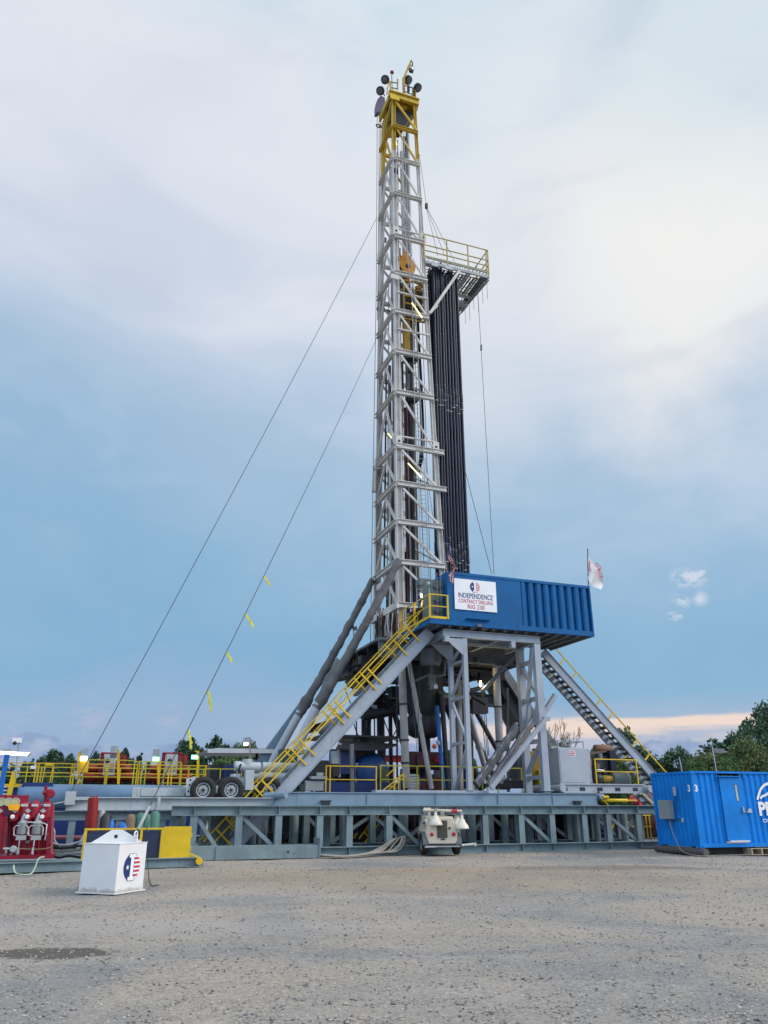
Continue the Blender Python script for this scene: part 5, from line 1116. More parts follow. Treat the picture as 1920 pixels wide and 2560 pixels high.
P('muffler', MB().lathe(pv(1486, 1871, 2.0), U, [(.13, 0), (.17, .03), (.17, .82), (.13, .85)], 16), RUST, en)
P('stack', MB().tube(pv(1493, 1876, 2.0), pv(1494, 1905, 2.0), .05).path([pv(1509, 1868, 2.0), pv(1509, 1863, 2.0), pv(1505, 1862, 2.0)], .05), RUST, en)
P('exhaust_pipe', MB().path([pv(1487, 1905, 1.6), pv(1490, 1925, 1.6), pv(1510, 1927, 1.6)], .05), CHR, en)
for i in range(12):
    rr = random.Random(i + 200); P('engine_part', MB().box(RG(10.2 + rr.random() * 1.1, 1.55 + rr.random() * .2, 2.65 + rr.random() * 1.1), .1 + .2 * rr.random(), .15, .1 + .2 * rr.random()), rr.choice([DARK, GREYD, RUST, OFFW, DARK]), en)
gn = thing('generator', 'grey green round electric motor on the skid behind the low yellow rail', 'motor', RG(11.6, 1.6, 2.5))
gc = pv(1530, 1947, 1.5)
P('motor', MB().lathe(gc, U, [(.24, 0), (.27, .04), (.27, .65), (.3, .66), (.3, .8), (.2, .83)], 20), paint('grey green motor', (.12, .15, .14), .5), gn)
P('coupling', MB().lathe(gc - U * .5, U, [(.1, 0), (.15, .1), (.12, .5)], 14), TDY, gn); P('gearbox', MB().lathe(gc - U * 1.0, U, [(.1, 0), (.22, .1), (.2, .4), (.1, .5)], 12), DARK, gn)
P('foot', MB().box(gc - ZZ * .32 + U * .3, .7, .4, .1), DARK, gn)
guardrail('guardrail', [RG(10.15, 1.03, 2.53), RG(12.3, 1.03, 2.53), RG(12.3, 2.8, 2.53)], 1.02, 'yellow guardrail on the skid beside the engine', YEL, step=3.2, toe=False)

# ------------------------------------------------------------------ wheeled dolly, long beams and left side plant
lb = thing('long_beam', 'chipped pale beam lying on the trusses below the dolly wheels', 'steel beam', RG(-8, .6, 1.66))
uu0, uu1 = loc(pv(165, 2010, .3))[0], loc(pv(720, 2005, .3))[0]
P('web', MB().ibeam(RG(uu0, .45, 1.72), RG(-3.9, .45, 1.72), .3, .42, .03), OFFW, lb)
P('bracket', MB().box(pv(176, 1995, .3), .32, .2, .42), OFFW, lb); P('bracket', MB().box(pv(199, 1996, .3), .55, .1, .1), OFFW, lb)
P('lashing_post', MB().box(pv(397, 2008, .2), .1, .08, .42), OFFW, lb)
lg = thing('low_girder', 'grey green girder on posts left of the front truss, behind the red manifold', 'steel girder', RG(-10, .5, 0))
P('chord', MB().ibeam(RG(uu0 - 1.2, .5, 1.35), RG(-7.3, .5, 1.35), .3, .28, .025), TEAL, lg)
for px in (180, 298, 345, 405, 430): P('post', MB().ibeam(RG(U0(px, v=.5), .5, .05), RG(U0(px, v=.5), .5, 1.21), .22, .22, .02, up=V), TEAL, lg)
P('foot_beam', MB().rb(uu0 - 1, -7.3, .3, .7, 0, .2), OFFW, lg); P('bar', MB().beam(RG(-10.6, .55, .2), RG(-10.2, .55, 1.2), .1, .12), OFFW, lg)
ve = thing('long_vessel', 'long faded blue grey cylinder lying behind the pale beam at left', 'tank', RG(-9.8, 3, 1.4))
P('shell', MB().lathe(RG(-12.75, 2.4, 1.95), U, [(.0001, -.02), (.36, 0), (.42, .25), (.42, 4.4), (.42, 5.5), (.38, 5.6)], 28), VES, ve)
P('hatch', MB().box(pv(95, 1962, 2.4), 1.0, .5, .14), DBLUE, ve)
fb_ = thing('loading_trestle', 'pale steel frame lying across the end of the blue grey cylinder', 'steel frame', RG(-8, 1.6, 1.9))
P('plate', MB().rb(loc(pv(352, 1985, 1.3))[0], loc(pv(462, 1985, 1.3))[0], 1.3, 1.5, 1.98, 2.26), OFFW, fb_); P('foot', MB().rb(loc(pv(330, 1990, 1.3))[0], loc(pv(350, 1990, 1.3))[0], 1.3, 1.5, 1.93, 2.28).rb(-8.6, -7.1, 1.35, 1.4, 1.94, 1.96), OFFW, fb_)
dl = thing('wheel_dolly', 'white axle dolly with big black truck wheels parked on the pale beam', 'trailer', RG(-6, 1.2, 1.9))
P('frame', MB().rb(-7.2, -4.2, 1.55, 1.75, 2.1, 2.35).rb(-7.2, -4.2, 2.9, 3.1, 2.1, 2.35), OFFW, dl)
P('end_bracket', MB().poly([pv(466, 1947, .95), pv(489, 1940, .95), pv(489, 1960, .95), pv(482, 1962, .95), pv(478, 1990, .95), pv(465, 1990, .95)], V * .12), OFFW, dl)
for px, py in ((476, 1950), (474, 1962), (471, 1978)): P('bolt_hole', MB().tube(pv(px, py, .94), pv(px, py, .949), .035, 8), DARK, dl)
P('suspension', MB().poly([pv(590, 1950, 1.2), pv(632, 1935, 1.2), pv(632, 1970, 1.2), pv(615, 1972, 1.2), pv(600, 1958, 1.2)], V * .3).box(pv(622, 1950, 1.2), .3, .4, .7).box(pv(648, 1968, 1.4), .6, .3, .15), OFFW, dl)
P('air_tank', MB().tube(pv(588, 1916, 2.2), pv(650, 1919, 2.2), .19, 16).tube(pv(656, 1918, 2.4), pv(745, 1920, 2.4), .19, 16), OFFW, dl)
P('air_tank', MB().tube(pv(628, 1940, 2.3), pv(745, 1944, 2.3), .17, 14), OFFW, dl)
P('valve', MB().tube(pv(589, 1903, 2.1), pv(589, 1918, 2.1), .07).tube(pv(618, 1898, 2.2), pv(618, 1912, 2.2), .19), OFFW, dl)
P('air_hose', MB().path([pv(602, 1910, 1.9), pv(597, 1925, 1.9), pv(600, 1942, 1.9)], .04, 6), BLACK, dl)
P('brake_unit', MB().tube(pv(583, 1935, 1.6), pv(583, 1950, 1.6), .12).tube(pv(594, 1935, 1.6), pv(594, 1950, 1.6), .1), OFFW, dl)
def wheel(c, r_, parent, hub=OFFW, wd=.28, ax=None):
    ax = ax or -V
    ty = P('tyre', MB().lathe(c, ax, [(r_ * .52, -wd / 2), (r_ * .80, -wd * .52), (r_ * .96, -wd * .44), (r_, -wd * .30), (r_, wd * .30), (r_ * .96, wd * .44), (r_ * .80, wd * .52), (r_ * .56, wd * .5), (r_ * .52, wd * .2)], 36), BLACK, parent)
    rm = P('rim', MB().lathe(c, ax, [(r_ * .53, wd * .1), (r_ * .55, wd * .44), (r_ * .50, wd * .40), (r_ * .44, wd * .16), (r_ * .26, wd * .30), (r_ * .12, wd * .32)], 32), hub, parent)
    return ty, rm
def wheel_detail(c, r_, rm, wd, ax):
    x = ax.orthogonal().normalized(); y = ax.cross(x); mb = MB(); m2 = MB()
    for i in range(8):
        a_ = i * math.pi / 4; p = c + (x * math.cos(a_) + y * math.sin(a_)) * r_ * .38 + ax * wd * .245; tg = (-x * math.sin(a_) + y * math.cos(a_))
        mb.beam(p - tg * r_ * .055, p + tg * r_ * .055, r_ * .06, .03, ax)
        p = c + (x * math.cos(a_ + .2) + y * math.sin(a_ + .2)) * r_ * .20 + ax * wd * .36; m2.tube(p - ax * .03, p + ax * .015, r_ * .028, 6)
    m2.lathe(c, ax, [(r_ * .12, wd * .3), (r_ * .11, wd * .5), (r_ * .05, wd * .54)], 14)
    P('hand_holes', mb, DARK, rm); P('hub_nuts', m2, DARK, rm)
for px in (507, 577, 672):
    c = pv(px, 1975, 1.0 if px < 650 else 1.35); ty, rm = wheel(c, .46, dl, OFFW, .34)
    wheel_detail(c, .46, rm, .34, -V)
    wheel(c + V * 1.7, .46, dl, OFFW, .34)
    P('axle', MB().tube(c, c + V * 1.7, .08), DARK, dl)
# canopy far left-middle
t = thing('white_canopy', 'flat white roof on posts behind the dolly and the leaning cylinders', 'canopy', pv(700, 1985, 10))
a, b = pv(515, 1875, 9.0), pv(760, 1875, 9.0)
P('roof', MB().poly([a, pv(545, 1870, 9.5), b + ZZ * .05, pv(775, 1882, 9.0), pv(520, 1880, 9.0)], V * 3.5), OFFW, t)
P('fascia', MB().beam(pv(519, 1877, 8.95), pv(775, 1879, 8.95), .06, .18), WHITE, t)
for px in (642, 735, 780): P('post', MB().beam(pv(px, 1882, 10), pv(px, 1985, 10), .12, .12), DARK, t)
t = thing('blue_unit', 'dark blue power unit with white pipes behind the dolly wheels', 'machinery', pv(640, 1980, 7))
P('body', MB().box(pv(650, 1945, 6.5), 3.2, 1.4, 1.0), DBLUE, t); P('body', MB().box(pv(560, 1940, 7.5), 1.4, 1.0, .9), DARK, t); P('green_cover', MB().box(pv(718, 1925, 4.0), .7, .6, 1.6), paint('dark green tarp', (.02, .07, .08), .7), t)
for i, (a, b, z) in enumerate(((-7.6, -6.2, 0), (-6.0, -4.6, 0), (-4.4, -3.2, 0))):
    guardrail('guardrail', [RG(a, 5.6, 1.95), RG(b, 5.6, 1.95)], 1.15, ['yellow guardrail behind the left dolly wheel', 'yellow guardrail behind the right dolly wheel', 'yellow guardrail behind the leaning cylinder feet'][i], YELG, step=.9, toe=False)
# left walkway with railings, consoles and lamps
vW = 18.0
wk = thing('pump_walkway', 'long yellow edged walkway with railings above the blue grey cylinder at far left', 'walkway', pv(200, 1990, vW))
wu0, wu1 = loc(pv(-60, 1950, vW))[0], loc(pv(520, 1950, vW))[0]
zr = loc(pv(200, 1962, vW))[2]
P('edge_beam', MB().rb(wu0, wu1, vW, vW + .1, zr - .14, zr + .02), YEL, wk)
P('deck', MB().rb(wu0, wu1, vW + .1, vW + 3.2, zr - .1, zr), GREYD, wk)
def wr(px, v=vW): return loc(pv(px, 1950, v))[0]
for h_, dv in ((1.07, 0), (.60, 0), (.93, 1.2), (.45, 1.2)): P('rail', MB().beam(RG(wu0, vW + dv, zr + h_), RG(wu1, vW + dv, zr + h_), .055, .055), YEL if dv == 0 else YELG, wk)
for px in (-20, 4, 38, 85, 92, 176, 182, 262, 266, 340, 345, 352, 420, 428, 470, 490, 512): P('rail_post', MB().beam(RG(wr(px), vW, zr), RG(wr(px), vW, zr + 1.09), .075, .075), YEL, wk)
for px in (60, 97, 128, 205, 300, 335, 348, 365, 402, 455): P('rail_post', MB().beam(RG(wr(px), vW + 1.2, zr), RG(wr(px), vW + 1.2, zr + (1.3 if px > 300 else .95)), .07, .07), YELG, wk)
P('rail', MB().beam(RG(wr(330), vW + 1.2, zr + 1.3), RG(wr(455), vW + 1.2, zr + 1.3), .055, .055).beam(RG(wr(215), vW + 1.2, zr + 1.35), RG(wr(330), vW + 1.2, zr + 1.35), .055, .055), YELG, wk)
P('gate', MB().beam(RG(wr(106), vW - .05, zr + .1), RG(wr(108), vW - .05, zr + 1.0), .07, .05).beam(RG(wr(125), vW - .05, zr + .1), RG(wr(129), vW - .05, zr + 1.0), .07, .05).beam(RG(wr(108), vW - .05, zr + 1.0), RG(wr(129), vW - .05, zr + 1.0), .07, .09), YEL, wk)
P('notice', MB().box(RG(wr(78), vW - .03, zr + .86), .26, .02, .16), LWHT, wk)
P('stair_post', MB().beam(pv(36, 1930, 12), pv(22, 1992, 12), .2, .2), YEL, wk)
P('handrail_post', MB().beam(pv(2, 1927, 12), pv(-4, 1990, 12), .16, .16), YEL, wk)
for k in range(3): P('tread', MB().beam(pv(4, 1967 + 9 * k, 12), pv(24, 1967 + 9 * k, 12), .08, .07), OFFW, wk)
P('tank_side', MB().rb(wu0, wu1, vW + .3, vW + 3, .1, zr - .1), DBLUE, wk)
# red pumps with consoles
for i, (x0, x1, fx0, fx1, lab) in enumerate(((207, 332, 252, 297, 'red pump unit with a grey control console, left of two on the walkway'), (365, 478, 405, 449, 'red pump unit with a grey control console, right of two on the walkway'))):
    v = 20.5; t = thing('pump_unit', lab, 'pump', pv((x0 + x1) / 2, 1960, v), 'red pump units behind the yellow railings')
    q = lambda px, py: loc(pv(px, py, v))
    u0, u1 = q(x0, 1940)[0], q(x1, 1940)[0]; zt_ = q(250, 1922)[2]; zm = q(250, 1941)[2]; zb_ = q(250, 1958)[2]
    o_ = P('body', MB().rb(u0 + .2, u1 - .4, v, v + 1.2, zm, zt_), RED2, t); bevel(o_, .08, 3)
    P('base', MB().rb(u0, u1, v - .05, v + 1.3, zb_ - .1, zb_ + .25), DARK, t)
    P('pipe', MB().tube(RG(u0, v - .25, zm), RG(u1, v - .25, zm), .24, 14), RED2, t)
    P('pipe', MB().tube(RG(u0 + .3, v - .1, zb_ + .3), RG(u1, v - .1, zb_ + .3), .12, 10), RED2, t)
    for k in range(4): P('dampener', MB().lathe(RG(u0 + .5 + k * (u1 - u0 - 1) / 3, v - .2, zt_ - .15), ZZ, [(.3, 0), (.38, .1), (.36, .28), (.15, .38)], 14), RED2, t)
    for k in range(5): P('strut', MB().beam(RG(u0 + .4 + k * (u1 - u0 - 1) / 4, v - .2, zb_), RG(u0 + .6 + k * (u1 - u0 - 1) / 4, v - .2, zm), .1, .1), RED2, t)
    f0, f1, ft, fb = q(fx0, 1900)[0], q(fx1, 1900)[0], q(fx0, 1884)[2], q(fx0, 1930)[2]; fm = (f0 + f1) / 2; fw = f1 - f0
    P('console', MB().rb(f0 + fw * .18, f1 - fw * .18, v - .75, v - .4, fb - .2, ft - .08), CAB, t)
    P('console_frame', MB().beam(RG(f0, v - .5, fb), RG(f0 + .05, v - .5, ft), .13, .2).beam(RG(f1, v - .5, fb), RG(f1, v - .5, ft), .13, .2).beam(RG(f0 - .05, v - .5, ft), RG(f1 + .05, v - .5, ft), .3, .08), RED2, t)
    P('gauge', MB().lathe(RG(fm - .12, v - .76, ft - .42), -V, [(.12, 0), (.12, .03), (.02, .035)], 14), DARK, t)
    P('console_label', MB().box(RG(fm + .15, v - .76, ft - .62), .2, .01, .1), LRED if i == 0 else OFFW, t)
    for k in range(3): P('button_row', MB().box(RG(fm, v - .76, ft - .78 - k * .11), .5, .01, .04), DARK, t)
    P('side_box', MB().box(RG(f1 + .28, v - .5, (ft * 2 + fb) / 3), .22, .2, .5), RED2, t)
# lamps on yellow posts
for i, (px, yb, yt, lx, ly, lm, lab) in enumerate(((195, 1960, 1880, 210, 1893, LITW, 'yellow lamp post with a bright white floodlight above the yellow box'), (296, 1960, 1874, 284, 1886, None, 'yellow lamp post with an unlit floodlight beside the left console'), (396, 1960, 1880, 390, 1894, LITG, 'yellow lamp post with a greenish lit floodlight left of the right console'), (495, 1960, 1878, 487, 1889, LITG, 'yellow lamp post with a green lit floodlight, right of the right console'), (625, 1950, 1845, 615, 1855, LITC, 'thin lamp post with a small lit floodlight above the white canopy'))):
    v = 17.6 if i < 4 else 8.6; t = thing('lamp_post', lab, 'lamp post', pv(px, yb, v), 'floodlight posts on the left walkway')
    a, b = pv(px, yb, v), pv(px + (4 if i == 0 else 0), yt, v)
    P('post', MB().beam(a, b, .13 if i < 4 else .06, .13 if i < 4 else .06, V), YEL if i < 4 else GALV, t)
    l_ = pv(lx, ly, v)
    P('bracket', MB().beam(b, pv(lx, yt, v), .06, .06), YEL if i < 4 else GALV, t)
    if i != 3: P('housing', MB().box(l_ + ZZ * (.26 if i < 4 else .08), .36 if i < 4 else .2, .3, .36 if i < 4 else .2), CHR, t)
    P('lens', MB().box(l_ - ZZ * .08, .34 if i < 4 else .18, .24, .22 if i < 4 else .16), lm or GLASS, t)
solo('yellow_box', MB().rb(wr(192), wr(217), vW - .25, vW + .1, zr + .62, zr + 1.2).box(RG(wr(203), vW - .1, zr + 1.27), .35, .2, .14), YEL, 'yellow tool box hung on the railing below the bright floodlight', 'box')
t = thing('camera_pole', 'thin leaning pole with a white security camera at far left', 'camera pole', pv(39, 1980, 6))
P('pole', MB().tube(pv(39, 1945, 6), pv(48, 1848, 6), .035, 8), GALV, t); P('camera_body', MB().box(pv(43, 1851, 6), .34, .2, .18).ball(pv(37, 1855, 6), .11), WHITE, t); P('dome', MB().ball(pv(37, 1857, 5.95), .085), DARK, t)
t = thing('light_bar', 'long glowing light bar on a blue post at the far left edge', 'lamp', pv(2, 1990, 3.5))
P('post', MB().beam(pv(-2, 1995, 3.5), pv(18, 1886, 3.5), .17, .17), MBLUE, t)
P('tube', MB().tube(pv(-60, 1879, 3.5), pv(74, 1886, 3.5), .062, 12), LITC, t); P('cap', MB().tube(pv(73, 1884, 3.5), pv(76, 1886, 3.5), .1, 12), GALV, t)
P('bracket', MB().beam(pv(6, 1871, 3.5), pv(16, 1878, 3.5), .06, .06).beam(pv(14, 1874, 3.5), pv(30, 1875, 3.5), .08, .06), GALV, t)
# blue tank and clutter under the girder
t = thing('blue_tank', 'dark blue tank side behind the red manifold, below the pale beam', 'tank', pv(170, 2130, 2.2))
P('side', MB().rb(U0(110, v=2.2), U0(222, v=2.2), 2.2, 3.2, .3, 1.5), DBLUE, t); P('skid', MB().rb(U0(60, v=2.1), U0(228, v=2.1), 2.1, 3.3, .05, .25), OFFW, t)
P('pipe', MB().tube(pv(128, 2093, 1.8), pv(208, 2094, 1.8), .07, 10), paint('dull pink pipe', (.30, .10, .11), .5), t); P('side_wall', MB().rb(U0(-80, v=4), U0(110, v=4), 4.0, 5.5, .2, 1.55), DBLUE, t)
for i, (px, py, r_, h_, mt, lab) in enumerate(((228, 2080, .24, .0, 0, 0),)):
    pass
t = thing('red_post', 'scuffed red upright post with a torn top behind the yellow frame', 'post', pv(228, 2110, -.6))
P('tube', MB().path([pv(228, 2110, -.6), pv(229, 2060, -.6), pv(233, 2005, -.6), pv(234, 1995, -.6)], .16, 14, rf=lambda i: (.155, .16, .165, .17)[i]), RED2, t)
P('side_tube', MB().tube(pv(217, 2110, -.5), pv(219, 2035, -.5), .07), RED2, t); P('torn_top', MB().path([pv(226, 1998, -.6), pv(230, 1990, -.6), pv(236, 1996, -.6), pv(241, 1990, -.6), pv(243, 2000, -.6)], .03, 5), RED2, t)
for i, (px, w_, h_, mt, lab) in enumerate(((350, .15, .9, GRN, 'green gas bottle left of three behind the yellow frame'), (368, .15, .85, GRN, 'green gas bottle middle of three behind the yellow frame'), (386, .17, .95, GRN, 'green gas bottle right of three behind the yellow frame'), (326, .17, .85, paint('brown drum', (.20, .125, .085), .6), 'brown drum left of the green bottles'), (308, .2, .6, MBLUE, 'bright blue drum behind the yellow frame'), (276, .14, .7, MBLUE, 'small blue bottle beside the grey posts'), (262, .2, .9, DARK, 'black drum behind the red post'), (252, .12, 1.0, GALV, 'grey bottle near the red post'))):
    p = RG(U0(px, v=-.4), -.4, .25)
    solo('gas_bottle', MB().lathe(p, ZZ, [(w_, 0), (w_, h_ + .15), (w_ * .6, h_ + .28), (w_ * .25, h_ + .3)], 14), mt, lab, 'cylinder', 'drums and bottles behind the yellow frame')
# long low skid under manifold and yellow frame
t = thing('manifold_skid', 'long grey green skid on the gravel carrying the red manifold and yellow frame', 'skid', RG(-10, -2, 0))
P('side_beam', MB().ibeam(RG(-15, -4.5, .12), RG(-7.0, -3.62, .12), .22, .25, .02), TEAL, t)
P('deck', MB().poly([RG(-15, -4.3, .13), RG(-7.0, -3.5, .13), RG(-7.0, -.9, .13), RG(-15, -.9, .13)], ZZ * .03), TEAL, t)
P('tow_pipe', MB().tube(RG(-7.15, -3.85, .15), RG(-7.15, -1.3, .15), .10, 14), YEL, t)
yf = thing('mesh_guard', 'yellow framed mesh guard with a solid yellow end panel on the skid', 'guard panel', RG(-8.8, -3.3, .17))
y0, y1, yz0, yz1, yv = -10.42, -7.38, .19, 1.00, -3.3
for (a, b) in ((y0, y0 + .08), (-9.62, -9.54), (-8.86, -8.79), (-8.26, -8.18)): P('upright', MB().rb(a, b, yv, yv + .08, yz0, yz1), YEL, yf)
P('top_bar', MB().rb(y0, -8.18, yv - .01, yv + .09, yz1, yz1 + .05), YEL, yf); P('bottom_bar', MB().rb(y0 - .1, y1 + .05, yv - .06, yv + .12, yz0 - .04, yz0 - .002), YEL, yf)
P('end_panel', MB().rb(-8.18, y1, yv + .01, yv + .05, yz0, yz1 + .08), YEL, yf); P('hinge', MB().rb(y1, y1 + .03, yv, yv + .1, .4, .52), YEL, yf); P('hinge', MB().rb(y1, y1 + .03, yv, yv + .1, .78, .9), YEL, yf)
mb = MB(); wd_ = -8.26 - y0 - .08; mc_ = (y0 + .08 - 8.26) / 2
for i in range(44): mb.box(RG(mc_, yv + .06, yz0 + .01 + (yz1 - yz0) * (i + .5) / 44), wd_, .012, .009)
for i in range(66): mb.box(RG(y0 + .08 + wd_ * (i + .5) / 66, yv + .065, (yz0 + yz1) / 2), .008, .01, yz1 - yz0)
P('mesh', mb, paint('navy mesh wire', (.05, .07, .14), .5, dirt=.3, dcol=(.16, .16, .2)), yf)
P('cooler_core', MB().rb(y0 + .1, -8.26, yv + .2, yv + .4, yz0, yz1 - .05), paint('dark navy core', (.02, .025, .06), .6, dirt=.5, dcol=(.10, .10, .16)), yf)

# red choke manifold
mf = thing('choke_manifold', 'crimson manifold of valves, domes and pipes on the skid at the left edge', 'manifold', RG(-12, -3, .16))
vM = -3.1
def m3(px, py, dv=0): return pv(px, py, vM + dv)
P('frame', MB().beam(m3(118, 2140), m3(126, 2010), .09, .09).beam(m3(128, 2140), m3(132, 2015, .6), .07, .07).beam(m3(-40, 2014), m3(98, 2016), .14, .12).beam(m3(60, 2036, .3), m3(130, 2036, .3), .09, .09), RED, mf)
P('back_panel', MB().poly([m3(20, 2035, .5), m3(118, 2035, .5), m3(112, 2142, .5), m3(20, 2142, .5)], V * .3), RED, mf)
P('left_panel', MB().poly([m3(-60, 2040, -.2), m3(20, 2042, -.2), m3(10, 2135, -.2), m3(-60, 2140, -.2)], V * .1), RED, mf)
bl = MB().poly([m3(13, 2043, -.22), m3(21, 2043, -.22), m3(12, 2134, -.22), m3(4, 2134, -.22)], V * .02)
for i in range(11): bl.ball(lerp(m3(17, 2045, -.25), m3(8, 2132, -.25), i / 10), .018, 6)
P('bolted_flange', bl, RED2, mf)
P('upper_pipe', MB().tube(m3(40, 2020), m3(110, 2022), .10, 14), RED, mf)
for px in (62, 88, 118):
    o_ = P('pressure_dome', MB().lathe(m3(px, 2020), ZZ, [(.16, -.25), (.16, 0), (.14, .12), (.07, .19), (.03, .2), (.03, .26)], 16), RED, mf)
    P('dome_label', MB().box(m3(px - 1, 2013, -.165), .17, .012, .07), OFFW, o_)
P('valve_tree', MB().tube(m3(112, 2030), m3(115, 1965), .05, 10).tube(m3(113, 1985), m3(126, 1983), .05).ball(m3(112, 1982), .07).ball(m3(126, 1981), .10), RED, mf)
P('tree_wheel', MB().lathe(m3(127, 1985, -.1), -V, [(.10, 0), (.12, .02), (.1, .04)], 12), RED, mf)
for (px, py) in ((3, 2005), (21, 2005), (39, 2005)):
    o_ = P('dial', MB().lathe(m3(px, py, -.1), -V, [(.115, -.05), (.115, .03), (.1, .035), (.095, .015)], 22), OFFW, mf); P('dial_face', MB().lathe(m3(px, py, -.1), -V, [(.095, .02), (.002, .021)], 20), paint('dial face', (.42, .42, .20), .5, dirt=0), o_)
P('dial_board', MB().box(m3(18, 2005, -.02), 1.1, .08, .36), RED, mf)
P('yellow_hood', MB().poly([m3(18, 2011, -.3), m3(51, 2011, -.3), m3(45, 2026, -.3), m3(23, 2026, -.3)], V * .15), paint('orange yellow hood', (.85, .38, .01), .45, dirt=.1), mf)
for px in (0, 37, 70, 108):
    P('valve_body', MB().lathe(m3(px, 2045), -V, [(.12, -.3), (.14, .1), (.08, .2)], 12).box(m3(px, 2028, -.02), .3, .2, .22), RED, mf)
    P('diamond_plate', MB().poly([m3(px - 8, 2027, -.25), m3(px, 2021, -.25), m3(px + 8, 2027, -.25), m3(px, 2033, -.25)], V * .03), GALV, mf)
for px in (31, 68, 105): P('small_gauge', MB().lathe(m3(px, 2042, -.28), -V, [(.06, -.05), (.06, .03), (.04, .04)], 12), WHITE, mf)
for px in (53, 90):
    P('choke_valve', MB().lathe(m3(px, 2086, -.2), ZZ, [(.1, 0), (.13, .03), (.13, .28), (.15, .30), (.08, .36), (.05, .48), (.02, .56)], 14).box(m3(px, 2094, -.2), .26, .2, .12), GALV, mf)
    P('tubing', MB().path([m3(px - 18, 2070, -.3), m3(px - 19, 2088, -.3), m3(px - 10, 2090, -.3)], .018, 6).path([m3(px - 18, 2070, -.3), m3(px - 12, 2064, -.3), m3(px + 14, 2064, -.3), m3(px + 18, 2070, -.3), m3(px + 16, 2088, -.3)], .018, 6), CHR, mf)
    P('handle', MB().beam(m3(px - 7, 2118, -.3), m3(px - 9, 2136, -.3), .05, .05).beam(m3(px - 4, 2100, -.3), m3(px - 6, 2116, -.3), .03, .03), GALV if px < 60 else OFFW, mf)
P('tubing', MB().path([m3(52, 2054, -.3), m3(110, 2058, -.3), m3(117, 2062, -.3), m3(114, 2090, -.3), m3(112, 2100, -.3)], .02, 6), CHR, mf)
P('round_gauge', MB().lathe(m3(33, 2123, -.3), -V, [(.10, -.06), (.10, .02), (.07, .05)], 16).tube(m3(8, 2122, -.25), m3(26, 2122, -.25), .04), CHR, mf)
P('lower_pipe', MB().path([m3(45, 2122, -.28), m3(90, 2124, -.28), m3(115, 2122, -.25), m3(132, 2117, -.2)], .025, 6), RUST, mf)
for px in (24, 72, 98, 112): P('riser', MB().tube(m3(px, 2035, .1), m3(px - 2, 2140, .1), .05, 8), RED, mf)
for i in range(22):
    rr = random.Random(i + 300); x, y = 25 + rr.random() * 95, 2030 + rr.random() * 105
    P('fitting', MB().box(m3(x, y, .05), .06 + .12 * rr.random(), .15, .05 + .12 * rr.random()) if i % 2 else MB().ball(m3(x, y, .0), .05 + .04 * rr.random(), 6), rr.choice([RED, RED, RED, RED2, GALV]), mf)
P('base', MB().poly([m3(-60, 2141, -.35), m3(138, 2136, -.35), m3(134, 2146, -.35), m3(-60, 2150, -.35)], V * 1.2), RED, mf)
# hoses near the manifold and on the gravel
def hose(name, pts_, r_, mt, lab, cat='hose'): return solo(name, MB().path(pts_, r_, 7), mt, lab, cat)
def smooth(pts_, k=6):
    pts_ = [Vector(p) for p in pts_]; o_ = []
    for i in range(len(pts_) - 1):
        p0, p1, p2, p3 = pts_[max(i - 1, 0)], pts_[i], pts_[i + 1], pts_[min(i + 2, len(pts_) - 1)]
        for j in range(k):
            t_ = j / k; o_.append(.5 * ((2 * p1) + (p2 - p0) * t_ + (2 * p0 - 5 * p1 + 4 * p2 - p3) * t_ ** 2 + (3 * p1 - p0 - 3 * p2 + p3) * t_ ** 3))
    o_.append(pts_[-1]); return o_
for i in range(5):
    y = 2108 + i * 8
    hose('supply_hose', smooth([pv(118, y - 6, -2.6), pv(145, y + 4, -2.7), pv(172, y + 4 - i, -2.8), pv(202, y + (i - 2) * 2, -2.7)]), .035, [GALV, BLACK, HOSE, GALV, BLACK][i], ['topmost grey hose between manifold and yellow frame', 'black hose second from the top between manifold and yellow frame', 'tan hose in the middle between manifold and yellow frame', 'pale hose fourth between manifold and yellow frame', 'lowest black hose between manifold and yellow frame'][i])
hose('supply_hose', smooth([pv(118, 2058, -2.4), pv(135, 2075, -2.5), pv(136, 2100, -2.5), pv(150, 2118, -2.6), pv(160, 2132, -2.6)]), .03, GALV, 'grey hose looping down right of the red manifold')
hose('green_hose', smooth([pv(110, 2142, -4.0), pv(96, 2147, -4.45), pv(88, 2168, -4.6), pz(76, 2185, .03), pz(50, 2186, .03), pz(37, 2180, .05), pv(34, 2163, -4.65)]), .022, paint('pale green hose', (.42, .50, .38), .6), 'pale green hose drooping in a loop over the skid edge')
hose('white_line', smooth([pv(70, 2010, -1.5), pv(90, 2012, -1.2), pv(130, 2010, -.5), pv(166, 2003, .1)]), .012, OFFW, 'thin white line from the manifold domes to the pale beam', 'line')
for i in range(9):
    rr = random.Random(i + 500); o = rr.uniform(-.2, .2); h_ = .05 + .03 * (i % 4)
    a = RG(-2.7, -1.05 - .04 * i + o, .05 + .02 * (i % 3))
    hose('cable_bundle', smooth([a, RG(-2.0, -1.1 - .05 * i, .04), RG(-1.45 + .12 * i, -1.0, .05 + .008 * i), RG(-.75 + .12 * i, -.75, .13), RG(-.1 + .09 * i + o * .5, -.35, .33 + .3 * abs(o)), RG(.35 + .06 * i, .0, .50 + .012 * i), RG(.7 + .04 * i, .45, .46), RG(1.1, .9, .38), RG(1.8 + .1 * i, 1.2, .42 + .01 * i), RG(3.0, 1.25 + .03 * i, .40)]), .028, [HOSE, HOSE, GALV, HOSE, BLACK, HOSE, GALV, HOSE, HOSE][i], 'dusty hose, one of a bundle lying over the truss foot left of the trailer', 'hose')
for o in list(bpy.data.objects):
    if o.name.startswith('cable_bundle'): o['group'] = 'hose bundle left of the light trailer'
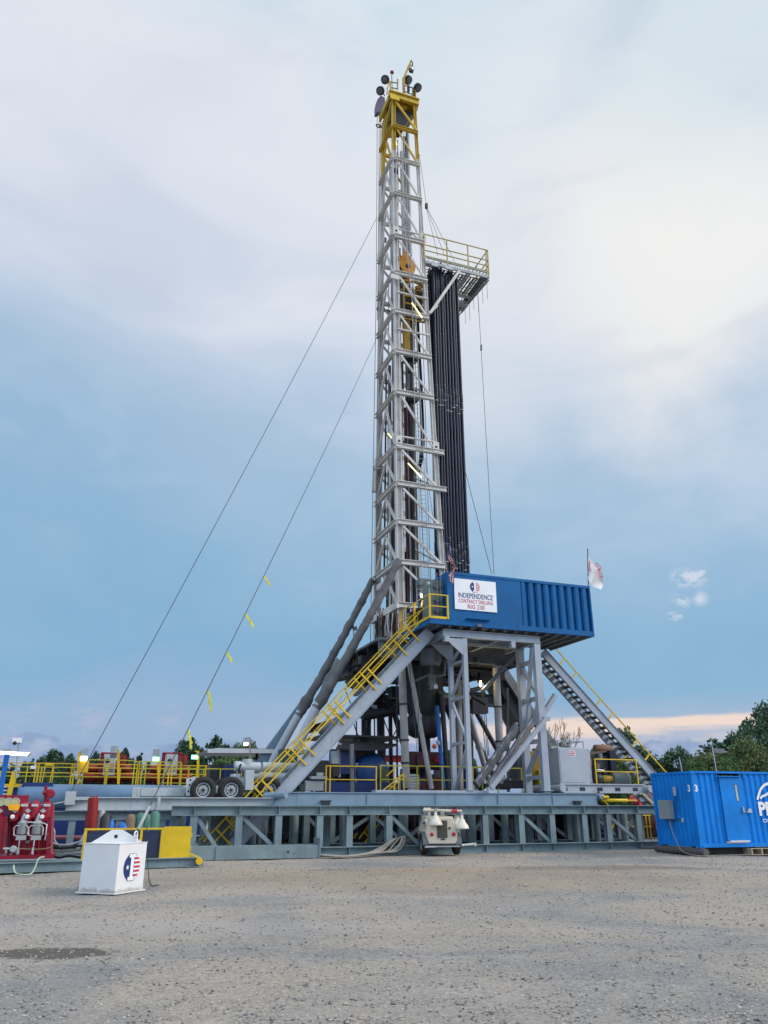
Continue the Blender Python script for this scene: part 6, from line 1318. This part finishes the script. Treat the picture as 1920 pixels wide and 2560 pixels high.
hose('ground_cable', smooth([pz(1535, 2112, .02), pz(1560, 2117, .02), pz(1590, 2120, .02), pz(1640, 2121, .02), pz(1665, 2122, .02)]), .018, BLACK, 'thin black cable on the gravel running to the blue container', 'cable')
hose('steel_cable', smooth([pz(372, 2195, .02), pz(378, 2214, .02), pz(396, 2212, .02)]), .012, BLACK, 'short black cable end on the gravel right of the white block', 'cable')
hose('steel_cable', [pv(392, 2010, .0), shk + ZZ * .12 + bx * .25 + by * -.05, pz(372, 2195, .03), pz(377, 2213, .02)], .010, CABLE, 'thin tail wire hanging beside the white block', 'cable')

def mud(m0, name, zl, col):
    m_ = m0.copy(); m_.name = name; t = N(m_.node_tree); b = t.n['Principled BSDF']
    src = b.inputs['Base Color'].links[0].from_socket; g = t.new('ShaderNodeNewGeometry'); sep = t.new('ShaderNodeSeparateXYZ', i_0=g.outputs['Position'])
    n_ = t.noise(g.outputs['Position'], 7, 8, .75); h = t.math('SUBTRACT', sep.outputs[2], t.math('MULTIPLY', t.math('SUBTRACT', n_, .38), zl * 2.6))
    f = t.math('MULTIPLY', t.sstep(h, zl * .35, -.02), .75)
    n2_ = t.noise(t.mapping(g.outputs['Position'], scale=(9, 9, 1.2)), 2.2, 8, .7); f = t.math('MAXIMUM', f, t.math('MULTIPLY', t.sstep(n2_, .60, .74), .28))
    t.put(b.inputs['Base Color'], t.mix(f, src, col)); return m_
WMUD = mud(WHITE, 'white paint with splashed dust', .16, (.34, .29, .24))
# ------------------------------------------------------------------ white anchor block with emblem
ab = thing('anchor_block', 'white steel cube with a round stars and stripes emblem on the gravel', 'anchor block', A0)
s_ = .91; BX = (bx, by, ZZ)
c = A0 + bx * s_ / 2 + by * s_ / 2
o_ = P('cube', MB().box(c + ZZ * (.02 + s_ / 2), s_, s_, s_, BX), WMUD, ab); bevel(o_, .008)
P('base_plate', MB().box(c + ZZ * .008, s_ + .08, s_ + .08, .022, BX), WHITE, ab)
P('top_plate', MB().box(c + ZZ * (.935), s_ + .02, s_ + .02, .012, BX), WHITE, ab)
dg_ = (by - bx * -.0).normalized()
lp0 = c + ZZ * .94
ld = (by * 1.0 - bx * 0.55).normalized()
pl = [(-.52, 0), (-.12, .25), (.10, .25), (.56, 0)]
lugp = P('lifting_plate', MB().poly([lp0 - ld * x_ + ZZ * z_ + ld.cross(ZZ) * .012 for x_, z_ in pl], ld.cross(ZZ) * -.025), WHITE, ab)
hc = lp0 + ld * .02 + ZZ * .12; nn = ld.cross(ZZ)
P('lifting_hole', MB().tube(hc + nn * .016, hc - nn * .017, .038, 16), DARK, lugp)
P('shackle', MB().box(shk - ZZ * .02, .03, .10, .18, BX).path([shk + ZZ * .08 + bx * .05 * math.cos(a_ * .6283) + ZZ * .06 * math.sin(a_ * .6283) for a_ in range(11)], .018, 6, caps=False), WHITE, ab)
P('turnbuckle', MB().tube(lerp(g2[1][-1], g2[1][-2], .04), lerp(g2[1][-1], g2[1][-2], .30), .035, 8), GALV, ab)
fc = A0 + bx * s_ * .50 + ZZ * (.02 + s_ * .5) + by * -.001
logo(fc, bx, ZZ, .262, .262, ab, .004)

# ------------------------------------------------------------------ light tower trailer
tx = Vector((math.cos(R(9)), math.sin(R(9)), 0)); ty_ = Vector((-math.sin(R(9)), math.cos(R(9)), 0)); TX = (tx, ty_, ZZ)
T0 = pz(1107, 2139, 0)
def tp(x, y, z): return T0 + tx * x + ty_ * y + ZZ * z
tl = thing('light_tower', 'beige light tower trailer with folded shade lamps parked before the truss', 'light tower', T0)
mb = MB()
sec = lambda y, w0, w1, w2, z0, z1, z2: [tp(-w0, y, z0), tp(w0, y, z0), tp(w1, y, z1), tp(w2, y, z2), tp(-w2, y, z2), tp(-w1, y, z1)]
A_ = sec(0.0, .50, .57, .40, .38, .72, 1.25); B_ = sec(.12, .53, .60, .43, .38, .74, 1.29); C_ = sec(1.5, .53, .60, .43, .38, .74, 1.31)
vs = A_ + B_ + C_
fs = [(0, 1, 2, 3, 4, 5)] + [(i, (i + 1) % 6, 6 + (i + 1) % 6, 6 + i) for i in range(6)] + [(6 + i, 6 + (i + 1) % 6, 12 + (i + 1) % 6, 12 + i) for i in range(6)] + [tuple(range(12, 18))]
mb.add(vs, fs); o_ = P('body', mb, BEI, tl); bevel(o_, .03, 3)
gl = MB()
for i in range(10):
    f = i / 9; gl.beam(tp(-.17 + .34 * f, -.035, .60), tp(-.17 + .34 * f, -.02, 1.15), .008, .008)
for i in range(22): gl.beam(tp(-.19, -.03, .60 + .55 * i / 21), tp(.19, -.03, .60 + .55 * ((i + 1.6) % 22) / 21 if False else .60 + .55 * i / 21), .012, .008)
P('grille_back', MB().poly([tp(-.19, -.012, .58), tp(.19, -.012, .58), tp(.19, -.0, 1.16), tp(-.19, -.0, 1.16)], ty_ * .01), paint('grille dark', (.05, .055, .045), .6), tl)
gm = MB()
for i in range(15):
    z = .585 + i * .04; gm.path([tp(-.19 + .38 * k / 14, -.028 + .012 * (z - .58), z + (.02 if (k + i) % 2 else -.012)) for k in range(15)], .0055, 4)
P('grille', gm, MESHG, tl)
for sx in (-.38, .42): 
    o_ = P('tail_light', MB().lathe(tp(sx, -.005, .70), -ty_, [(.065, -.02), (.065, .02), (.055, .035), (.01, .04)], 20), paint('tail light red', (.45, .01, .02), .2, dirt=.1), tl)
P('port', MB().lathe(tp(.27, .0, .90), -ty_, [(.045, -.02), (.045, .02), (.03, .022), (.028, .0)], 16), BLACK, tl)
P('plate', MB().box(tp(.02, -.01, .53), .16, .015, .035, TX).box(tp(.02, -.012, .555), .05, .015, .03, TX), DARK, tl)
P('side_label', MB().poly([tp(-.60, .25, 1.03), tp(-.60, .6, 1.05), tp(-.555, .6, 1.12), tp(-.555, .25, 1.12)], -tx * .01), NAVY, tl)
P('side_seam', MB().beam(tp(-.605, .12, .76), tp(-.605, 1.5, .76), .01, .012), DARK, tl)
P('chassis', MB().box(tp(0, .05, .33), 1.3, .12, .10, TX).box(tp(-.45, .8, .33), .08, 1.6, .09, TX).box(tp(.45, .8, .33), .08, 1.6, .09, TX), DARK, tl)
P('step_bar', MB().tube(tp(-.66, -.08, .28), tp(-.26, -.08, .29), .028, 8).box(tp(0, -.03, .30), 1.25, .05, .04, TX), CHR, tl)
P('outrigger', MB().tube(tp(.72, .1, .33), tp(1.22, .16, .36), .04, 10).box(tp(1.25, .16, .35), .06, .08, .12, TX), paint('white outrigger', (.62, .62, .58), .5), tl)
for sx in (-1, 1):
    c = tp(sx * .60, .42, .33)
    P('tyre', MB().lathe(c, tx * sx, [(.19, -.1), (.27, -.11), (.32, -.08), (.33, -.05), (.33, .05), (.32, .08), (.27, .11), (.2, .1), (.19, .05)], 30), BLACK, tl)
    rm = P('rim', MB().lathe(c, tx * sx, [(.19, .02), (.2, .09), (.17, .08), (.13, .03), (.06, .05), (.02, .06)], 26), CHR, tl)
    fd = MB(); n = 12
    arc = [tp(sx * .60, .42 - .42 * math.cos(a_), .34 + .40 * math.sin(a_)) for a_ in [math.pi * i / n for i in range(n + 1)]]
    for a, b in zip(arc[:-1], arc[1:]): fd.beam(a, b, .22, .025, (a + b) / 2 - c)
    P('mudguard', fd, GREYD, tl)
P('cross_bar', MB().tube(tp(-.65, .2, 1.50), tp(.80, .2, 1.47), .05, 10), BEI, tl)
P('red_tape', MB().tube(tp(.40, .2, 1.478), tp(.62, .2, 1.474), .055, 12), LRED, tl)
P('tail_pipe', MB().tube(tp(-.55, .5, 1.52), tp(-.30, .45, 1.52), .07, 12), BEI, tl)
P('winch_gear', MB().box(tp(-.12, .35, 1.48), .2, .25, .22, TX).box(tp(.15, .4, 1.5), .3, .2, .1, TX).box(tp(.68, .3, 1.45), .25, .2, .15, TX).tube(tp(-.3, .4, 1.4), tp(.5, .4, 1.4), .03), GREYD, tl)
for i in range(8):
    rr = random.Random(i + 600); a = tp(rr.uniform(-.3, .6), .3, 1.52); P('cable', MB().path(smooth([a, a + ZZ * .08 + tx * .1, a + tx * .22 - ZZ * .02]), .01, 5), BLACK, tl)
P('mast_tubes', MB().box(tp(0.05, .9, 1.42), .14, 1.6, .14, TX), CHR, tl)
for i, (x, y, z) in enumerate(((-.22, .05, 1.0), (-.36, .45, 1.0), (.74, .0, .88), (.66, .45, .93))):
    lh = P('lamp_head', MB().lathe(tp(x, y, z), ZZ, [(.245, 0), (.25, .015), (.24, .06), (.20, .14), (.14, .21), (.12, .24), (.11, .30), (.06, .32), (.05, .46)], 24), paint('ivory enamel', (.68, .63, .52), .35, dirt=.15), tl)
    P('lamp_glass', MB().lathe(tp(x, y, z + .01), ZZ, [(.22, 0), (.01, -.04)], 20), GLASS, lh); P('yoke', MB().box(tp(x, y, z + .48), .09, .07, .16, TX), GALV, lh)

# ------------------------------------------------------------------ blue container
cx_ = Vector((math.cos(R(17.5)), math.sin(R(17.5)), 0)); cy_ = Vector((-math.sin(R(17.5)), math.cos(R(17.5)), 0)); CX = (cx_, cy_, ZZ)
K0 = pz(1753, 2121, .25); K0 = Vector((K0.x, K0.y, 0))
def kp(x, y, z): return K0 + cx_ * x + cy_ * y + ZZ * z
KL, KW, KZ0, KZ1 = 6.06, 2.40, .25, 2.84
ct = thing('shipping_container', 'bright blue shipping container with a door and white lettering at the right edge', 'container', K0)
def corr(p0, p1, dv, n, z0, z1, dep):
    mb = MB(); L_ = (p1 - p0).length; d_ = (p1 - p0) / L_; w_ = L_ / n; pr_ = []
    for i in range(n):
        s = i * w_; pr_ += [(s, 0), (s + w_ * .28, 0), (s + w_ * .46, 1), (s + w_ * .76, 1), (s + w_ * .94, 0)]
    pr_.append((L_, 0))
    for (a, da), (b, db) in zip(pr_[:-1], pr_[1:]):
        q0, q1 = p0 + d_ * a + dv * dep * da, p0 + d_ * b + dv * dep * db
        mb.add([q0 + ZZ * z0, q1 + ZZ * z0, q1 + ZZ * z1, q0 + ZZ * z1], [(0, 1, 2, 3)])
    return mb
P('long_wall', corr(kp(.14, .02, 0), kp(1.15, .02, 0), cy_, 4, KZ0 + .15, KZ1 - .07, .045), CBLUE, ct)
P('long_wall', corr(kp(2.12, .02, 0), kp(KL - .1, .02, 0), cy_, 15, KZ0 + .15, KZ1 - .07, .045), CBLUE, ct)
P('end_wall', corr(kp(.02, .12, 0), kp(.02, KW - .12, 0), cx_, 9, KZ0 + .16, KZ1 - .08, .04), CBLUE, ct)
P('rear_wall', MB().box(kp(KL / 2, KW - .03, (KZ0 + KZ1) / 2), KL - .2, .03, 2.4, CX), CBLUE, ct); P('end_wall', MB().box(kp(KL - .03, KW / 2, (KZ0 + KZ1) / 2), .03, KW - .2, 2.4, CX), CBLUE, ct)
P('roof', MB().box(kp(KL / 2, KW / 2, KZ1 - .03), KL - .1, KW - .1, .03, CX), CBLUE, ct)
for (x, y) in ((.06, .06), (KL - .06, .06), (.06, KW - .06), (KL - .06, KW - .06)):
    P('corner_post', MB().box(kp(x, y, (KZ0 + KZ1) / 2), .15, .13, KZ1 - KZ0 - .23, CX), CBLUE, ct)
    for z in (KZ0 + .06, KZ1 - .055):
        o_ = P('corner_casting', MB().box(kp(x, y, z), .17, .16, .118, CX), CBLUE, ct); bevel(o_, .012)
    if y < 1: P('casting_hole', MB().box(kp(x, y - .081, KZ0 + .06), .06, .008, .045, CX), DARK, ct)
P('top_rail', MB().box(kp(KL / 2, .01, KZ1 - .035), KL - .3, .06, .07, CX), CBLUE, ct); P('top_rail', MB().box(kp(.03, KW / 2, KZ1 - .04), .06, KW - .28, .08, CX), CBLUE, ct)
P('bottom_rail', MB().box(kp(KL / 2, .02, KZ0 + .085), KL - .28, .07, .13, CX), CBLUE, ct); P('bottom_rail', MB().box(kp(.04, KW / 2, KZ0 + .09), .07, KW - .28, .14, CX), CBLUE, ct)
P('fork_pocket', MB().box(kp(-.0, 2.0, KZ0 + .03), .03, .28, .05, CX).box(kp(-.0, .4, KZ0 + .03), .03, .22, .05, CX), DARK, ct)
dr = P('door', MB().box(kp(1.635, .0, 1.56), .94, .05, 2.16, CX), CBLUE, ct); bevel(dr, .008)
P('lintel', MB().box(kp(1.60, -.05, 2.66), 1.0, .07, .025, CX), CBLUE, dr)
P('window', MB().box(kp(1.86, -.028, 2.10), .085, .01, .56, CX), paint('pale glass', (.45, .48, .40), .2), dr); P('window_frame', MB().box(kp(1.86, -.024, 2.10), .12, .01, .60, CX), DARKB, dr)
P('handle', MB().box(kp(2.02, -.05, 1.52), .06, .05, .2, CX).box(kp(2.03, -.08, 1.45), .14, .03, .025, CX), CHR, dr)
P('sill', MB().box(kp(1.66, -.06, .47), .84, .06, .035, CX), WHITE, dr); P('wall_plate', MB().poly([kp(2.20, -.035, 1.42), kp(2.42, -.035, 1.42), kp(2.39, -.035, 1.56), kp(2.28, -.035, 1.56)], cy_ * .02), OFFW, ct)
for x in (1.08, 2.3): P('lug', MB().box(kp(x, .0, 2.68 if x > 2 else 2.62), .05, .05, .13, CX), CBLUE, ct)
e0 = kp(-.03, .0, 0)
P('lettering', text_mb('3', kp(-.03, .155, 2.25), -cy_, ZZ, .24, .13, .035, .03), LWHT, ct)
P('lettering', text_mb('3', kp(.12, -.012, 2.25), cx_, ZZ, .24, .13, .035, .004), LWHT, ct)
P('lettering', text_mb('PE', kp(3.06, -.012, 1.55), cx_, ZZ, .48, .62, .04, .0, 'CENTER'), LWHT, ct)
P('lettering', text_mb('OPT', kp(3.10, -.012, 1.14), cx_, ZZ, .13, .48, .01, .0, 'CENTER'), LWHT, ct)
def stroke(pts_, w_):
    mb = MB(); n = len(pts_)
    q = [kp(x, -.013, z) for x, z in pts_]
    for k in range(n - 1):
        d_ = (q[k + 1] - q[k]).normalized(); s = d_.cross(cy_).normalized() * w_ / 2
        mb.add([q[k] - s, q[k] + s, q[k + 1] + s, q[k + 1] - s], [(0, 1, 2, 3)])
    return mb
sm_ = lambda l: [(p.x, p.z) for p in smooth([Vector((x, 0, z)) for x, z in l])]
P('ridge_emblem', stroke(sm_([(2.76, 1.86), (2.86, 2.05), (3.0, 2.24), (3.2, 2.38), (3.45, 2.45)]), .09), LWHT, ct); P('ridge_emblem', stroke(sm_([(2.90, 1.90), (3.0, 1.98), (3.15, 2.02), (3.4, 2.14)]), .08), LWHT, ct)
# fittings on the end wall
eb = P('switch_box', MB().box(kp(-.14, 1.52, 1.52), .22, .62, .66, CX), paint('grey enclosure', (.26, .30, .31), .5, dirt=.2), ct); bevel(eb, .01)
P('conduit_box', MB().box(kp(-.05, 1.0, 2.16), .07, .09, .3, CX), OFFW, ct); P('conduit', MB().tube(kp(-.04, 1.0, 1.98), kp(-.04, .98, 1.4), .015, 6), DARK, ct)
P('power_cable', MB().path(smooth([kp(-.12, 1.4, 1.2), kp(-.2, 1.1, 1.1), kp(-.1, .95, 1.2), kp(-.06, .8, 1.16)]), .018, 6), BLACK, ct)
P('socket', MB().box(kp(-.05, .75, 1.16), .06, .07, .14, CX), OFFW, ct)
hose('yellow_cable', smooth([kp(-.15, 1.35, 1.2), kp(-.3, 1.15, .95), kp(-.45, .75, .5), kp(-.55, .35, .16), kp(-.3, -.12, .03), kp(.4, -.25, .03), kp(1.6, -.2, .03), kp(2.2, -.2, .03)]), .014, HOSE, 'pale cable falling from the grey switch box across the container end', 'cable')
pi_ = solo('skid_pipe', MB().tube(kp(.02, -.22, .125), kp(.02, 2.6, .125), .125, 20).tube(kp(5.5, -.2, .125), kp(5.5, 2.6, .125), .125, 20), paint('dark pipe steel', (.09, .08, .08), .6, dirt=.5, dcol=(.2, .17, .15)), 'dark pipe lying under the near end of the blue container', 'pipe')
solo('timber_sleeper', MB().box(kp(1.1, .4, .12), 2.0, .25, .24, CX), paint('dark timber', (.05, .045, .04), .9), 'dark timber under the container long side', 'timber')
for i in range(2):
    pal = thing('wooden_pallet', ['wooden pallet half under the container below the door', 'paler wooden pallet right of the first, at the picture edge'][i], 'pallet', kp(2.2 + 1.05 * i, -.3, 0), 'pallets under the container door')
    x0 = 1.98 + 1.0 * i
    for k in range(6): P('deck_board', MB().box(kp(x0 + .5, -.1 + .16 * k - .1 * i, .215), .96, .1, .02, CX), WOOD, pal)
    for k in range(3): P('bearer', MB().box(kp(x0 + .06 + .44 * k, .3 - .1 * i, .11), .06, .9, .19, CX), WOOD, pal)
    for k in range(3): P('bottom_board', MB().box(kp(x0 + .5, -.1 + .38 * k - .1 * i, .012), .96, .1, .02, CX), WOOD, pal)
for i, (x, y, h_, lab) in enumerate(((.55, 1.2, .55, 'short thin white mast on the near end of the container roof'), (2.8, 2.0, 1.15, 'thin white antenna mast behind the container roof'))):
    solo('antenna', MB().tube(kp(x, y, KZ1 - .02), kp(x - .05, y, KZ1 + h_), .02, 6), OFFW, lab, 'antenna')
solo('metal_sign', MB().box(pY(1797, 1877, 60), 1.0, .08, .32), GREYD, 'pale metal board standing before the trees above the container', 'sign')
# red boom lift parked behind
t = thing('boom_lift', 'bright red folded boom lift parked behind the right end of the truss', 'boom lift', pv(1600, 2010, 6))
P('knuckle', MB().poly([pv(1585, 2004, 6), pv(1590, 1990, 6), pv(1600, 1984, 6), pv(1602, 1998, 6), pv(1592, 2006, 6)], V * .5), BRED, t)
P('boom', MB().beam(pv(1592, 2003, 6.2), pv(1720, 1990, 6.2), .4, .42).beam(pv(1602, 1987, 6.2), pv(1720, 1983, 6.2), .3, .12), BRED, t); P('ram', MB().tube(pv(1600, 1988, 6), pv(1608, 1987, 6), .07), WHITE, t)
P('base', MB().rb(loc(pv(1700, 2050, 6))[0], loc(pv(1700, 2050, 6))[0] + 3, 6, 8, .4, 1.2), BRED, t)

# ------------------------------------------------------------------ trees
def crown_mesh(kind, seed, H, Wd, leaf, nclump, perclump, base=.12):
    rr = random.Random(seed); mb = MB(); cl = []
    for i in range(nclump):
        if kind == 'pine':
            h_ = base + (1 - base) * rr.random() ** .9; rmax = Wd * (1 - h_) ** .6 * (.45 + .55 * min(1, h_ / .3)); rmax = max(rmax, .05 * Wd)
        else:
            h_ = base + (1 - base) * rr.random() ** .75; rmax = Wd * math.sqrt(max(0.02, 1 - ((h_ - .5) / .52) ** 2))
        a_ = rr.random() * 6.283; q = rmax * (.35 + .65 * rr.random() ** .5)
        sq = 1 + .25 * math.sin(a_ * 2 + seed)
        cl.append((Vector((q * math.cos(a_) * sq, q * math.sin(a_) * sq, h_ * H)), (.35 + .55 * rr.random()) * Wd * (.28 if kind == 'pine' else .30)))
    if kind == 'pine':
        for i in range(10): a_ = rr.random() * 6.283; q = Wd * .5 * rr.random(); cl.append((Vector((q * math.cos(a_), q * math.sin(a_), H * (.93 + .16 * rr.random() - q / Wd * .3))), Wd * .10))
    for c, r_ in cl:
        for k in range(perclump):
            d = Vector((rr.gauss(0, 1), rr.gauss(0, 1), rr.gauss(0, 1))); d.normalize(); p = c + d * r_ * rr.random() ** .4
            if kind == 'pine': p.z = c.z + (p.z - c.z) * 1.3
            n_ = Vector((rr.gauss(0, 1), rr.gauss(0, 1), rr.gauss(0, 1) + .4)).normalized(); x = n_.orthogonal().normalized(); y = n_.cross(x); s = leaf * (.6 + .8 * rr.random())
            an = rr.random() * 3; x2 = x * math.cos(an) + y * math.sin(an); y2 = -x * math.sin(an) + y * math.cos(an)
            mb.add([p - x2 * s, p - y2 * s * .6, p + x2 * s, p + y2 * s * .6], [(0, 1, 2, 3)])
    tr = MB().path([Vector((0, 0, 0)), Vector((.03 * Wd, 0, H * .4)), Vector((0, .02 * Wd, H * .9))], .2, 7, rf=lambda i: (.024 * H, .018 * H, .004 * H)[i])
    for c, r_ in cl[:14]: tr.path([Vector((0, 0, max(.1 * H, c.z - H * .18))), c * .55 + Vector((0, 0, c.z * .42)), c], .05, 5, rf=lambda i: (.009 * H, .006 * H, .002 * H)[i])
    return mb, tr
TREES = {}
def tree_kind(key, kind, seed, H, Wd, leaf, nc, pc, mat, base=.12):
    cm, tm = crown_mesh(kind, seed, H, Wd, leaf, nc, pc, base)
    TREES[key] = (mkmesh(cm, 'crown', LEAF[mat], Vector()), mkmesh(tm, 'trunk', BARK, Vector()), H, Wd)
tree_kind('pineA', 'pine', 1, 10, 2.6, .17, 90, 46, 'pine'); tree_kind('pineB', 'pine', 2, 10, 3.4, .18, 110, 46, 'pine', .2); tree_kind('pineC', 'pine', 5, 10, 1.6, .15, 60, 44, 'pine')
tree_kind('broadA', 'broad', 3, 10, 4.2, .22, 110, 46, 'broad'); tree_kind('broadB', 'broad', 4, 10, 5.0, .22, 120, 44, 'olive', .1); tree_kind('darkA', 'broad', 6, 10, 4.4, .22, 120, 46, 'dark', .15); tree_kind('slim', 'broad', 8, 10, 2.4, .18, 60, 40, 'dark', .2)
def tree(px, ytop, Y, key, lab, wf=1.0, rz=0.0, grp=None, name='tree'):
    cm, tm, H, Wd = TREES[key]
    top = pY(px, ytop, Y); s = top.z / H / .99
    t = thing(name, lab, 'tree', Vector((top.x, Y, -.05)), grp)
    t.scale = (s * wf, s * wf, s); t.rotation_euler = (0, 0, rz)
    for nm, me in (('crown', cm), ('trunk', tm)):
        o_ = bpy.data.objects.new(nm, me); COL.objects.link(o_); o_.parent = t
    return t
gL, gR, gM = 'dark trees behind the left railings', 'trees behind the blue container', 'trees seen behind the rig'
for a in ((10, 1922, 84, 'pineB', 'low dark tree behind the light bar post', 1.1, 0.3), (32, 1915, 88, 'pineC', 'small pointed pine right of the camera pole foot', 1.2, 1), (62, 1912, 84, 'pineA', 'dark pine at the left end of the big clump', .9, 2), (80, 1906, 86, 'pineC', 'narrow pine just left of the big clump', 1.0, 3),
          (98, 1902, 84, 'pineC', 'narrow pine touching the big clump', 1.2, 4), (130, 1884, 82, 'pineB', 'tallest rounded dark pine above the yellow gate', 1.0, 5), (150, 1890, 84, 'pineB', 'rounded pine at the right of the big clump', .9, 1.3), (178, 1893, 85, 'pineA', 'pointed pine left of the bright floodlight', .9, .7),
          (240, 1888, 86, 'pineA', 'dark pine behind the left console', .9, 2.2), (262, 1900, 84, 'pineB', 'low pine hidden by the left console', .9, .2), (312, 1880, 86, 'pineA', 'pointed dark pine right of the left console', .95, 4.1), (330, 1905, 88, 'pineB', 'shorter pine between the two consoles', .7, 2), (350, 1892, 88, 'pineC', 'slender pine between the two consoles', 1.0, 3.3),
          (372, 1912, 84, 'pineA', 'low pine left of the right console', .9, 1), (462, 1862, 84, 'pineB', 'tall broad pine behind the right console', .9, .9), (480, 1856, 86, 'pineA', 'tall pointed pine where the lower guy wire ends in trees', .9, 5.5), (505, 1880, 84, 'pineA', 'dark pine right of the green lamp', .9, 1.9), (540, 1850, 86, 'pineA', 'tall pine at the left end of the white canopy', .9, 3), (560, 1872, 84, 'pineB', 'broad dark pine under the white canopy', .9, 4.4),
          (612, 1862, 80, 'broadA', 'brighter green round tree behind the canopy lamp', .7, 2.7), (580, 1895, 78, 'broadA', 'green bushy tree below the white canopy', .8, .4), (680, 1888, 86, 'broadA', 'green tree between the leaning cylinders', .8, .9), (735, 1905, 86, 'pineB', 'dark tree behind the long staircase', .8, 1.5)):
    tree(*a, grp=gL)
for a in ((1181, 1908, 120, 'darkA', 'small lone round tree under the drill floor', .45, .3), (1395, 1885, 88, 'broadA', 'green tree behind the grey cabinet', .8, 1.1), (1480, 1890, 88, 'broadB', 'olive tree behind the engine', .7, 2), (1550, 1822, 86, 'slim', 'tall slender tree between the right stair rails', .9, 3), (1505, 1872, 84, 'broadA', 'green tree left of the right staircase', .6, 3.6), (1598, 1868, 84, 'slim', 'slender tree crossing the right stair handrail', .9, 4), (1570, 1900, 82, 'broadA', 'green tree below the right staircase', .9, .5), (1525, 1900, 86, 'darkA', 'dark green tree behind the yellow skid rail', .9, 1.9), (1628, 1900, 84, 'darkA', 'low dark tree at the stair foot', .6, 5.1)):
    tree(*a, grp=gM)
for a in ((1690, 1882, 84, 'darkA', 'dark round tree left above the container corner', .8, .4), (1655, 1905, 86, 'darkA', 'low dark tree where the stair rail meets the container', .7, 1.4), (1725, 1898, 86, 'darkA', 'dark tree right above the container corner', .6, 2.4), (1765, 1893, 80, 'broadB', 'olive green tree above the container number', .7, 4.4), (1800, 1852, 90, 'slim', 'thin loose tree with gaps above the container door', 1.5, .7), (1790, 1890, 78, 'broadB', 'olive bushy tree behind the pale board', .8, 3.7),
          (1845, 1846, 90, 'darkA', 'tall dark tree right of the pale board', .6, 5), (1862, 1858, 78, 'broadB', 'reddish olive tree below the tall dark one', .6, .9), (1880, 1818, 92, 'darkA', 'taller dark tree near the right edge', .6, 2.9), (1930, 1778, 94, 'darkA', 'tallest dark tree cut by the right edge', .7, 4.9), (1910, 1850, 80, 'darkA', 'dense dark tree at the right edge', .8, 1.2), (1820, 1900, 76, 'broadA', 'low green tree above the container door', .6, 2), (1740, 1905, 78, 'broadA', 'low green tree above the container corner', .6, 2.6)):
    tree(*a, grp=gR)
# bare trees
def bare(px, ytop, Y, lab, seed):
    rr = random.Random(seed); top = pY(px, ytop, Y); b = Vector((top.x, Y, -.05)); t = thing('bare_tree', lab, 'tree', b); H = top.z
    mb = MB(); tw = MB()
    def grow(p, d, L_, r_, dep):
        q = p + d * L_; (mb if dep < 2 else tw).tube(p, q, r_, 5, r_ * .65)
        if dep >= 5: return
        for k in range(3 if dep < 4 else 2): grow(q, (d + Vector((rr.uniform(-.6, .6), rr.uniform(-.5, .5), rr.uniform(0, .5)))).normalized(), L_ * (.50 + .2 * rr.random()), r_ * .62, dep + 1)
    grow(b, Vector((0, 0, 1)), H * .42, .13, 0)
    P('trunk', mb, BARK, t); P('twigs', tw, BARK, t)
bare(1375, 1815, 80, 'bare pale branched tree just right of the heavy support legs', 2); bare(1400, 1848, 78, 'smaller bare tree above the grey cabinet', 6); 
# far belt of woods reading as one mass
def woods():
    rr = random.Random(77); mb = MB()
    for i in range(52000):
        px = rr.uniform(-150, 2080); Y = rr.uniform(90, 104)
        hp = 1945 if px < 1350 else 1925
        hmax = pY(px, hp + 22 * noise.noise(Vector((px * .02, Y * .1, 0))) + (50 if 780 < px < 1340 else 0), Y).z
        z = hmax * rr.random() ** .8; x = (px - 960) / F * Y / math.cos(TH) * .98
        n_ = Vector((rr.gauss(0, 1), rr.gauss(0, 1) - .5, rr.gauss(0, 1) + .4)).normalized(); a_ = n_.orthogonal().normalized(); b_ = n_.cross(a_); s = .22 * (.6 + .9 * rr.random())
        p = Vector((x, Y, z)); mb.add([p - a_ * s, p - b_ * s * .7, p + a_ * s, p + b_ * s * .7], [(0, 1, 2, 3)])
    struct('distant_woods', mb, LEAF['dark'], 'stuff')
woods()
for m_ in bpy.data.meshes:
    if m_.users == 0: bpy.data.meshes.remove(m_)
